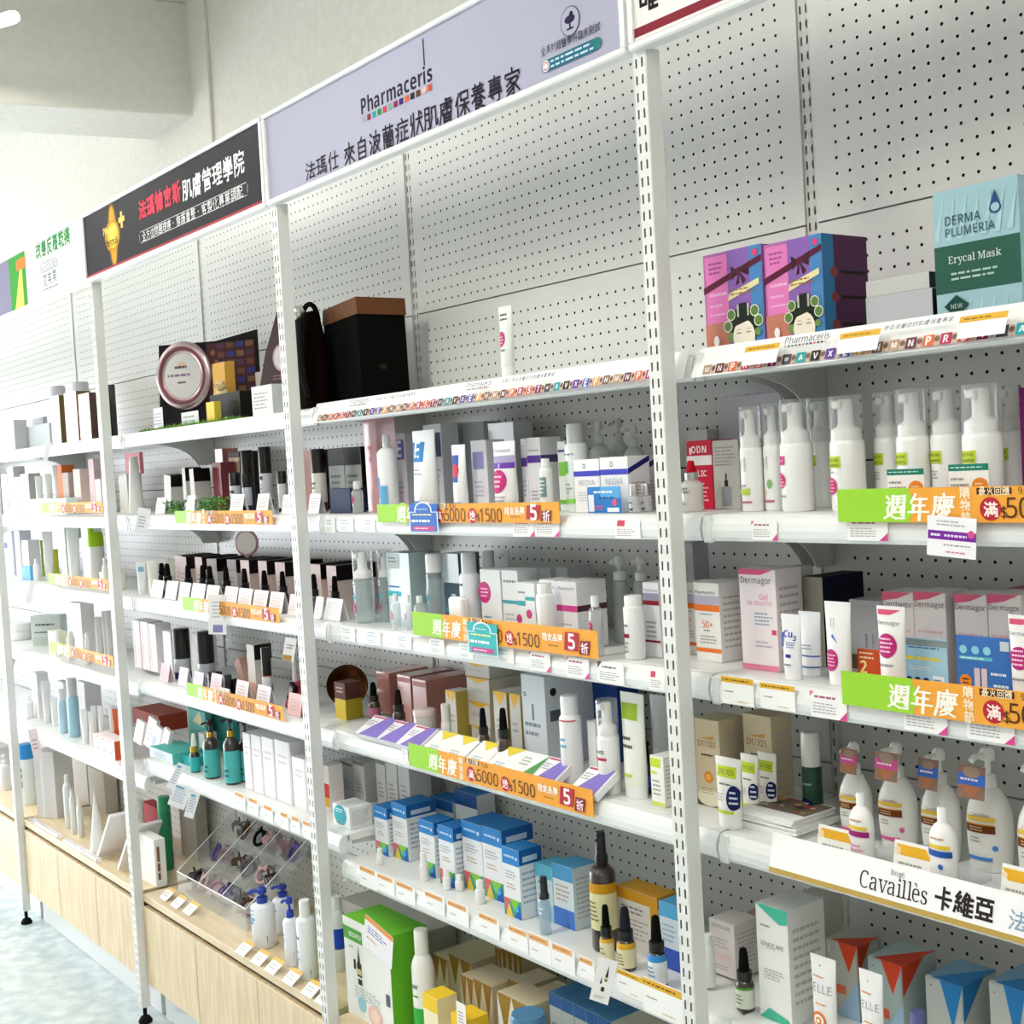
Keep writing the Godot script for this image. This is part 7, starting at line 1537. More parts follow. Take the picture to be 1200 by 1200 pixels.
["dropper","dropper_bottle","amber serum bottle with yellow-banded label",-.2368,.25,.0328,.1074,.0328,{"f":"glass","b":[[.06,.36,"e2dcb4"],[.36,.45,"d8a830"]],"c":["2e1a12","2a2a30","141416"],"p":[["l",.2,.1,.8,.3,4,"6a6450"]]}],
["dropper","dropper_bottle","amber dropper bottle with blue-banded label beside post",-.1468,.262,.0316,.1183,.0316,{"f":"glass","b":[[.06,.38,"e6ecf0"],[.38,.47,"3a86c8"]],"c":["2e1a12","0f0f11","101012"],"p":[["l",.2,.1,.8,.33,4,"6a8ab0"]]}],
["box","carton","blue and white carton behind the nearest post",-.18,.1725,.0467,.1146,.055,{"c":["d0dce6","d0dce6","5aa4d0"],"p":[["r",0,.78,1,1,"58a6d4"],["r",0,0,1,.32,"3a5cb8"],["l",.15,.4,.85,.7,4,"9ab0c8"]]}]]],
["on wooden base under lavender sign", 0.395, [
["box","gift_box","large green and white gift box with bottle pictures",-1.0727,.235,.1984,.2259,.1,{"c":["eef0ec","6cc034","6cc034"],"p":"green_box"}],
["card","price_card","white price card taped on the green gift box",-1.0111,.293,.1167,.0746,.001,{"roll":-12,"c":["f0eef2"],"p":[["r",.0,.86,1,1,"e8944a"],["l",.12,.5,.8,.75,3,"5a5aa8"],["l",.1,.3,.6,.4,1,"d88a4a"]],"y":.57}],
["bottle","lotion_bottle","white lotion bottle with green wrap beside gift box",-.8969,.25,.0492,.2547,.0492,{"bf":.8,"nr":.5,"cr":.62,"sh":.12,"b":[[.02,.36,"3cb04a"]],"c":["f0f0ec","eeeee6"],"p":[["l",.2,.5,.8,.58,1,"7a8a78"],["c",.38,.46,.12,"5aa848",.4],["c",.62,.46,.12,"5aa848",.4]]}],
["box","carton","yellow-topped white carton beside white bottle",-.7974,.275,.0536,.1547,.05,{"c":["f0e6c4","f0e6c4","f0c832"],"p":[["r",0,.8,1,1,"f2c92e"]]}],
["box","carton","low yellow carton with a paper slip",-.6927,.275,.06,.1458,.05,{"c":["f0c832"]}],
["card","price_card","paper slip leaning on the low yellow carton",-.6763,.305,.0315,.0531,.001,{"c":["f2efe8"],"p":[["l",.2,.2,.8,.7,4,"9a90b0"]],"y":.5211}],
["bottle","bottle","white bottle with blue wrap behind the middle post",-1.5336,.1,.0298,.1371,.0298,{"b":[[.3,.62,"2a4cc0"]],"bf":.8,"nr":.6,"cr":.62,"c":["d8dada","e0e2e2"]}],
["box","carton","plain grey carton behind the gift box, left one",-1.4212,.055,.192,.1348,.09,{"c":["b2afaa"]}],
["box","carton","plain grey carton behind the gift box, right one",-1.2245,.055,.2013,.1456,.09,{"c":["b2afaa"]}],
["box","carton","first kraft carton with zigzag edge, counted from the left",-.9534,.11,.0575,.1567,.12,{"c":["c2b698"],"p":"shared_14","g":"kraft cartons with zigzag edges"}],
["box","carton","second kraft carton with zigzag edge, counted from the left",-.882,.105,.083,.1711,.12,{"c":["c2b698"],"p":"shared_14","g":"kraft cartons with zigzag edges"}],
["box","carton","third kraft carton with zigzag edge, counted from the left",-.8277,.06,.0233,.1902,.08,{"c":["c2b698"],"p":"shared_14","g":"kraft cartons with zigzag edges"}],
["box","carton","fourth kraft carton with zigzag edge, counted from the left",-.7961,.06,.0393,.1932,.08,{"c":["c2b698"],"p":"shared_14","g":"kraft cartons with zigzag edges"}],
["box","carton","fifth kraft carton with zigzag edge, counted from the left",-.7573,.06,.0366,.1949,.08,{"c":["c2b698"],"p":"shared_14","g":"kraft cartons with zigzag edges"}],
["box","carton","sixth kraft carton with zigzag edge, counted from the left",-.7691,.185,.046,.1806,.08,{"c":["c2b698"],"p":"shared_14","g":"kraft cartons with zigzag edges"}],
["box","carton","seventh kraft carton with zigzag edge, counted from the left",-.7135,.185,.0641,.1852,.08,{"c":["c2b698"],"p":"shared_14","g":"kraft cartons with zigzag edges"}],
["box","carton","eighth kraft carton with zigzag edge, counted from the left",-.6501,.1445,.0602,.1912,.079,{"c":["c2b698"],"p":"shared_14","g":"kraft cartons with zigzag edges"}],
["box","carton","nearest kraft carton with white zigzag edge",-.5695,.22,.1031,.2044,.07,{"c":["c6ba9c"],"p":[["g",0,1,.45,1,.22,.6,"94742e"],["g",.45,1,1,1,.72,.6,"94742e"],["g",.22,.6,.0,1,.0,.5,"d8d4c8"],["g",.22,.6,.45,1,.72,.6,"d8d4c8"]],"g":"kraft cartons with zigzag edges"}],
["box","carton","kraft carton left of the dark blue cartons",-.5586,.157,.056,.1999,.054,{"c":["bfb292"],"p":"shared_14","g":"kraft cartons with zigzag edges"}],
["box","carton","first dark blue topped carton from left at bottom edge",-.464,.15,.0355,.2395,.17,{"c":["aab2aa","aab2aa","3f78a6"],"p":"shared_15","g":"dark blue topped cartons"}],
["box","carton","second dark blue topped carton from left at bottom edge",-.4281,.15,.0352,.2388,.17,{"c":["aab2aa","aab2aa","3f78a6"],"p":"shared_15","g":"dark blue topped cartons"}],
["box","carton","third dark blue topped carton from left at bottom edge",-.3922,.15,.0344,.2384,.17,{"c":["aab2aa","aab2aa","3f78a6"],"p":"shared_15","g":"dark blue topped cartons"}],
["box","carton","fourth dark blue topped carton from left at bottom edge",-.3572,.15,.0336,.2381,.17,{"c":["aab2aa","aab2aa","3f78a6"],"p":"shared_15","g":"dark blue topped cartons"}],
["box","carton","fifth dark blue topped carton from left at bottom edge",-.3225,.15,.0338,.2377,.17,{"c":["aab2aa","aab2aa","3f78a6"],"p":"shared_15","g":"dark blue topped cartons"}],
["jar","tub","round blue tub at the bottom picture edge",-.4629,.3,.0647,.2242,.0647,{"bf":.6,"c":["3a6a90","4a7ea6"]}]]],
["on top shelf under black sign", 1.779, [
["box","leaflet_holder","white leaflet holder below the brown display triangle",-1.4705,.2375,.1104,.0729,.035,{"c":["dfe4e0"],"p":[["l",.1,.2,.8,.8,5,"9aa098"]]}],
["box","carton","white carton with rose stripe on the black riser",-1.7758,.0745,.12,.0956,.029,{"c":["cfc8c4","cfc8c4","161412"],"p":[["r",0,.05,1,.18,"b08088"]],"y":1.82}],
["box","riser_box","black riser box on the grass mat",-1.802,.145,.1875,.0787,.11,{"c":["1c1815"]}],
["box","paper_bag","golden paper bag behind the beige bear",-1.9371,.135,.0802,.1271,.03,{"c":["d8a648"],"y":1.825}],
["box","carton","tiny yellow carton on the grass mat",-1.7967,.235,.0501,.056,.02,{"c":["e2c84a"]}],
["card","price_card","small white sign card on grass mat, left of board",-2.1418,.25,.067,.0631,.001,{"c":["dfe2ea"],"p":[["l",.1,.2,.9,.8,4,"9aa0b0"]],"y":1.7795}],
["card","price_card","wide white sign card below the plate board",-1.9431,.24,.1147,.0391,.001,{"c":["d8dcda"],"p":[["l",.1,.2,.9,.8,2,"8a908c"]],"y":1.7795}],
["stick","bottle","black bottle behind the farther post",-2.8552,.12,.0261,.1862,.0261,{"bf":.7,"c":["1c1a16","2c2a24"]}]]],
["on second shelf under black sign", 1.537, [
["cone","cone_bottle","white conical bottle with pink tag",-2.4868,.2,.0488,.175,.0488,{"bf":.92,"nr":.55,"cr":.5,"c":["e6e6e2","e4e4e0"],"p":[["c",.3,.7,.06,"3a4a44"]]}],
["box","pink_tag","pink tag box behind the conical bottle",-2.575,.164,.124,.0675,.012,{"c":["d88a90"],"y":1.66}],
["box","carton","pale carton left of the conical bottle",-2.6449,.155,.0723,.124,.05,{"c":["d8d8d2"]}],
["box","carton","first slim white and black carton from left behind foliage",-2.2647,.165,.0508,.113,.05,{"roll":-6,"c":["efefed","efefed","3a302e"],"sp":"shared_16","g":"slim white and black cartons"}],
["box","carton","second slim white and black carton from left behind foliage",-2.1314,.165,.0237,.1304,.05,{"roll":0,"c":["efefed","efefed","3a302e"],"sp":"shared_16","g":"slim white and black cartons"}],
["box","carton","third slim white and black carton from left behind foliage",-2.0721,.165,.0307,.1259,.05,{"roll":2,"c":["efefed","efefed","3a302e"],"sp":"shared_16","g":"slim white and black cartons"}],
["box","carton","tall pink box in rear row, left one",-2.0816,.075,.049,.1795,.05,{"f":"gloss","c":["d88a88"]}],
["box","carton","maroon box in front of the pink boxes",-1.9919,.1275,.0547,.1393,.045,{"f":"gloss","c":["8a3a40"]}],
["box","carton","brown carton with pale top panel behind black caps",-1.9808,.07,.0715,.1671,.06,{"c":["3a2c26"],"p":[["r",0,.6,1,.9,"ecc8a8"]]}],
["stick","bottle","grey bottle with black cap, left of pair",-1.7395,.215,.0297,.107,.0297,{"bf":.68,"c":["c4c8cc","14100f"],"p":[["r",.1,.5,.9,.56,"3a3e48"],["l",.1,.3,.8,.42,2,"6a7078"]],"g":"grey bottles with black caps"}],
["stick","bottle","tall black bottle with navy base",-1.7731,.16,.033,.1654,.033,{"bf":.35,"c":["2a2c3c","0e0b0c"],"g":"grey bottles with black caps"}],
["stick","bottle","grey bottle with navy base, right of pair",-1.6557,.222,.0256,.1016,.0256,{"bf":.66,"b":[[.02,.2,"2a3256"]],"c":["b8c0cc","14100f"],"p":[["l",.1,.3,.8,.5,3,"6a7890"]],"g":"grey bottles with black caps"}],
["stick","bottle","tallest grey bottle with long black cap",-1.5678,.21,.032,.1676,.032,{"bf":.6,"b":[[.02,.2,"343c60"]],"c":["c0c6ce","15100f"],"p":[["r",.0,.5,.8,.56,"4a5060"],["l",.1,.28,.8,.46,3,"7a8490"]],"g":"grey bottles with black caps"}],
["stick","bottle","small grey bottle with dark cap before middle post",-1.4619,.22,.0227,.104,.0227,{"bf":.7,"b":[[.03,.12,"2a1c18"]],"c":["c4c8cc","1a1412"],"g":"grey bottles with black caps"}],
["stick","bottle","grey bottle with dark cap just right of middle post",-1.3088,.2,.0349,.1512,.0349,{"bf":.62,"b":[[.02,.16,"4a3a34"]],"c":["d6d2cc","1a1210"],"p":[["l",.1,.35,.8,.5,2,"7a7670"]],"g":"grey bottles with black caps"}],
["box","carton","pink and dark carton behind the middle post",-1.5063,.095,.0496,.153,.05,{"c":["e8b8b0","3a2422","e8b8b0"]}],
["box","carton","grey carton with black lid, left of pair",-1.3119,.12,.0748,.1512,.06,{"c":["b8bab8","1a1816","1a1816"],"p":"shared_17"}],
["box","carton","grey carton with black lid, right of pair",-1.2337,.12,.0771,.1502,.06,{"c":["b8bab8","1a1816","1a1816"],"p":"shared_17"}],
["box","carton","small navy carton before the black-lidded pair",-1.1533,.215,.0932,.0556,.04,{"c":["26304e"]}],
["bottle","vial","clear vial with magenta sticker at shelf end",-1.0661,.24,.0252,.0713,.0252,{"al":.2,"lc":"dce8e0","fill":.9,"bf":.76,"nr":.6,"cr":.65,"sh":.1,"c":["dde6e0","e0e4e2"],"p":[["c",.25,.45,.4,"c03878"]]}],
["card","price_card","first pale pink sign card from left before the bottles",-2.1799,.25,.0704,.0482,.001,{"c":["efe4e6"],"p":"shared_18","tilt":12,"tent":true,"g":"white sign cards","y":1.5375}],
["card","price_card","second white sign card from left before the bottles",-1.9672,.25,.056,.052,.001,{"c":["f4f4f4"],"p":"shared_18","tilt":12,"tent":true,"g":"white sign cards","y":1.5375}],
["card","price_card","third white sign card from left before the bottles",-1.6719,.25,.0753,.0513,.001,{"c":["f4f4f4"],"p":"shared_18","tilt":12,"tent":true,"g":"white sign cards","y":1.5375}],
["card","price_card","fourth white sign card from left before the bottles",-1.5231,.25,.0634,.0505,.001,{"c":["f4f4f4"],"p":"shared_18","tilt":12,"tent":true,"g":"white sign cards","y":1.5375}],
["card","price_card","fifth white sign card from left before the bottles",-1.3917,.25,.0487,.0466,.001,{"c":["f4f4f4"],"p":"shared_18","tilt":12,"tent":true,"g":"white sign cards","y":1.5375}],
["card","price_card","sixth white sign card from left before the bottles",-1.2551,.25,.0536,.0467,.001,{"c":["f4f4f4"],"p":"shared_18","tilt":12,"tent":true,"g":"white sign cards","y":1.5375}]]],
["on third shelf under black sign", 1.293, [
["tube","cream_tube","white tube with pale blue mark, left one",-2.3925,.235,.0304,.0983,.02,{"c":["f0f4f2","e8eeec"],"p":[["r",.2,.7,.8,.85,"8ab8d8"]],"rot":48}],
["tube","cream_tube","cream white tube, second from left",-2.3389,.22,.0343,.1029,.0226,{"c":["f2f2e8","eeeee4"],"rot":48}],
["tube","cream_tube","cream white tube, third from left",-2.3026,.1802,.0312,.1042,.0206,{"c":["f0f0e6","eaeae0"],"rot":48}],
["box","carton","first rose white serum carton with black-topped side from left",-2.2797,.1129,.0593,.1138,.0957,{"c":["e2ccc8","e2ccc8","1e1414"],"p":"shared_19","sp":"shared_20","g":"serum cartons with black-topped sides"}],
["box","carton","second rose white serum carton with black-topped side from left",-2.2175,.12,.055,.1126,.11,{"c":["e2ccc8","e2ccc8","1e1414"],"p":"shared_19","sp":"shared_20","g":"serum cartons with black-topped sides"}],
["box","carton","third rose white serum carton with black-topped side from left",-2.1013,.12,.0497,.1145,.11,{"c":["e2ccc8","e2ccc8","1e1414"],"p":"shared_19","sp":"shared_20","g":"serum cartons with black-topped sides"}],
["box","carton","fourth rose white serum carton with black-topped side from left",-2.011,.12,.0654,.1123,.11,{"c":["c4c0c0","c4c0c0","1e1414"],"p":"shared_21","sp":"shared_20","g":"serum cartons with black-topped sides"}],
["box","carton","fifth rose white serum carton with black-topped side from left",-1.8797,.12,.057,.1133,.11,{"c":["c4c0c0","c4c0c0","1e1414"],"p":"shared_21","sp":"shared_20","g":"serum cartons with black-topped sides"}],
["box","carton","sixth rose white serum carton with black-topped side from left",-1.7974,.12,.0526,.1141,.11,{"c":["e2ccc8","e2ccc8","1e1414"],"p":"shared_19","sp":"shared_20","g":"serum cartons with black-topped sides"}],
["box","carton","seventh rose white serum carton with black-topped side from left",-1.6908,.12,.0501,.115,.11,{"c":["e2ccc8","e2ccc8","1e1414"],"p":"shared_19","sp":"shared_20","g":"serum cartons with black-topped sides"}],
["box","carton","eighth rose white serum carton with black-topped side from left",-1.5906,.12,.054,.1139,.11,{"c":["e2ccc8","e2ccc8","1e1414"],"p":"shared_19","sp":"shared_20","g":"serum cartons with black-topped sides"}],
["box","carton","ninth rose white serum carton with black-topped side from left",-1.4024,.12,.0511,.1147,.11,{"c":["e2ccc8","e2ccc8","1e1414"],"p":"shared_19","sp":"shared_20","g":"serum cartons with black-topped sides"}],
["box","carton","tenth rose white serum carton with black-topped side from left",-1.3223,.12,.0472,.1136,.11,{"c":["e2ccc8","e2ccc8","1e1414"],"p":"shared_19","sp":"shared_20","g":"serum cartons with black-topped sides"}],
["dropper","dropper_bottle","first dark dropper bottle from left before serum cartons",-2.2562,.225,.0318,.0976,.0318,{"f":"glass","b":[[.1,.35,"6a4a58"]],"bf":.48,"c":["2a1a18","131011","131011"],"g":"dark dropper bottles"}],
["dropper","dropper_bottle","second dark dropper bottle from left before serum cartons",-2.2142,.225,.0315,.0972,.0315,{"f":"glass","b":[[.1,.35,"6a4a58"]],"bf":.48,"c":["2a1a18","131011","131011"],"g":"dark dropper bottles"}],
["dropper","dropper_bottle","third dark dropper bottle from left before serum cartons",-2.0637,.225,.0305,.0974,.0305,{"f":"glass","b":[[.1,.35,"6a4a58"]],"bf":.48,"c":["2a1a18","131011","131011"],"g":"dark dropper bottles"}],
["dropper","dropper_bottle","fourth dark dropper bottle from left before serum cartons",-1.9604,.225,.0298,.1005,.0298,{"f":"glass","b":[[.1,.35,"6a4a58"]],"bf":.48,"c":["2a1a18","131011","131011"],"g":"dark dropper bottles"}],
["dropper","dropper_bottle","fifth dark dropper bottle from left before serum cartons",-1.9149,.225,.0295,.0999,.0295,{"f":"glass","b":[[.1,.35,"6a4a58"]],"bf":.48,"c":["2a1a18","131011","131011"],"g":"dark dropper bottles"}],
["dropper","dropper_bottle","sixth dark dropper bottle from left before serum cartons",-1.8101,.225,.0288,.1006,.0288,{"f":"glass","b":[[.1,.35,"6a4a58"]],"bf":.48,"c":["2a1a18","131011","131011"],"g":"dark dropper bottles"}],
["dropper","dropper_bottle","seventh dark dropper bottle from left before serum cartons",-1.6971,.225,.0281,.0993,.0281,{"f":"glass","b":[[.1,.35,"6a4a58"]],"bf":.48,"c":["2a1a18","131011","131011"],"g":"dark dropper bottles"}],
["dropper","dropper_bottle","eighth dark dropper bottle from left before serum cartons",-1.5814,.225,.0273,.0984,.0273,{"f":"glass","b":[[.1,.35,"6a4a58"]],"bf":.48,"c":["2a1a18","131011","131011"],"g":"dark dropper bottles"}],
["dropper","dropper_bottle","ninth dark dropper bottle from left before serum cartons",-1.4817,.225,.0266,.0994,.0266,{"f":"glass","b":[[.1,.35,"6a4a58"]],"bf":.48,"c":["2a1a18","131011","131011"],"g":"dark dropper bottles"}],
["dropper","dropper_bottle","tenth dark dropper bottle from left before serum cartons",-1.3199,.225,.0255,.0984,.0255,{"f":"glass","b":[[.1,.35,"6a4a58"]],"bf":.48,"c":["2a1a18","131011","131011"],"g":"dark dropper bottles"}],
["dropper","dropper_bottle","eleventh dark dropper bottle from left before serum cartons",-1.2203,.225,.0249,.0976,.0249,{"f":"glass","b":[[.1,.35,"6a4a58"]],"bf":.48,"c":["2a1a18","131011","131011"],"g":"dark dropper bottles"}],
["card","price_card","first white sign card from left before dropper bottles",-2.2258,.26,.0854,.0511,.001,{"c":["f5f2f3"],"p":"shared_22","tilt":14,"tent":true,"g":"white sign cards before droppers","y":1.2935}],
["card","price_card","second white sign card from left before dropper bottles",-2.1218,.26,.0817,.0526,.001,{"c":["f5f2f3"],"p":"shared_22","tilt":14,"tent":true,"g":"white sign cards before droppers","y":1.2935}],
["card","price_card","third white sign card from left before dropper bottles",-2.0292,.26,.0732,.0522,.001,{"c":["f5f2f3"],"p":"shared_22","tilt":14,"tent":true,"g":"white sign cards before droppers","y":1.2935}],
["card","price_card","fourth white sign card from left before dropper bottles",-1.9361,.26,.0878,.0536,.001,{"c":["f5f2f3"],"p":"shared_22","tilt":14,"tent":true,"g":"white sign cards before droppers","y":1.2935}],
["card","price_card","fifth white sign card from left before dropper bottles",-1.8421,.26,.0769,.0525,.001,{"c":["f5f2f3"],"p":"shared_22","tilt":14,"tent":true,"g":"white sign cards before droppers","y":1.2935}],
["card","price_card","sixth white sign card from left before dropper bottles",-1.7276,.26,.0763,.0541,.001,{"c":["f5f2f3"],"p":"shared_22","tilt":14,"tent":true,"g":"white sign cards before droppers","y":1.2935}],
["card","price_card","seventh white sign card from left before dropper bottles",-1.6421,.26,.0787,.0531,.001,{"c":["f5f2f3"],"p":"shared_22","tilt":14,"tent":true,"g":"white sign cards before droppers","y":1.2935}],
["card","price_card","eighth white sign card from left before dropper bottles",-1.5547,.26,.0764,.0524,.001,{"c":["f5f2f3"],"p":"shared_22","tilt":14,"tent":true,"g":"white sign cards before droppers","y":1.2935}],
["card","price_card","ninth white sign card from left before dropper bottles",-1.4657,.26,.0721,.0519,.001,{"c":["f5f2f3"],"p":"shared_22","tilt":14,"tent":true,"g":"white sign cards before droppers","y":1.2935}],
["card","price_card","tenth white sign card from left before dropper bottles",-1.3746,.26,.0478,.0504,.001,{"c":["f5f2f3"],"p":"shared_22","tilt":14,"tent":true,"g":"white sign cards before droppers","y":1.2935}],
["card","price_card","eleventh white sign card from left before dropper bottles",-1.2506,.26,.0358,.0513,.001,{"c":["f5f2f3"],"p":"shared_22","tilt":14,"tent":true,"g":"white sign cards before droppers","y":1.2935}],
["card","price_card","twelfth white sign card from left before dropper bottles",-1.1812,.26,.0742,.0506,.001,{"c":["f5f2f3"],"p":"shared_22","tilt":14,"tent":true,"g":"white sign cards before droppers","y":1.2935}]]],
["on fourth shelf under black sign", 1.045, [
["box","carton","first tall white carton from left beside black tubes",-2.5659,.175,.0592,.1523,.05,{"c":["f2ecec"],"p":"shared_23","g":"tall white cartons"}],
["box","carton","second tall white carton from left beside black tubes",-2.4966,.175,.0623,.152,.05,{"c":["f2ecec"],"p":"shared_23","g":"tall white cartons"}],
["box","carton","third tall white carton from left beside black tubes",-2.4317,.175,.0577,.1494,.05,{"c":["f2ecec"],"p":"shared_23","g":"tall white cartons"}],
["box","carton","white carton left of first black tube",-2.3413,.16,.0628,.132,.06,{"c":["f2f2f2"]}],
["stick","bottle","thick black tube with grey base, left one",-2.2058,.2,.0493,.1511,.0493,{"bf":.42,"b":[[.03,.16,"3c2f66"]],"c":["b8bcc0","121013"],"g":"thick black tubes"}],
["box","carton","white carton between the black tubes",-2.141,.16,.0535,.1396,.06,{"c":["f2f2f2"]}],
["stick","bottle","thick black tube with grey base, right one",-2.0369,.2,.0487,.1544,.0487,{"bf":.42,"b":[[.03,.16,"3c2f66"]],"c":["b4b8c4","121013"],"g":"thick black tubes"}],
["jar","cream_jar","small dark jar with black lid",-1.916,.23,.0395,.0543,.0395,{"c":["2a2434","15121a"]}],
["jar","cream_jar","tiny black jar beside dark jar",-1.8107,.24,.0214,.0585,.0214,{"c":["1a1820","222028"]}],
["box","carton","slim carton with pink base and dark lid",-1.7233,.185,.0446,.1431,.05,{"c":["d8d2ce"],"p":[["r",0,.0,1,.3,"d8a898"]],"sp":[["r",0,.72,1,1,"2a2220"],["r",0,.08,1,.25,"c08a80"]]}],
["stick","lip_tube","slim rose tube with black cap and white neck",-1.6243,.215,.0247,.1446,.0247,{"bf":.5,"b":[[.3,.48,"e0e0e4"],[.02,.3,"4a2228"]],"c":["b85a58","1c1618"]}],
["box","lip_tube","rose brown tube leaning to the left",-1.8349,.17,.0352,.0952,.02,{"roll":28,"c":["c8a090"]}],
["box","applicator","thin black applicator leaning to the left",-1.7958,.224,.0377,.0441,.012,{"roll":28,"c":["1c1618"]}],
["box","carton","dark red carton before the middle post",-1.4819,.185,.0462,.0653,.05,{"c":["a03a42"]}],
["box","compact_case","black compact case leaning beside dark red carton",-1.5012,.219,.0261,.0716,.012,{"roll":-25,"c":["1a1416"],"p":[["r",.15,.1,.85,.4,"c84a48"],["r",.15,.5,.85,.9,"8a8486"]]}],
["stick","bottle","slim white stick behind dark red carton",-1.5559,.17,.0133,.1261,.0133,{"bf":.7,"c":["efe8e6","f0eeec"]}],
["card","price_card","first pale sign card from left along the front edge",-2.224,.255,.0644,.0522,.001,{"c":["f0d4dc"],"p":"shared_24","tilt":12,"tent":true,"g":"pale sign cards","y":1.0455}],
["card","price_card","second pale sign card from left along the front edge",-2.0891,.255,.0608,.0532,.001,{"c":["e4e0ee"],"p":"shared_24","tilt":12,"tent":true,"g":"pale sign cards","y":1.0455}],
["card","price_card","third pale sign card from left along the front edge",-1.9841,.255,.0663,.0507,.001,{"c":["dcd4ea"],"p":"shared_24","tilt":12,"tent":true,"g":"pale sign cards","y":1.0455}],
["card","price_card","fourth pale sign card from left along the front edge",-1.8675,.255,.0681,.0568,.001,{"c":["f0d8e0"],"p":"shared_24","tilt":12,"tent":true,"g":"pale sign cards","y":1.0455}],
["card","price_card","fifth pale sign card from left along the front edge",-1.8083,.255,.0574,.0241,.001,{"c":["f4f4f4"],"p":"shared_24","tilt":12,"tent":true,"g":"pale sign cards","y":1.0455}],
["card","price_card","sixth pale sign card from left along the front edge",-1.7054,.255,.0729,.0545,.001,{"c":["f4ecf0"],"p":"shared_24","tilt":12,"tent":true,"g":"pale sign cards","y":1.0455}],
["card","price_card","seventh pale sign card from left along the front edge",-1.5807,.255,.0744,.0546,.001,{"c":["eeeaf2"],"p":"shared_24","tilt":12,"tent":true,"g":"pale sign cards","y":1.0455}],
["card","price_card","eighth pale sign card from left along the front edge",-1.41,.255,.0704,.0533,.001,{"c":["f2ccd0"],"p":"shared_24","tilt":12,"tent":true,"g":"pale sign cards","y":1.0455}],
["box","carton","dark brown carton with golden sleeve right of middle post",-1.273,.1775,.0509,.0874,.045,{"c":["5a3a34"],"p":[["r",0,0,1,.55,"d8c050"],["l",.2,.7,.8,.9,2,"c8a8a0"]],"sp":[["r",0,0,1,.55,"a8982c"]]}]]],
["on fifth shelf under black sign", 0.805, [
["box","carton","red-brown carton in the rear beside the farther post",-2.7994,.05,.2393,.0551,.1,{"c":["9c4030"]}],
["box","sachet","first white sachet from left leaning in the tray",-2.5704,.214,.0678,.0721,.012,{"tilt":12,"roll":-6,"c":["f2ecec"],"p":"shared_25","g":"white sachets"}],
["box","sachet","second white sachet from left leaning in the tray",-2.4826,.214,.0694,.0924,.012,{"tilt":12,"roll":-8,"c":["f2ecec"],"p":"shared_25","g":"white sachets"}],
["box","sachet","third white sachet from left leaning in the tray",-2.4339,.214,.0756,.074,.012,{"tilt":12,"roll":-10,"c":["f2ecec"],"p":[["c",.4,.35,.2,"a8b4d8"]],"g":"white sachets"}],
["box","sachet","fourth white sachet from left leaning in the tray",-2.3636,.214,.0505,.0743,.012,{"tilt":12,"roll":-12,"c":["f2ecec"],"p":"shared_25","g":"white sachets"}],
["box","display_tray","teal display tray with white front",-2.267,.212,.1754,.0307,.1,{"c":["dfe8ee","58b8b4","58b8b4"],"p":[["l",.2,.3,.8,.7,3,"b8d8e8"]]}],
["box","gift_box","tall teal gift box standing behind bottles",-2.3254,.11,.1396,.1209,.02,{"c":["5ab0aa"],"p":[["r",.02,.0,.06,1,"d8c878"],["g",.3,.7,.7,1,.9,.6,"d8d0a0"],["l",.2,.2,.8,.5,4,"3c8a84"]]}],
["box","gift_box","second teal gift box in the dark rear",-2.2405,.07,.183,.1208,.02,{"c":["3f9a94"]}],
["box","carton","low teal carton left of small teal bottle",-2.1379,.21,.0805,.026,.05,{"c":["3aaeb0"]}],
["dropper","dropper_bottle","small teal-labelled bottle with gold collar and pale bulb",-2.043,.25,.0284,.1101,.0284,{"cf":"metal","bf":.52,"b":[[.03,.4,"35b2b2"]],"f":"glass","c":["1c1614","dfeae4","c8a040"],"p":[["c",.3,.24,.12,"1c3c3c"]]}],
["pump","pump_bottle","first large teal-labelled pump bottle from left",-1.9375,.245,.0448,.1621,.0448,{"bf":.7,"sh":.12,"nr":.32,"b":[[.03,.5,"52b4b2"]],"f":"glass","c":["1c1614","181414","c8a040"],"p":"shared_26","g":"large teal-labelled pump bottles"}],
["pump","pump_bottle","second large teal-labelled pump bottle from left",-1.8264,.235,.0437,.184,.0437,{"bf":.7,"sh":.12,"nr":.32,"b":[[.03,.5,"52b4b2"]],"f":"glass","c":["1c1614","181414","c8a040"],"p":"shared_26","g":"large teal-labelled pump bottles"}],
["pump","pump_bottle","third large teal-labelled pump bottle from left",-1.82,.1956,.0371,.171,.0371,{"bf":.7,"sh":.12,"nr":.32,"b":[[.03,.5,"52b4b2"]],"f":"glass","c":["1c1614","181414","c8a040"],"p":"shared_26","g":"large teal-labelled pump bottles"}],
["box","carton","white pink carton between teal bottles",-2.1999,.14,.042,.0731,.04,{"c":["e8e0e0"]}],
["box","carton","first tall white carton from left beside teal bottles",-1.7298,.205,.0453,.15,.06,{"c":["f4f1f3"],"p":"shared_27","g":"tall white cartons by teal bottles"}],
["box","carton","second tall white carton from left beside teal bottles",-1.6712,.205,.0595,.1517,.06,{"c":["f4f1f3"],"p":"shared_27","g":"tall white cartons by teal bottles"}],
["box","carton","third tall white carton from left beside teal bottles",-1.6046,.205,.0668,.1551,.06,{"c":["f4f1f3"],"p":"shared_27","g":"tall white cartons by teal bottles"}],
["box","carton","fourth tall white carton from left beside teal bottles",-1.5242,.205,.0853,.1583,.06,{"c":["f4f1f3"],"p":"shared_27","g":"tall white cartons by teal bottles"}],
["box","carton","fifth tall white carton from left beside teal bottles",-1.439,.205,.0716,.1277,.06,{"c":["f4f1f3"],"p":"shared_27","g":"tall white cartons by teal bottles"}],
["box","carton","white carton with red and yellow label",-1.3718,.18,.0348,.1142,.04,{"c":["efe6e0"],"p":[["r",0,.3,1,.6,"d84a3a"],["r",0,.1,1,.3,"e8b84a"]]}],
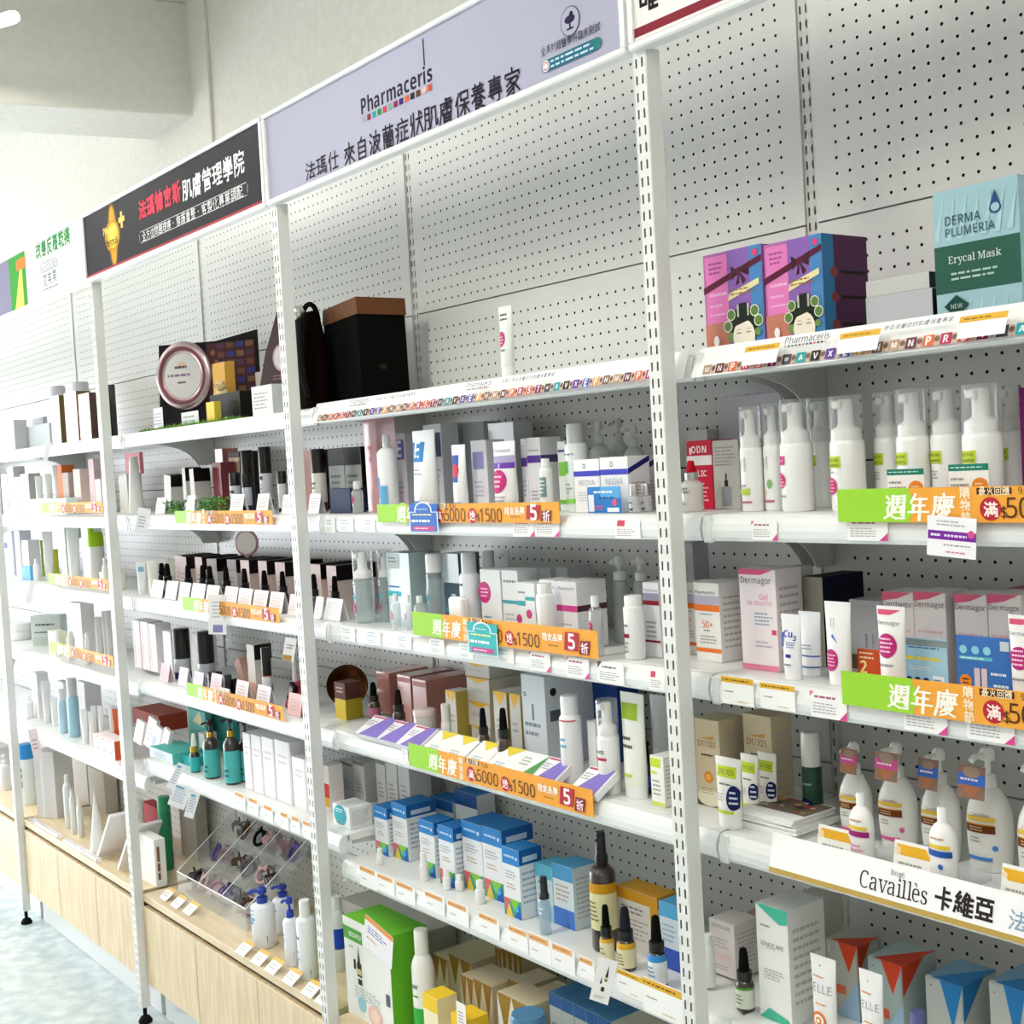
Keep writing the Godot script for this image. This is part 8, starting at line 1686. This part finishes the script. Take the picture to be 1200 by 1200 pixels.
["box","carton","first grey-white carton from left in rear row",-1.4685,.09,.056,.0892,.06,{"c":["d2d2d0"],"p":"shared_28","g":"grey-white cartons in rear row"}],
["box","carton","second grey-white carton from left in rear row",-1.408,.09,.0567,.1002,.06,{"c":["d2d2d0"],"p":"shared_28","g":"grey-white cartons in rear row"}],
["box","carton","third grey-white carton from left in rear row",-1.3476,.09,.0539,.1115,.06,{"c":["d2d2d0"],"p":"shared_28","g":"grey-white cartons in rear row"}],
["box","carton","fourth grey-white carton from left in rear row",-1.2933,.0695,.0469,.1221,.019,{"c":["d2d2d0"],"p":"shared_28","g":"grey-white cartons in rear row"}],
["box","carton","fifth grey-white carton from left in rear row",-1.2433,.09,.0419,.1314,.06,{"c":["d2d2d0"],"p":"shared_28","g":"grey-white cartons in rear row"}],
["box","carton","sixth grey-white carton from left in rear row",-1.1932,.09,.0487,.1406,.06,{"c":["d2d2d0"],"p":"shared_28","g":"grey-white cartons in rear row"}],
["box","carton","seventh grey-white carton from left in rear row",-1.139,.09,.0483,.1505,.06,{"c":["d2d2d0"],"p":"shared_28","g":"grey-white cartons in rear row"}],
["box","carton","small white carton with teal swirl at shelf end",-1.2217,.215,.0783,.0513,.06,{"c":["eef0f0"],"p":[["c",.45,.55,.38,"38b0c0",.8],["l",.2,.65,.7,.85,2,"e8f4f6"],["l",.2,.1,.8,.3,2,"a0a8a8"]],"sp":"side_lines"}],
["box","carton","small white carton right of teal swirl carton",-1.288,.105,.0452,.0141,.05,{"c":["dfe2e2"],"sp":"side_lines"}]]],
["on wooden base under black sign", 0.395, [
["box","carton","white carton with brown lettering beside farther post",-2.44,.2425,.1255,.1473,.035,{"c":["eef0ec"],"sp":[["r",.2,.15,.45,.85,"8a5a4a"],["r",.22,.5,.43,.53,"e8e8e0"],["r",.22,.3,.43,.33,"e8e8e0"]]}],
["box","carton","red carton behind the white lettered carton",-2.7353,.11,.1443,.1642,.04,{"c":["b03a44"]}],
["stick","bottle","green bottle with rounded top beside red carton",-2.5347,.16,.0407,.2349,.0407,{"bf":.8,"c":["1f8a5c","2a9a68"]}],
["stick","bottle","pale tube behind the farther post",-2.7217,.17,.0271,.196,.0271,{"bf":.8,"c":["e4e8e0","dfe4dc"]}],
["box","carton","dark grey carton in the shade behind acrylic display",-2.5941,.04,.1335,.226,.04,{"c":["b4ada4"]}],
["pump","pump_bottle","white pump bottle with blue head beside acrylic display",-1.6969,.235,.0634,.156,.0634,{"bf":.74,"nr":.4,"sh":.06,"c":["eef2f6","2340a8"],"p":"shared_29","g":"white pump bottles with blue heads"}],
["pump","pump_bottle","white pump bottle with blue head, rearmost",-1.7482,.15,.0561,.1315,.0561,{"bf":.74,"nr":.4,"sh":.06,"c":["e6eaf0","1e3898"],"p":"shared_29","g":"white pump bottles with blue heads"}],
["pump","pump_bottle","slim white pump bottle with blue head",-1.5199,.245,.0373,.1756,.0373,{"bf":.7,"nr":.45,"sh":.06,"c":["eef2f6","2340a8"],"p":[["g",.5,0,1,0,1,.22,"2f4ca8"],["l",.2,.35,.6,.5,2,"a8b4c4"]],"g":"white pump bottles with blue heads"}],
["bottle","lotion_bottle","white lotion bottle with white cap beside middle post",-1.4169,.255,.0472,.1938,.0472,{"bf":.8,"nr":.5,"cr":.58,"sh":.06,"c":["eef2f6","eef0f0"],"p":[["l",.1,.5,.75,.58,1,"5a6a84"],["c",.35,.36,.16,"3a62b8",.4],["l",.15,.2,.65,.3,2,"a0bce0"],["g",.5,.0,1,.0,1,.14,"2f4ca8"]]}],
["bottle","lotion_bottle","white bottle with blue strap right of middle post",-1.4106,.17,.0374,.1822,.0374,{"bf":.82,"nr":.6,"cr":.62,"b":[[.3,.58,"2a48c4"]],"c":["e2e6e8","d8dadc"],"p":[["l",.2,.08,.8,.26,3,"8a94a0"]]}],
["card","price_card","first orange-striped price card from left lying",-2.2596,.2905,.052,.042,.001,{"c":["f5f3ee"],"p":"shared_30","tilt":55,"tent":false,"g":"price cards on the wooden base","y":.396}],
["card","price_card","second orange-striped price card from left lying",-2.1678,.2939,.052,.042,.001,{"c":["f5f3ee"],"p":"shared_30","tilt":55,"tent":false,"g":"price cards on the wooden base","y":.396}],
["card","price_card","third orange-striped price card from left lying",-2.0874,.2902,.052,.042,.001,{"c":["f5f3ee"],"p":"shared_30","tilt":55,"tent":false,"g":"price cards on the wooden base","y":.396}],
["card","price_card","fourth orange-striped price card from left lying",-1.6852,.315,.052,.042,.001,{"c":["f5f3ee"],"p":"shared_30","tilt":55,"tent":false,"g":"price cards on the wooden base","y":.396}],
["card","price_card","fifth orange-striped price card from left lying",-1.5943,.315,.052,.042,.001,{"c":["f5f3ee"],"p":"shared_30","tilt":55,"tent":false,"g":"price cards on the wooden base","y":.396}],
["card","price_card","sixth orange-striped price card from left lying",-1.5172,.315,.052,.042,.001,{"c":["f5f3ee"],"p":"shared_30","tilt":55,"tent":false,"g":"price cards on the wooden base","y":.396}],
["card","price_card","seventh orange-striped price card from left lying",-1.421,.315,.052,.042,.001,{"c":["f5f3ee"],"p":"shared_30","tilt":55,"tent":false,"g":"price cards on the wooden base","y":.396}],
["card","price_card","eighth orange-striped price card from left lying",-1.3227,.315,.052,.042,.001,{"c":["f5f3ee"],"p":"shared_30","tilt":55,"tent":false,"g":"price cards on the wooden base","y":.396}],
["card","price_card","ninth orange-striped price card from left lying",-1.2556,.315,.052,.042,.001,{"c":["f5f3ee"],"p":"shared_30","tilt":55,"tent":false,"g":"price cards on the wooden base","y":.396}]]],
["on top shelf under white sign", 1.779, [
["box","carton","white carton with dark side under a grey cap, left",-3.2028,.175,.0975,.1763,.05,{"c":["efece8","6a5a3a","efece8"]}],
["stick","bottle","white bottle with wide grey cap, left one",-3.3413,.14,.0539,.2208,.0539,{"bf":.8,"c":["e8e6e4","c2c2c8"],"g":"white bottles with grey caps"}],
["stick","bottle","white bottle with wide grey cap, right one",-3.1524,.1206,.0567,.2205,.0567,{"bf":.8,"c":["e8e6e4","c2c2c8"],"g":"white bottles with grey caps"}],
["box","carton","white carton with brown side before right grey cap",-3.0354,.175,.1247,.1769,.05,{"c":["f4eee6","7a5a40","f4eee6"]}],
["box","carton","pale pink carton with dark edge",-2.8423,.2,.1048,.1576,.04,{"f":"gloss","c":["eedfe0","4a3430","eedfe0"]}],
["box","carton","small grey carton at far left",-3.9027,.135,.1294,.1297,.05,{"c":["b8bcc0"]}],
["box","carton","low grey-blue block of cartons",-3.7627,.0845,.3976,.1,.049,{"c":["b8c0c6"]}],
["box","carton","grey-blue box behind the low block",-3.8704,.0495,.1455,.1365,.019,{"c":["b8bcc4"]}]]],
["on second shelf under white sign", 1.537, [
["box","carton","slim white carton at far left, first",-3.8864,.1775,.0787,.1609,.045,{"c":["ece6e2"],"g":"pale goods under white sign, second shelf"}],
["box","carton","slim white carton at far left, second",-3.7951,.1775,.0799,.1851,.045,{"c":["efe8e6"],"g":"pale goods under white sign, second shelf"}],
["box","carton","slim white carton at far left, third",-3.7118,.1775,.0695,.1428,.045,{"c":["eae4ea"],"g":"pale goods under white sign, second shelf"}],
["box","carton","wide pale grey carton at far left",-3.6186,.1775,.1044,.1528,.045,{"c":["d0ccca"],"g":"pale goods under white sign, second shelf"}],
["tube","cream_tube","white tube left of cream ones, first",-3.444,.2,.0297,.1407,.0196,{"c":["f0f2f2","f0f2f2"],"rot":48,"g":"pale goods under white sign, second shelf"}],
["tube","cream_tube","white tube left of cream ones, second",-3.3549,.1926,.0277,.1459,.0183,{"c":["f2f2ee","f2f2ee"],"rot":48,"g":"pale goods under white sign, second shelf"}],
["tube","cream_tube","tall white tube, third of its row",-3.2614,.1899,.0322,.1738,.0213,{"c":["f0f2f2","f0f2f2"],"rot":48,"g":"pale goods under white sign, second shelf"}],
["box","carton","slim orange carton",-3.2024,.1775,.0496,.1721,.045,{"c":["e07a3c"],"g":"pale goods under white sign, second shelf"}],
["box","carton","beige grey carton right of orange one",-3.1445,.1775,.0637,.1444,.045,{"c":["c0b0a6"],"g":"pale goods under white sign, second shelf"}],
["box","carton","pale rose carton beside beige one",-3.0237,.1775,.0681,.1536,.045,{"c":["ecd8d0"],"g":"pale goods under white sign, second shelf"}],
["box","carton","pale pink carton in the rear",-2.8746,.1775,.0496,.1832,.045,{"c":["e0c8cc"],"g":"pale goods under white sign, second shelf"}],
["box","carton","white carton beside farther post",-2.82,.1775,.0535,.1143,.045,{"c":["e8e6e4"],"g":"pale goods under white sign, second shelf"}],
["box","tray","low pale teal tray",-3.2035,.23,.4132,.0565,.04,{"c":["d8eef0"]}]]],
["on third shelf under white sign", 1.293, [
["box","carton","slim white carton with violet edge, left",-3.8679,.1775,.0646,.1768,.045,{"c":["dfe0ec"],"g":"pale goods under white sign, third shelf"}],
["box","carton","slim white carton with violet edge, right",-3.7663,.1775,.0641,.1777,.045,{"c":["dfe0ec"],"g":"pale goods under white sign, third shelf"}],
["box","carton","white carton with dotted print",-3.6731,.1775,.0819,.1417,.045,{"c":["f0eef0"],"g":"pale goods under white sign, third shelf"}],
["tube","cream_tube","white tube before lime tubes",-3.3912,.2,.0406,.1793,.0268,{"c":["e8eaea","e8eaea"],"rot":48,"g":"pale goods under white sign, third shelf"}],
["box","carton","tall white carton left of tall tube",-3.2233,.1775,.0606,.1991,.045,{"c":["f0ece8"],"g":"pale goods under white sign, third shelf"}],
["tube","cream_tube","tall white tube with pale green edge",-3.1085,.2,.0459,.1918,.0303,{"c":["e6ecea","e6ecea"],"rot":48,"g":"pale goods under white sign, third shelf"}],
["box","carton","tall white carton left of lime-labelled bottle",-2.9862,.1775,.0648,.1979,.045,{"c":["f0eeec"],"g":"pale goods under white sign, third shelf"}],
["tube","cream_tube","lime tube left behind the white tube",-3.6384,.1445,.016,.1394,.0105,{"c":["b8d24a","b8d24a"],"rot":48}],
["tube","cream_tube","yellow-green tube right behind the white tube",-3.443,.16,.0268,.1096,.0177,{"c":["c4c23a","c4c23a"],"rot":48}],
["bottle","bottle","white bottle with big lime label",-2.8783,.2,.0516,.2023,.0516,{"bf":.9,"nr":.8,"cr":.8,"b":[[.66,.9,"a4cc2a"]],"c":["dde0e0","d4d8d8"],"p":[["r",.0,.66,.9,.98,"a4cc2a"]]}],
["box","carton","white box with navy square at far left",-3.9399,.185,.0768,.131,.03,{"c":["e8e8ee"],"p":[["r",.0,.82,1,.98,"2a2a8a"]]}],
["bottle","bottle","slim white vial before dotted carton",-3.4134,.24,.0197,.0797,.0197,{"bf":.8,"c":["eef2f2","e8eeee"]}],
["box","carton","small bright blue card box",-3.5092,.245,.1,.0525,.01,{"c":["6ab8e8"]}],
["bottle","bottle","white vial beside farther post",-2.7049,.235,.0199,.1023,.0199,{"bf":.8,"c":["e8e8e4","e8e8e4"]}],
["box","tray","low cream tray with little flowers",-2.7141,.211,.1529,.0529,.03,{"c":["efe9dc"]}]]],
["on fourth shelf under white sign", 1.03, [
["box","carton","wide pale carton with dark leaf print",-3.5977,.1523,.1218,.1156,.05,{"rot":45,"c":["d8dedc"],"p":[["l",.15,.62,.85,.78,1,"5a6060"],["l",.1,.4,.6,.5,1,"3a4048"],["r",.05,.05,.95,.3,"c4cfc8"]]}],
["jar","tub","white round tub at far left",-3.8963,.17,.0822,.0669,.0822,{"c":["eceeee","f2f4f4"]}],
["box","carton","slim white carton left of tall wide one",-3.1694,.1775,.0513,.1925,.045,{"c":["f0ecea"],"g":"pale goods under white sign, fourth shelf"}],
["box","carton","tall white carton with grey side",-3.1098,.1775,.0611,.1931,.045,{"c":["f4f2f2"],"g":"pale goods under white sign, fourth shelf"}],
["tube","cream_tube","grey-white tube beside the farther post, left",-2.9041,.2,.0304,.1569,.0201,{"c":["dcdcdc","dcdcdc"],"rot":48,"g":"pale goods under white sign, fourth shelf"}],
["tube","cream_tube","grey-white tube beside the farther post, middle",-2.8472,.2,.0185,.1798,.0122,{"c":["d8d8da","d8d8da"],"rot":48,"g":"pale goods under white sign, fourth shelf"}],
["tube","cream_tube","grey-white tube beside the farther post, right",-2.807,.2,.0252,.1843,.0167,{"c":["d4d4d6","d4d4d6"],"rot":48,"g":"pale goods under white sign, fourth shelf"}],
["bottle","bottle","small white vial before leaf carton",-3.2291,.24,.0201,.0938,.0201,{"bf":.84,"nr":.7,"cr":.72,"c":["e8ecea","e8ecea"],"g":"little vials under white sign"}],
["box","carton","slim pale yellow carton",-3.2993,.2175,.0693,.084,.045,{"c":["e4e8c8"],"g":"little vials under white sign"}],
["bottle","bottle","small white bottle before tall carton",-3.0837,.24,.0267,.0997,.0267,{"bf":.84,"nr":.7,"cr":.72,"c":["f0f0f0","f0f0f0"],"g":"little vials under white sign"}],
["bottle","bottle","small grey-white bottle",-2.9092,.24,.0203,.1058,.0203,{"bf":.84,"nr":.7,"cr":.72,"c":["e8e8ea","e8e8ea"],"g":"little vials under white sign"}]]],
["on fifth shelf under white sign", 0.745, [
["box","carton","slim white carton, first of the low row",-3.6783,.1775,.0659,.1764,.045,{"c":["f2efee"],"g":"pale goods under white sign, fifth shelf"}],
["tube","cream_tube","grey-white tall tube",-3.5367,.2,.0349,.1588,.023,{"c":["e6e6e6","e6e6e6"],"rot":48,"g":"pale goods under white sign, fifth shelf"}],
["box","carton","white carton left of blue bottle",-3.4299,.1672,.0749,.1647,.0244,{"c":["f0eef0"],"g":"pale goods under white sign, fifth shelf"}],
["tube","cream_tube","short white tube left of blue bottle",-3.4454,.2,.033,.1073,.0218,{"c":["eef0f2","eef0f2"],"rot":48,"g":"pale goods under white sign, fifth shelf"}],
["bottle","bottle","light blue bottle with pale cap",-3.1721,.22,.04,.2077,.04,{"bf":.7,"nr":.85,"cr":.85,"sh":.04,"c":["a4cfe2","dcdcdc"],"p":[["c",.2,.4,.05,"2a5a8a"]]}],
["bottle","bottle","smaller light blue bottle with white cap",-3.2789,.225,.0296,.1599,.0296,{"bf":.75,"nr":.8,"cr":.8,"c":["bcdae6","e8eaea"]}],
["bottle","bottle","white bottle at far left of low row",-3.6934,.22,.0317,.0903,.0317,{"bf":.78,"nr":.6,"cr":.65,"c":["f0f0ee","eceeec"]}],
["box","carton","white carton with grey side right of blue bottle",-3.2926,.12,.0853,.174,.06,{"c":["ece8ea"]}],
["tube","cream_tube","first short white tube from left, right of blue bottle",-3.0137,.235,.0254,.1183,.0168,{"c":["eef0f0","eaeeee"],"rot":48,"g":"short white tubes"}],
["tube","cream_tube","second short white tube from left, right of blue bottle",-2.9404,.235,.0219,.1213,.0145,{"c":["eef0f0","eaeeee"],"rot":48,"g":"short white tubes"}],
["tube","cream_tube","third short white tube from left, right of blue bottle",-2.9727,.215,.0202,.1336,.0133,{"c":["eef0f0","eaeeee"],"rot":48,"g":"short white tubes"}],
["tube","cream_tube","fourth short white tube from left, right of blue bottle",-2.9041,.215,.02,.1417,.0132,{"c":["eef0f0","eaeeee"],"rot":48,"g":"short white tubes"}],
["tube","cream_tube","fifth short white tube from left, right of blue bottle",-2.8416,.1993,.0197,.1433,.013,{"c":["eef0f0","eaeeee"],"rot":48,"g":"short white tubes"}],
["tube","cream_tube","first orange tube from left beside farther post",-2.811,.1965,.0245,.1381,.0162,{"c":["e06a34","d86030"],"rot":48,"g":"orange tubes"}],
["tube","cream_tube","second orange tube from left beside farther post",-2.7625,.1977,.0225,.1309,.0148,{"c":["e06a34","d86030"],"rot":48,"g":"orange tubes"}],
["tube","cream_tube","third orange tube from left beside farther post",-2.7239,.2014,.0163,.1284,.0107,{"c":["e06a34","d86030"],"rot":48,"g":"orange tubes"}],
["box","display_tray","white display tray with orange side",-2.7571,.237,.1963,.0613,.05,{"c":["f2e8e6","d8602c","f2e8e6"],"p":[["c",.2,.6,.12,"d8a0a8"],["c",.2,.6,.09,"f2e8e6"],["c",.5,.6,.12,"d8a0a8"],["c",.5,.6,.09,"f2e8e6"],["c",.8,.6,.12,"d8a0a8"],["c",.8,.6,.09,"f2e8e6"]]}]]],
["on wooden base under white sign", 0.395, [
["stick","bottle","white bottle with bright blue cap and vertical letters",-3.7855,.22,.0618,.2366,.0618,{"bf":.76,"c":["e4e8e6","1f8ed8"],"p":[["r",.65,.45,.8,.52,"3a6a70"],["r",.65,.55,.8,.62,"3a6a70"],["r",.65,.3,.8,.4,"3a6a70"]]}],
["box","carton","tall white carton tied with a white ribbon",-3.52,.1967,.0954,.2513,.1,{"rot":30,"c":["e2e0e0"],"p":[["r",.3,0,.42,1,"f4f2f4"]]}],
["bottle","bottle","slim white bottle right of ribbon carton",-3.2846,.225,.0322,.1961,.0322,{"bf":.85,"nr":.5,"cr":.5,"c":["e2e4e2","e8e8e6"]}],
["bottle","bottle","slim shorter white bottle right of ribbon carton",-3.1908,.24,.0207,.1616,.0207,{"bf":.85,"c":["e4e4e2","e0e2e0"]}],
["bottle","bottle","tiny white bottle beside the white cone",-3.135,.235,.0205,.1456,.0205,{"bf":.8,"c":["e2e4e2","e4e4e2"]}],
["cone","cone_bottle","pointed white cone bottle before acrylic trays",-2.8912,.2588,.0544,.2173,.0544,{"bf":.96,"nr":.06,"cr":.05,"c":["eaeae6","eaeae6"]}],
["box","carton","grey carton in the shaded rear, left one",-3.6562,.035,.1861,.1599,.05,{"c":["d0ccc4"]}],
["box","carton","grey-brown carton in the shaded rear, right one",-3.4629,.035,.1749,.1566,.05,{"c":["cdc4b8"]}]]],
["on second shelf beyond farthest post", 1.537, [
["box","carton","black carton at the far left edge",-4.0264,.1775,.1947,.1635,.045,{"c":["3a3a3c"]}]]],
["on wooden base beyond farthest post", 0.395, [
["pump","bottle","white pump bottle beyond the farthest post",-4.0972,.22,.0423,.148,.0423,{"bf":.75,"c":["e8e8ec","e0e0e8"]}],
["box","carton","pale carton beyond the farthest post",-4.4881,.125,.143,.1152,.05,{"c":["d8dae0"]}]]],
["", 1.5267, [
["card","promo_banner","orange and green sale banner on second shelf of right bay",.593,.2975,.595,.0438,.001,{"c":["f0a63e"],"p":"banner","g":"orange anniversary sale banners"}],
["card","promo_banner","orange and green sale banner on third shelf of right bay",.5855,.2975,.595,.046,.001,{"c":["f0a63e"],"p":"banner","g":"orange anniversary sale banners","y":1.2795}],
["card","promo_banner","orange and green sale banner on second shelf under lavender sign",-.5917,.2975,.5956,.0365,.001,{"c":["f0a63e"],"p":"banner","g":"orange anniversary sale banners","y":1.5225}],
["card","promo_banner","orange and green sale banner on third shelf under lavender sign",-.496,.2975,.5671,.047,.001,{"c":["f0a63e"],"p":"banner","g":"orange anniversary sale banners","y":1.296}],
["card","promo_banner","orange and green sale banner on fourth shelf under lavender sign",-.5355,.2975,.577,.0475,.001,{"c":["f0a63e"],"p":"banner","g":"orange anniversary sale banners","y":1.0225}],
["card","promo_banner","orange and green sale banner on second shelf under black sign",-1.6606,.2975,.5836,.034,.001,{"c":["f0a63e"],"p":"banner","g":"orange anniversary sale banners","y":1.5149}],
["card","promo_banner","orange and green sale banner on third shelf under black sign",-1.6534,.2975,.5739,.036,.001,{"c":["f0a63e"],"p":"banner","g":"orange anniversary sale banners","y":1.2784}],
["card","promo_banner","orange and green sale banner on fourth shelf under black sign",-1.6636,.2975,.5784,.036,.001,{"c":["f0a63e"],"p":"banner","g":"orange anniversary sale banners","y":1.0419}],
["card","promo_banner","orange and green sale banner on second shelf under white sign",-2.8119,.2975,.5988,.034,.001,{"c":["f0a63e"],"p":"banner","g":"orange anniversary sale banners","y":1.5462}],
["card","promo_banner","orange and green sale banner on third shelf under white sign",-2.7991,.2975,.5786,.034,.001,{"c":["f0a63e"],"p":"banner","g":"orange anniversary sale banners","y":1.3046}],
["card","promo_banner","pale orange sale banner on fourth shelf under white sign",-2.8213,.2975,.6178,.036,.001,{"c":["f0a63e"],"p":"banner","g":"orange anniversary sale banners","y":1.064}],
["card","shelf_strip","printed shelf strip with coloured letter tiles on right bay top shelf",.618,.3,1.164,.047,.001,{"tilt":22,"c":["f3f4f4"],"p":"strip_right","y":1.7415}],
["card","shelf_strip","printed shelf strip with coloured letter tiles below lavender sign",-.5625,.3,1.165,.047,.001,{"tilt":22,"c":["f3f4f4"],"p":"strip_left","y":1.7415}],
["card","brand_strip","white brand strip with gold edge and large script lettering",.674,.306,1.052,.056,.001,{"tilt":14,"c":["f4f4f5"],"p":"cav_strip","y":1.021}],
["card","sale_badge","blue cap-shaped sale badge on second shelf banner under lavender sign",-.7111,.3015,.1016,.056,.001,{"roll":0,"c":["2f6cc0"],"p":[["c",.5,.78,.3,"f2f4f6",.55],["r",0,.0,1,.72,"f2f4f6"],["c",.5,.76,.27,"2f6cc0",.55],["r",.03,.02,.97,.7,"2f6cc0"],["l",.2,.78,.8,.84,1,"dce8f4"],["l",.12,.56,.88,.68,1,"f0e890"],["l",.08,.3,.92,.5,1,"f4f8fc"],["r",.12,.06,.88,.22,"c0488c"],["l",.2,.1,.8,.18,1,"f4e0ec"]],"y":1.5032}],
["card","sale_badge","teal cap-shaped sale badge on third shelf banner under lavender sign",-.5355,.3015,.0946,.0593,.001,{"roll":0,"c":["34b4b8"],"p":[["c",.5,.78,.3,"f2f4f6",.55],["r",0,.0,1,.72,"f2f4f6"],["c",.5,.76,.27,"34b4b8",.55],["r",.03,.02,.97,.7,"34b4b8"],["l",.2,.78,.8,.84,1,"dce8f4"],["l",.12,.56,.88,.68,1,"f0e890"],["l",.08,.3,.92,.5,1,"f4f8fc"],["r",.12,.06,.88,.22,"c0488c"],["l",.2,.1,.8,.18,1,"f4e0ec"]],"y":1.2761}],
["card","hanging_tag","white hanging price tag with purple band on right bay second shelf",.468,.3015,.0689,.0501,.001,{"roll":-4,"c":["f3f1f4"],"p":[["r",.02,.42,1,.64,"7a2a9c"],["c",.9,.6,.07,"d8508a"],["l",.08,.46,.28,.6,1,"f4ecf8"],["l",.36,.46,.85,.6,1,"e8d8f0"],["l",.2,.75,.8,.92,2,"b8b0b8"],["l",.35,.25,.95,.34,1,"a8a0a8"],["l",.4,.08,.95,.17,1,"d88aa0"]],"y":1.484}],
["card","hanging_card","white hanging card with little bottle picture below fifth shelf",-.2509,.3067,.0329,.0785,.001,{"roll":-16,"rot":38,"c":["f6f6f6"],"p":[["g",.55,.62,.68,.62,.615,.88,"1c1816"],["r",.54,.5,.69,.64,"3a2a20"],["r",.55,.53,.68,.6,"d8cc90"],["g",.34,.42,.44,.42,.39,.6,"1c1816"],["r",.46,.26,.64,.36,"2c3830"],["l",.2,.08,.8,.16,2,"a8a8a8"]],"y":.7066}],
["card","hanging_leaflet","first white blue hanging leaflet from left under teal bottles",-2.0788,.3163,.0228,.0795,.001,{"roll":-30,"rot":55,"c":["f2f4f8"],"p":"shared_31","y":.763}],
["card","hanging_leaflet","second white blue hanging leaflet from left under teal bottles",-2.0461,.3153,.0493,.0652,.001,{"roll":-25,"rot":55,"c":["f2f4f8"],"p":"shared_31","y":.7169}],
["card","hanging_leaflet","third white blue hanging leaflet from left under teal bottles",-1.9525,.3181,.0267,.0718,.001,{"roll":-20,"rot":55,"c":["f2f4f8"],"p":"shared_31","y":.7052}],
["card","hanging_tag","white rounded hanging tag at second shelf beside farther post",-2.1918,.3067,.037,.072,.001,{"roll":-14,"rot":50,"c":["eef0f2"],"p":[["l",.2,.2,.8,.7,4,"a0a8b4"]],"y":1.4876}],
["card","hanging_tag","white hanging tag with violet square on third shelf banner",-1.7081,.3058,.0468,.1034,.001,{"roll":-4,"rot":50,"c":["f4f4f6"],"p":[["r",.25,.05,.8,.24,"8a8ac0"],["l",.2,.4,.8,.85,5,"c0c0cc"]],"y":1.2286}],
["card","hanging_tag","white rounded hanging tag with golden foot beside middle post",-1.3246,.3044,.0275,.0554,.001,{"roll":-12,"rot":50,"c":["f0f0f0"],"p":[["r",.05,.02,.8,.25,"b08a4a"],["c",.55,.6,.2,"d0d4d8"],["l",.2,.5,.9,.75,2,"8a94a0"]],"y":1.1935}],
["card","hanging_tag","white hanging strip below top shelf under white sign",-3.0096,.307,.0175,.0663,.001,{"roll":-16,"rot":50,"c":["f0f0f2"],"y":1.723}],
["card","hanging_tag","white hanging strip below third shelf under white sign",-3.3108,.3098,.0229,.0831,.001,{"roll":-18,"rot":50,"c":["f4f4f4"],"y":1.2229}],
["card","hanging_tag","white hanging card on the farthest post",-3.5795,.329,.0438,.0559,.001,{"roll":-25,"rot":50,"c":["eceef0"],"p":[["l",.3,.6,.8,.85,2,"8a90a0"]],"y":.9555}],
["card","hanging_leaflet","pale pink hanging leaflet below fifth shelf under white sign",-3.3689,.2936,.0338,.1131,.001,{"roll":8,"rot":55,"c":["ecdfe4"],"p":[["l",.2,.3,.8,.7,3,"c890a8"]],"y":.6478}],
["card","neck_tag","pink neck tag on left lotion bottle",.225,.215,.0292,.0353,.001,{"roll":0,"c":["8a6a58"],"p":"shared_32","tilt":8,"y":1.1584}],
["card","neck_tag","pink neck tag on second lotion bottle",.3047,.235,.037,.0393,.001,{"roll":0,"c":["8a6a58"],"p":"shared_32","tilt":8,"y":1.165}],
["card","neck_tag","blue neck tag on third lotion bottle",.3572,.215,.0306,.0418,.001,{"roll":0,"c":["8a6a58"],"p":"shared_33","tilt":8,"y":1.1573}],
["card","neck_tag","blue neck tag on fourth lotion bottle",.4399,.24,.0389,.0429,.001,{"roll":0,"c":["8a6a58"],"p":"shared_33","tilt":8,"y":1.1647}]]],
["on wooden base under white sign", 0.402, [
["box","leaning_board","white leaning display board, left of the pair",-2.83,.235,.012,.22,.1,{"c":["f4f2f2"],"roll":-42,"g":"white leaning boards"}],
["box","leaning_board","white leaning display board, right of the pair",-2.64,.235,.012,.22,.1,{"c":["f4f2f2"],"roll":-42,"g":"white leaning boards"}],
["box","clear_ticket_strip","clear plastic ticket strip, left of the pair",-3.35,.295,.33,.012,.02,{"c":["e4e6f0"],"al":.35,"bn":"plastic_strip","g":"clear ticket strips","y":.395}],
["box","clear_ticket_strip","clear plastic ticket strip, right of the pair",-2.95,.295,.33,.012,.02,{"c":["e4e6f0"],"al":.35,"bn":"plastic_strip","g":"clear ticket strips","y":.395}]]]]
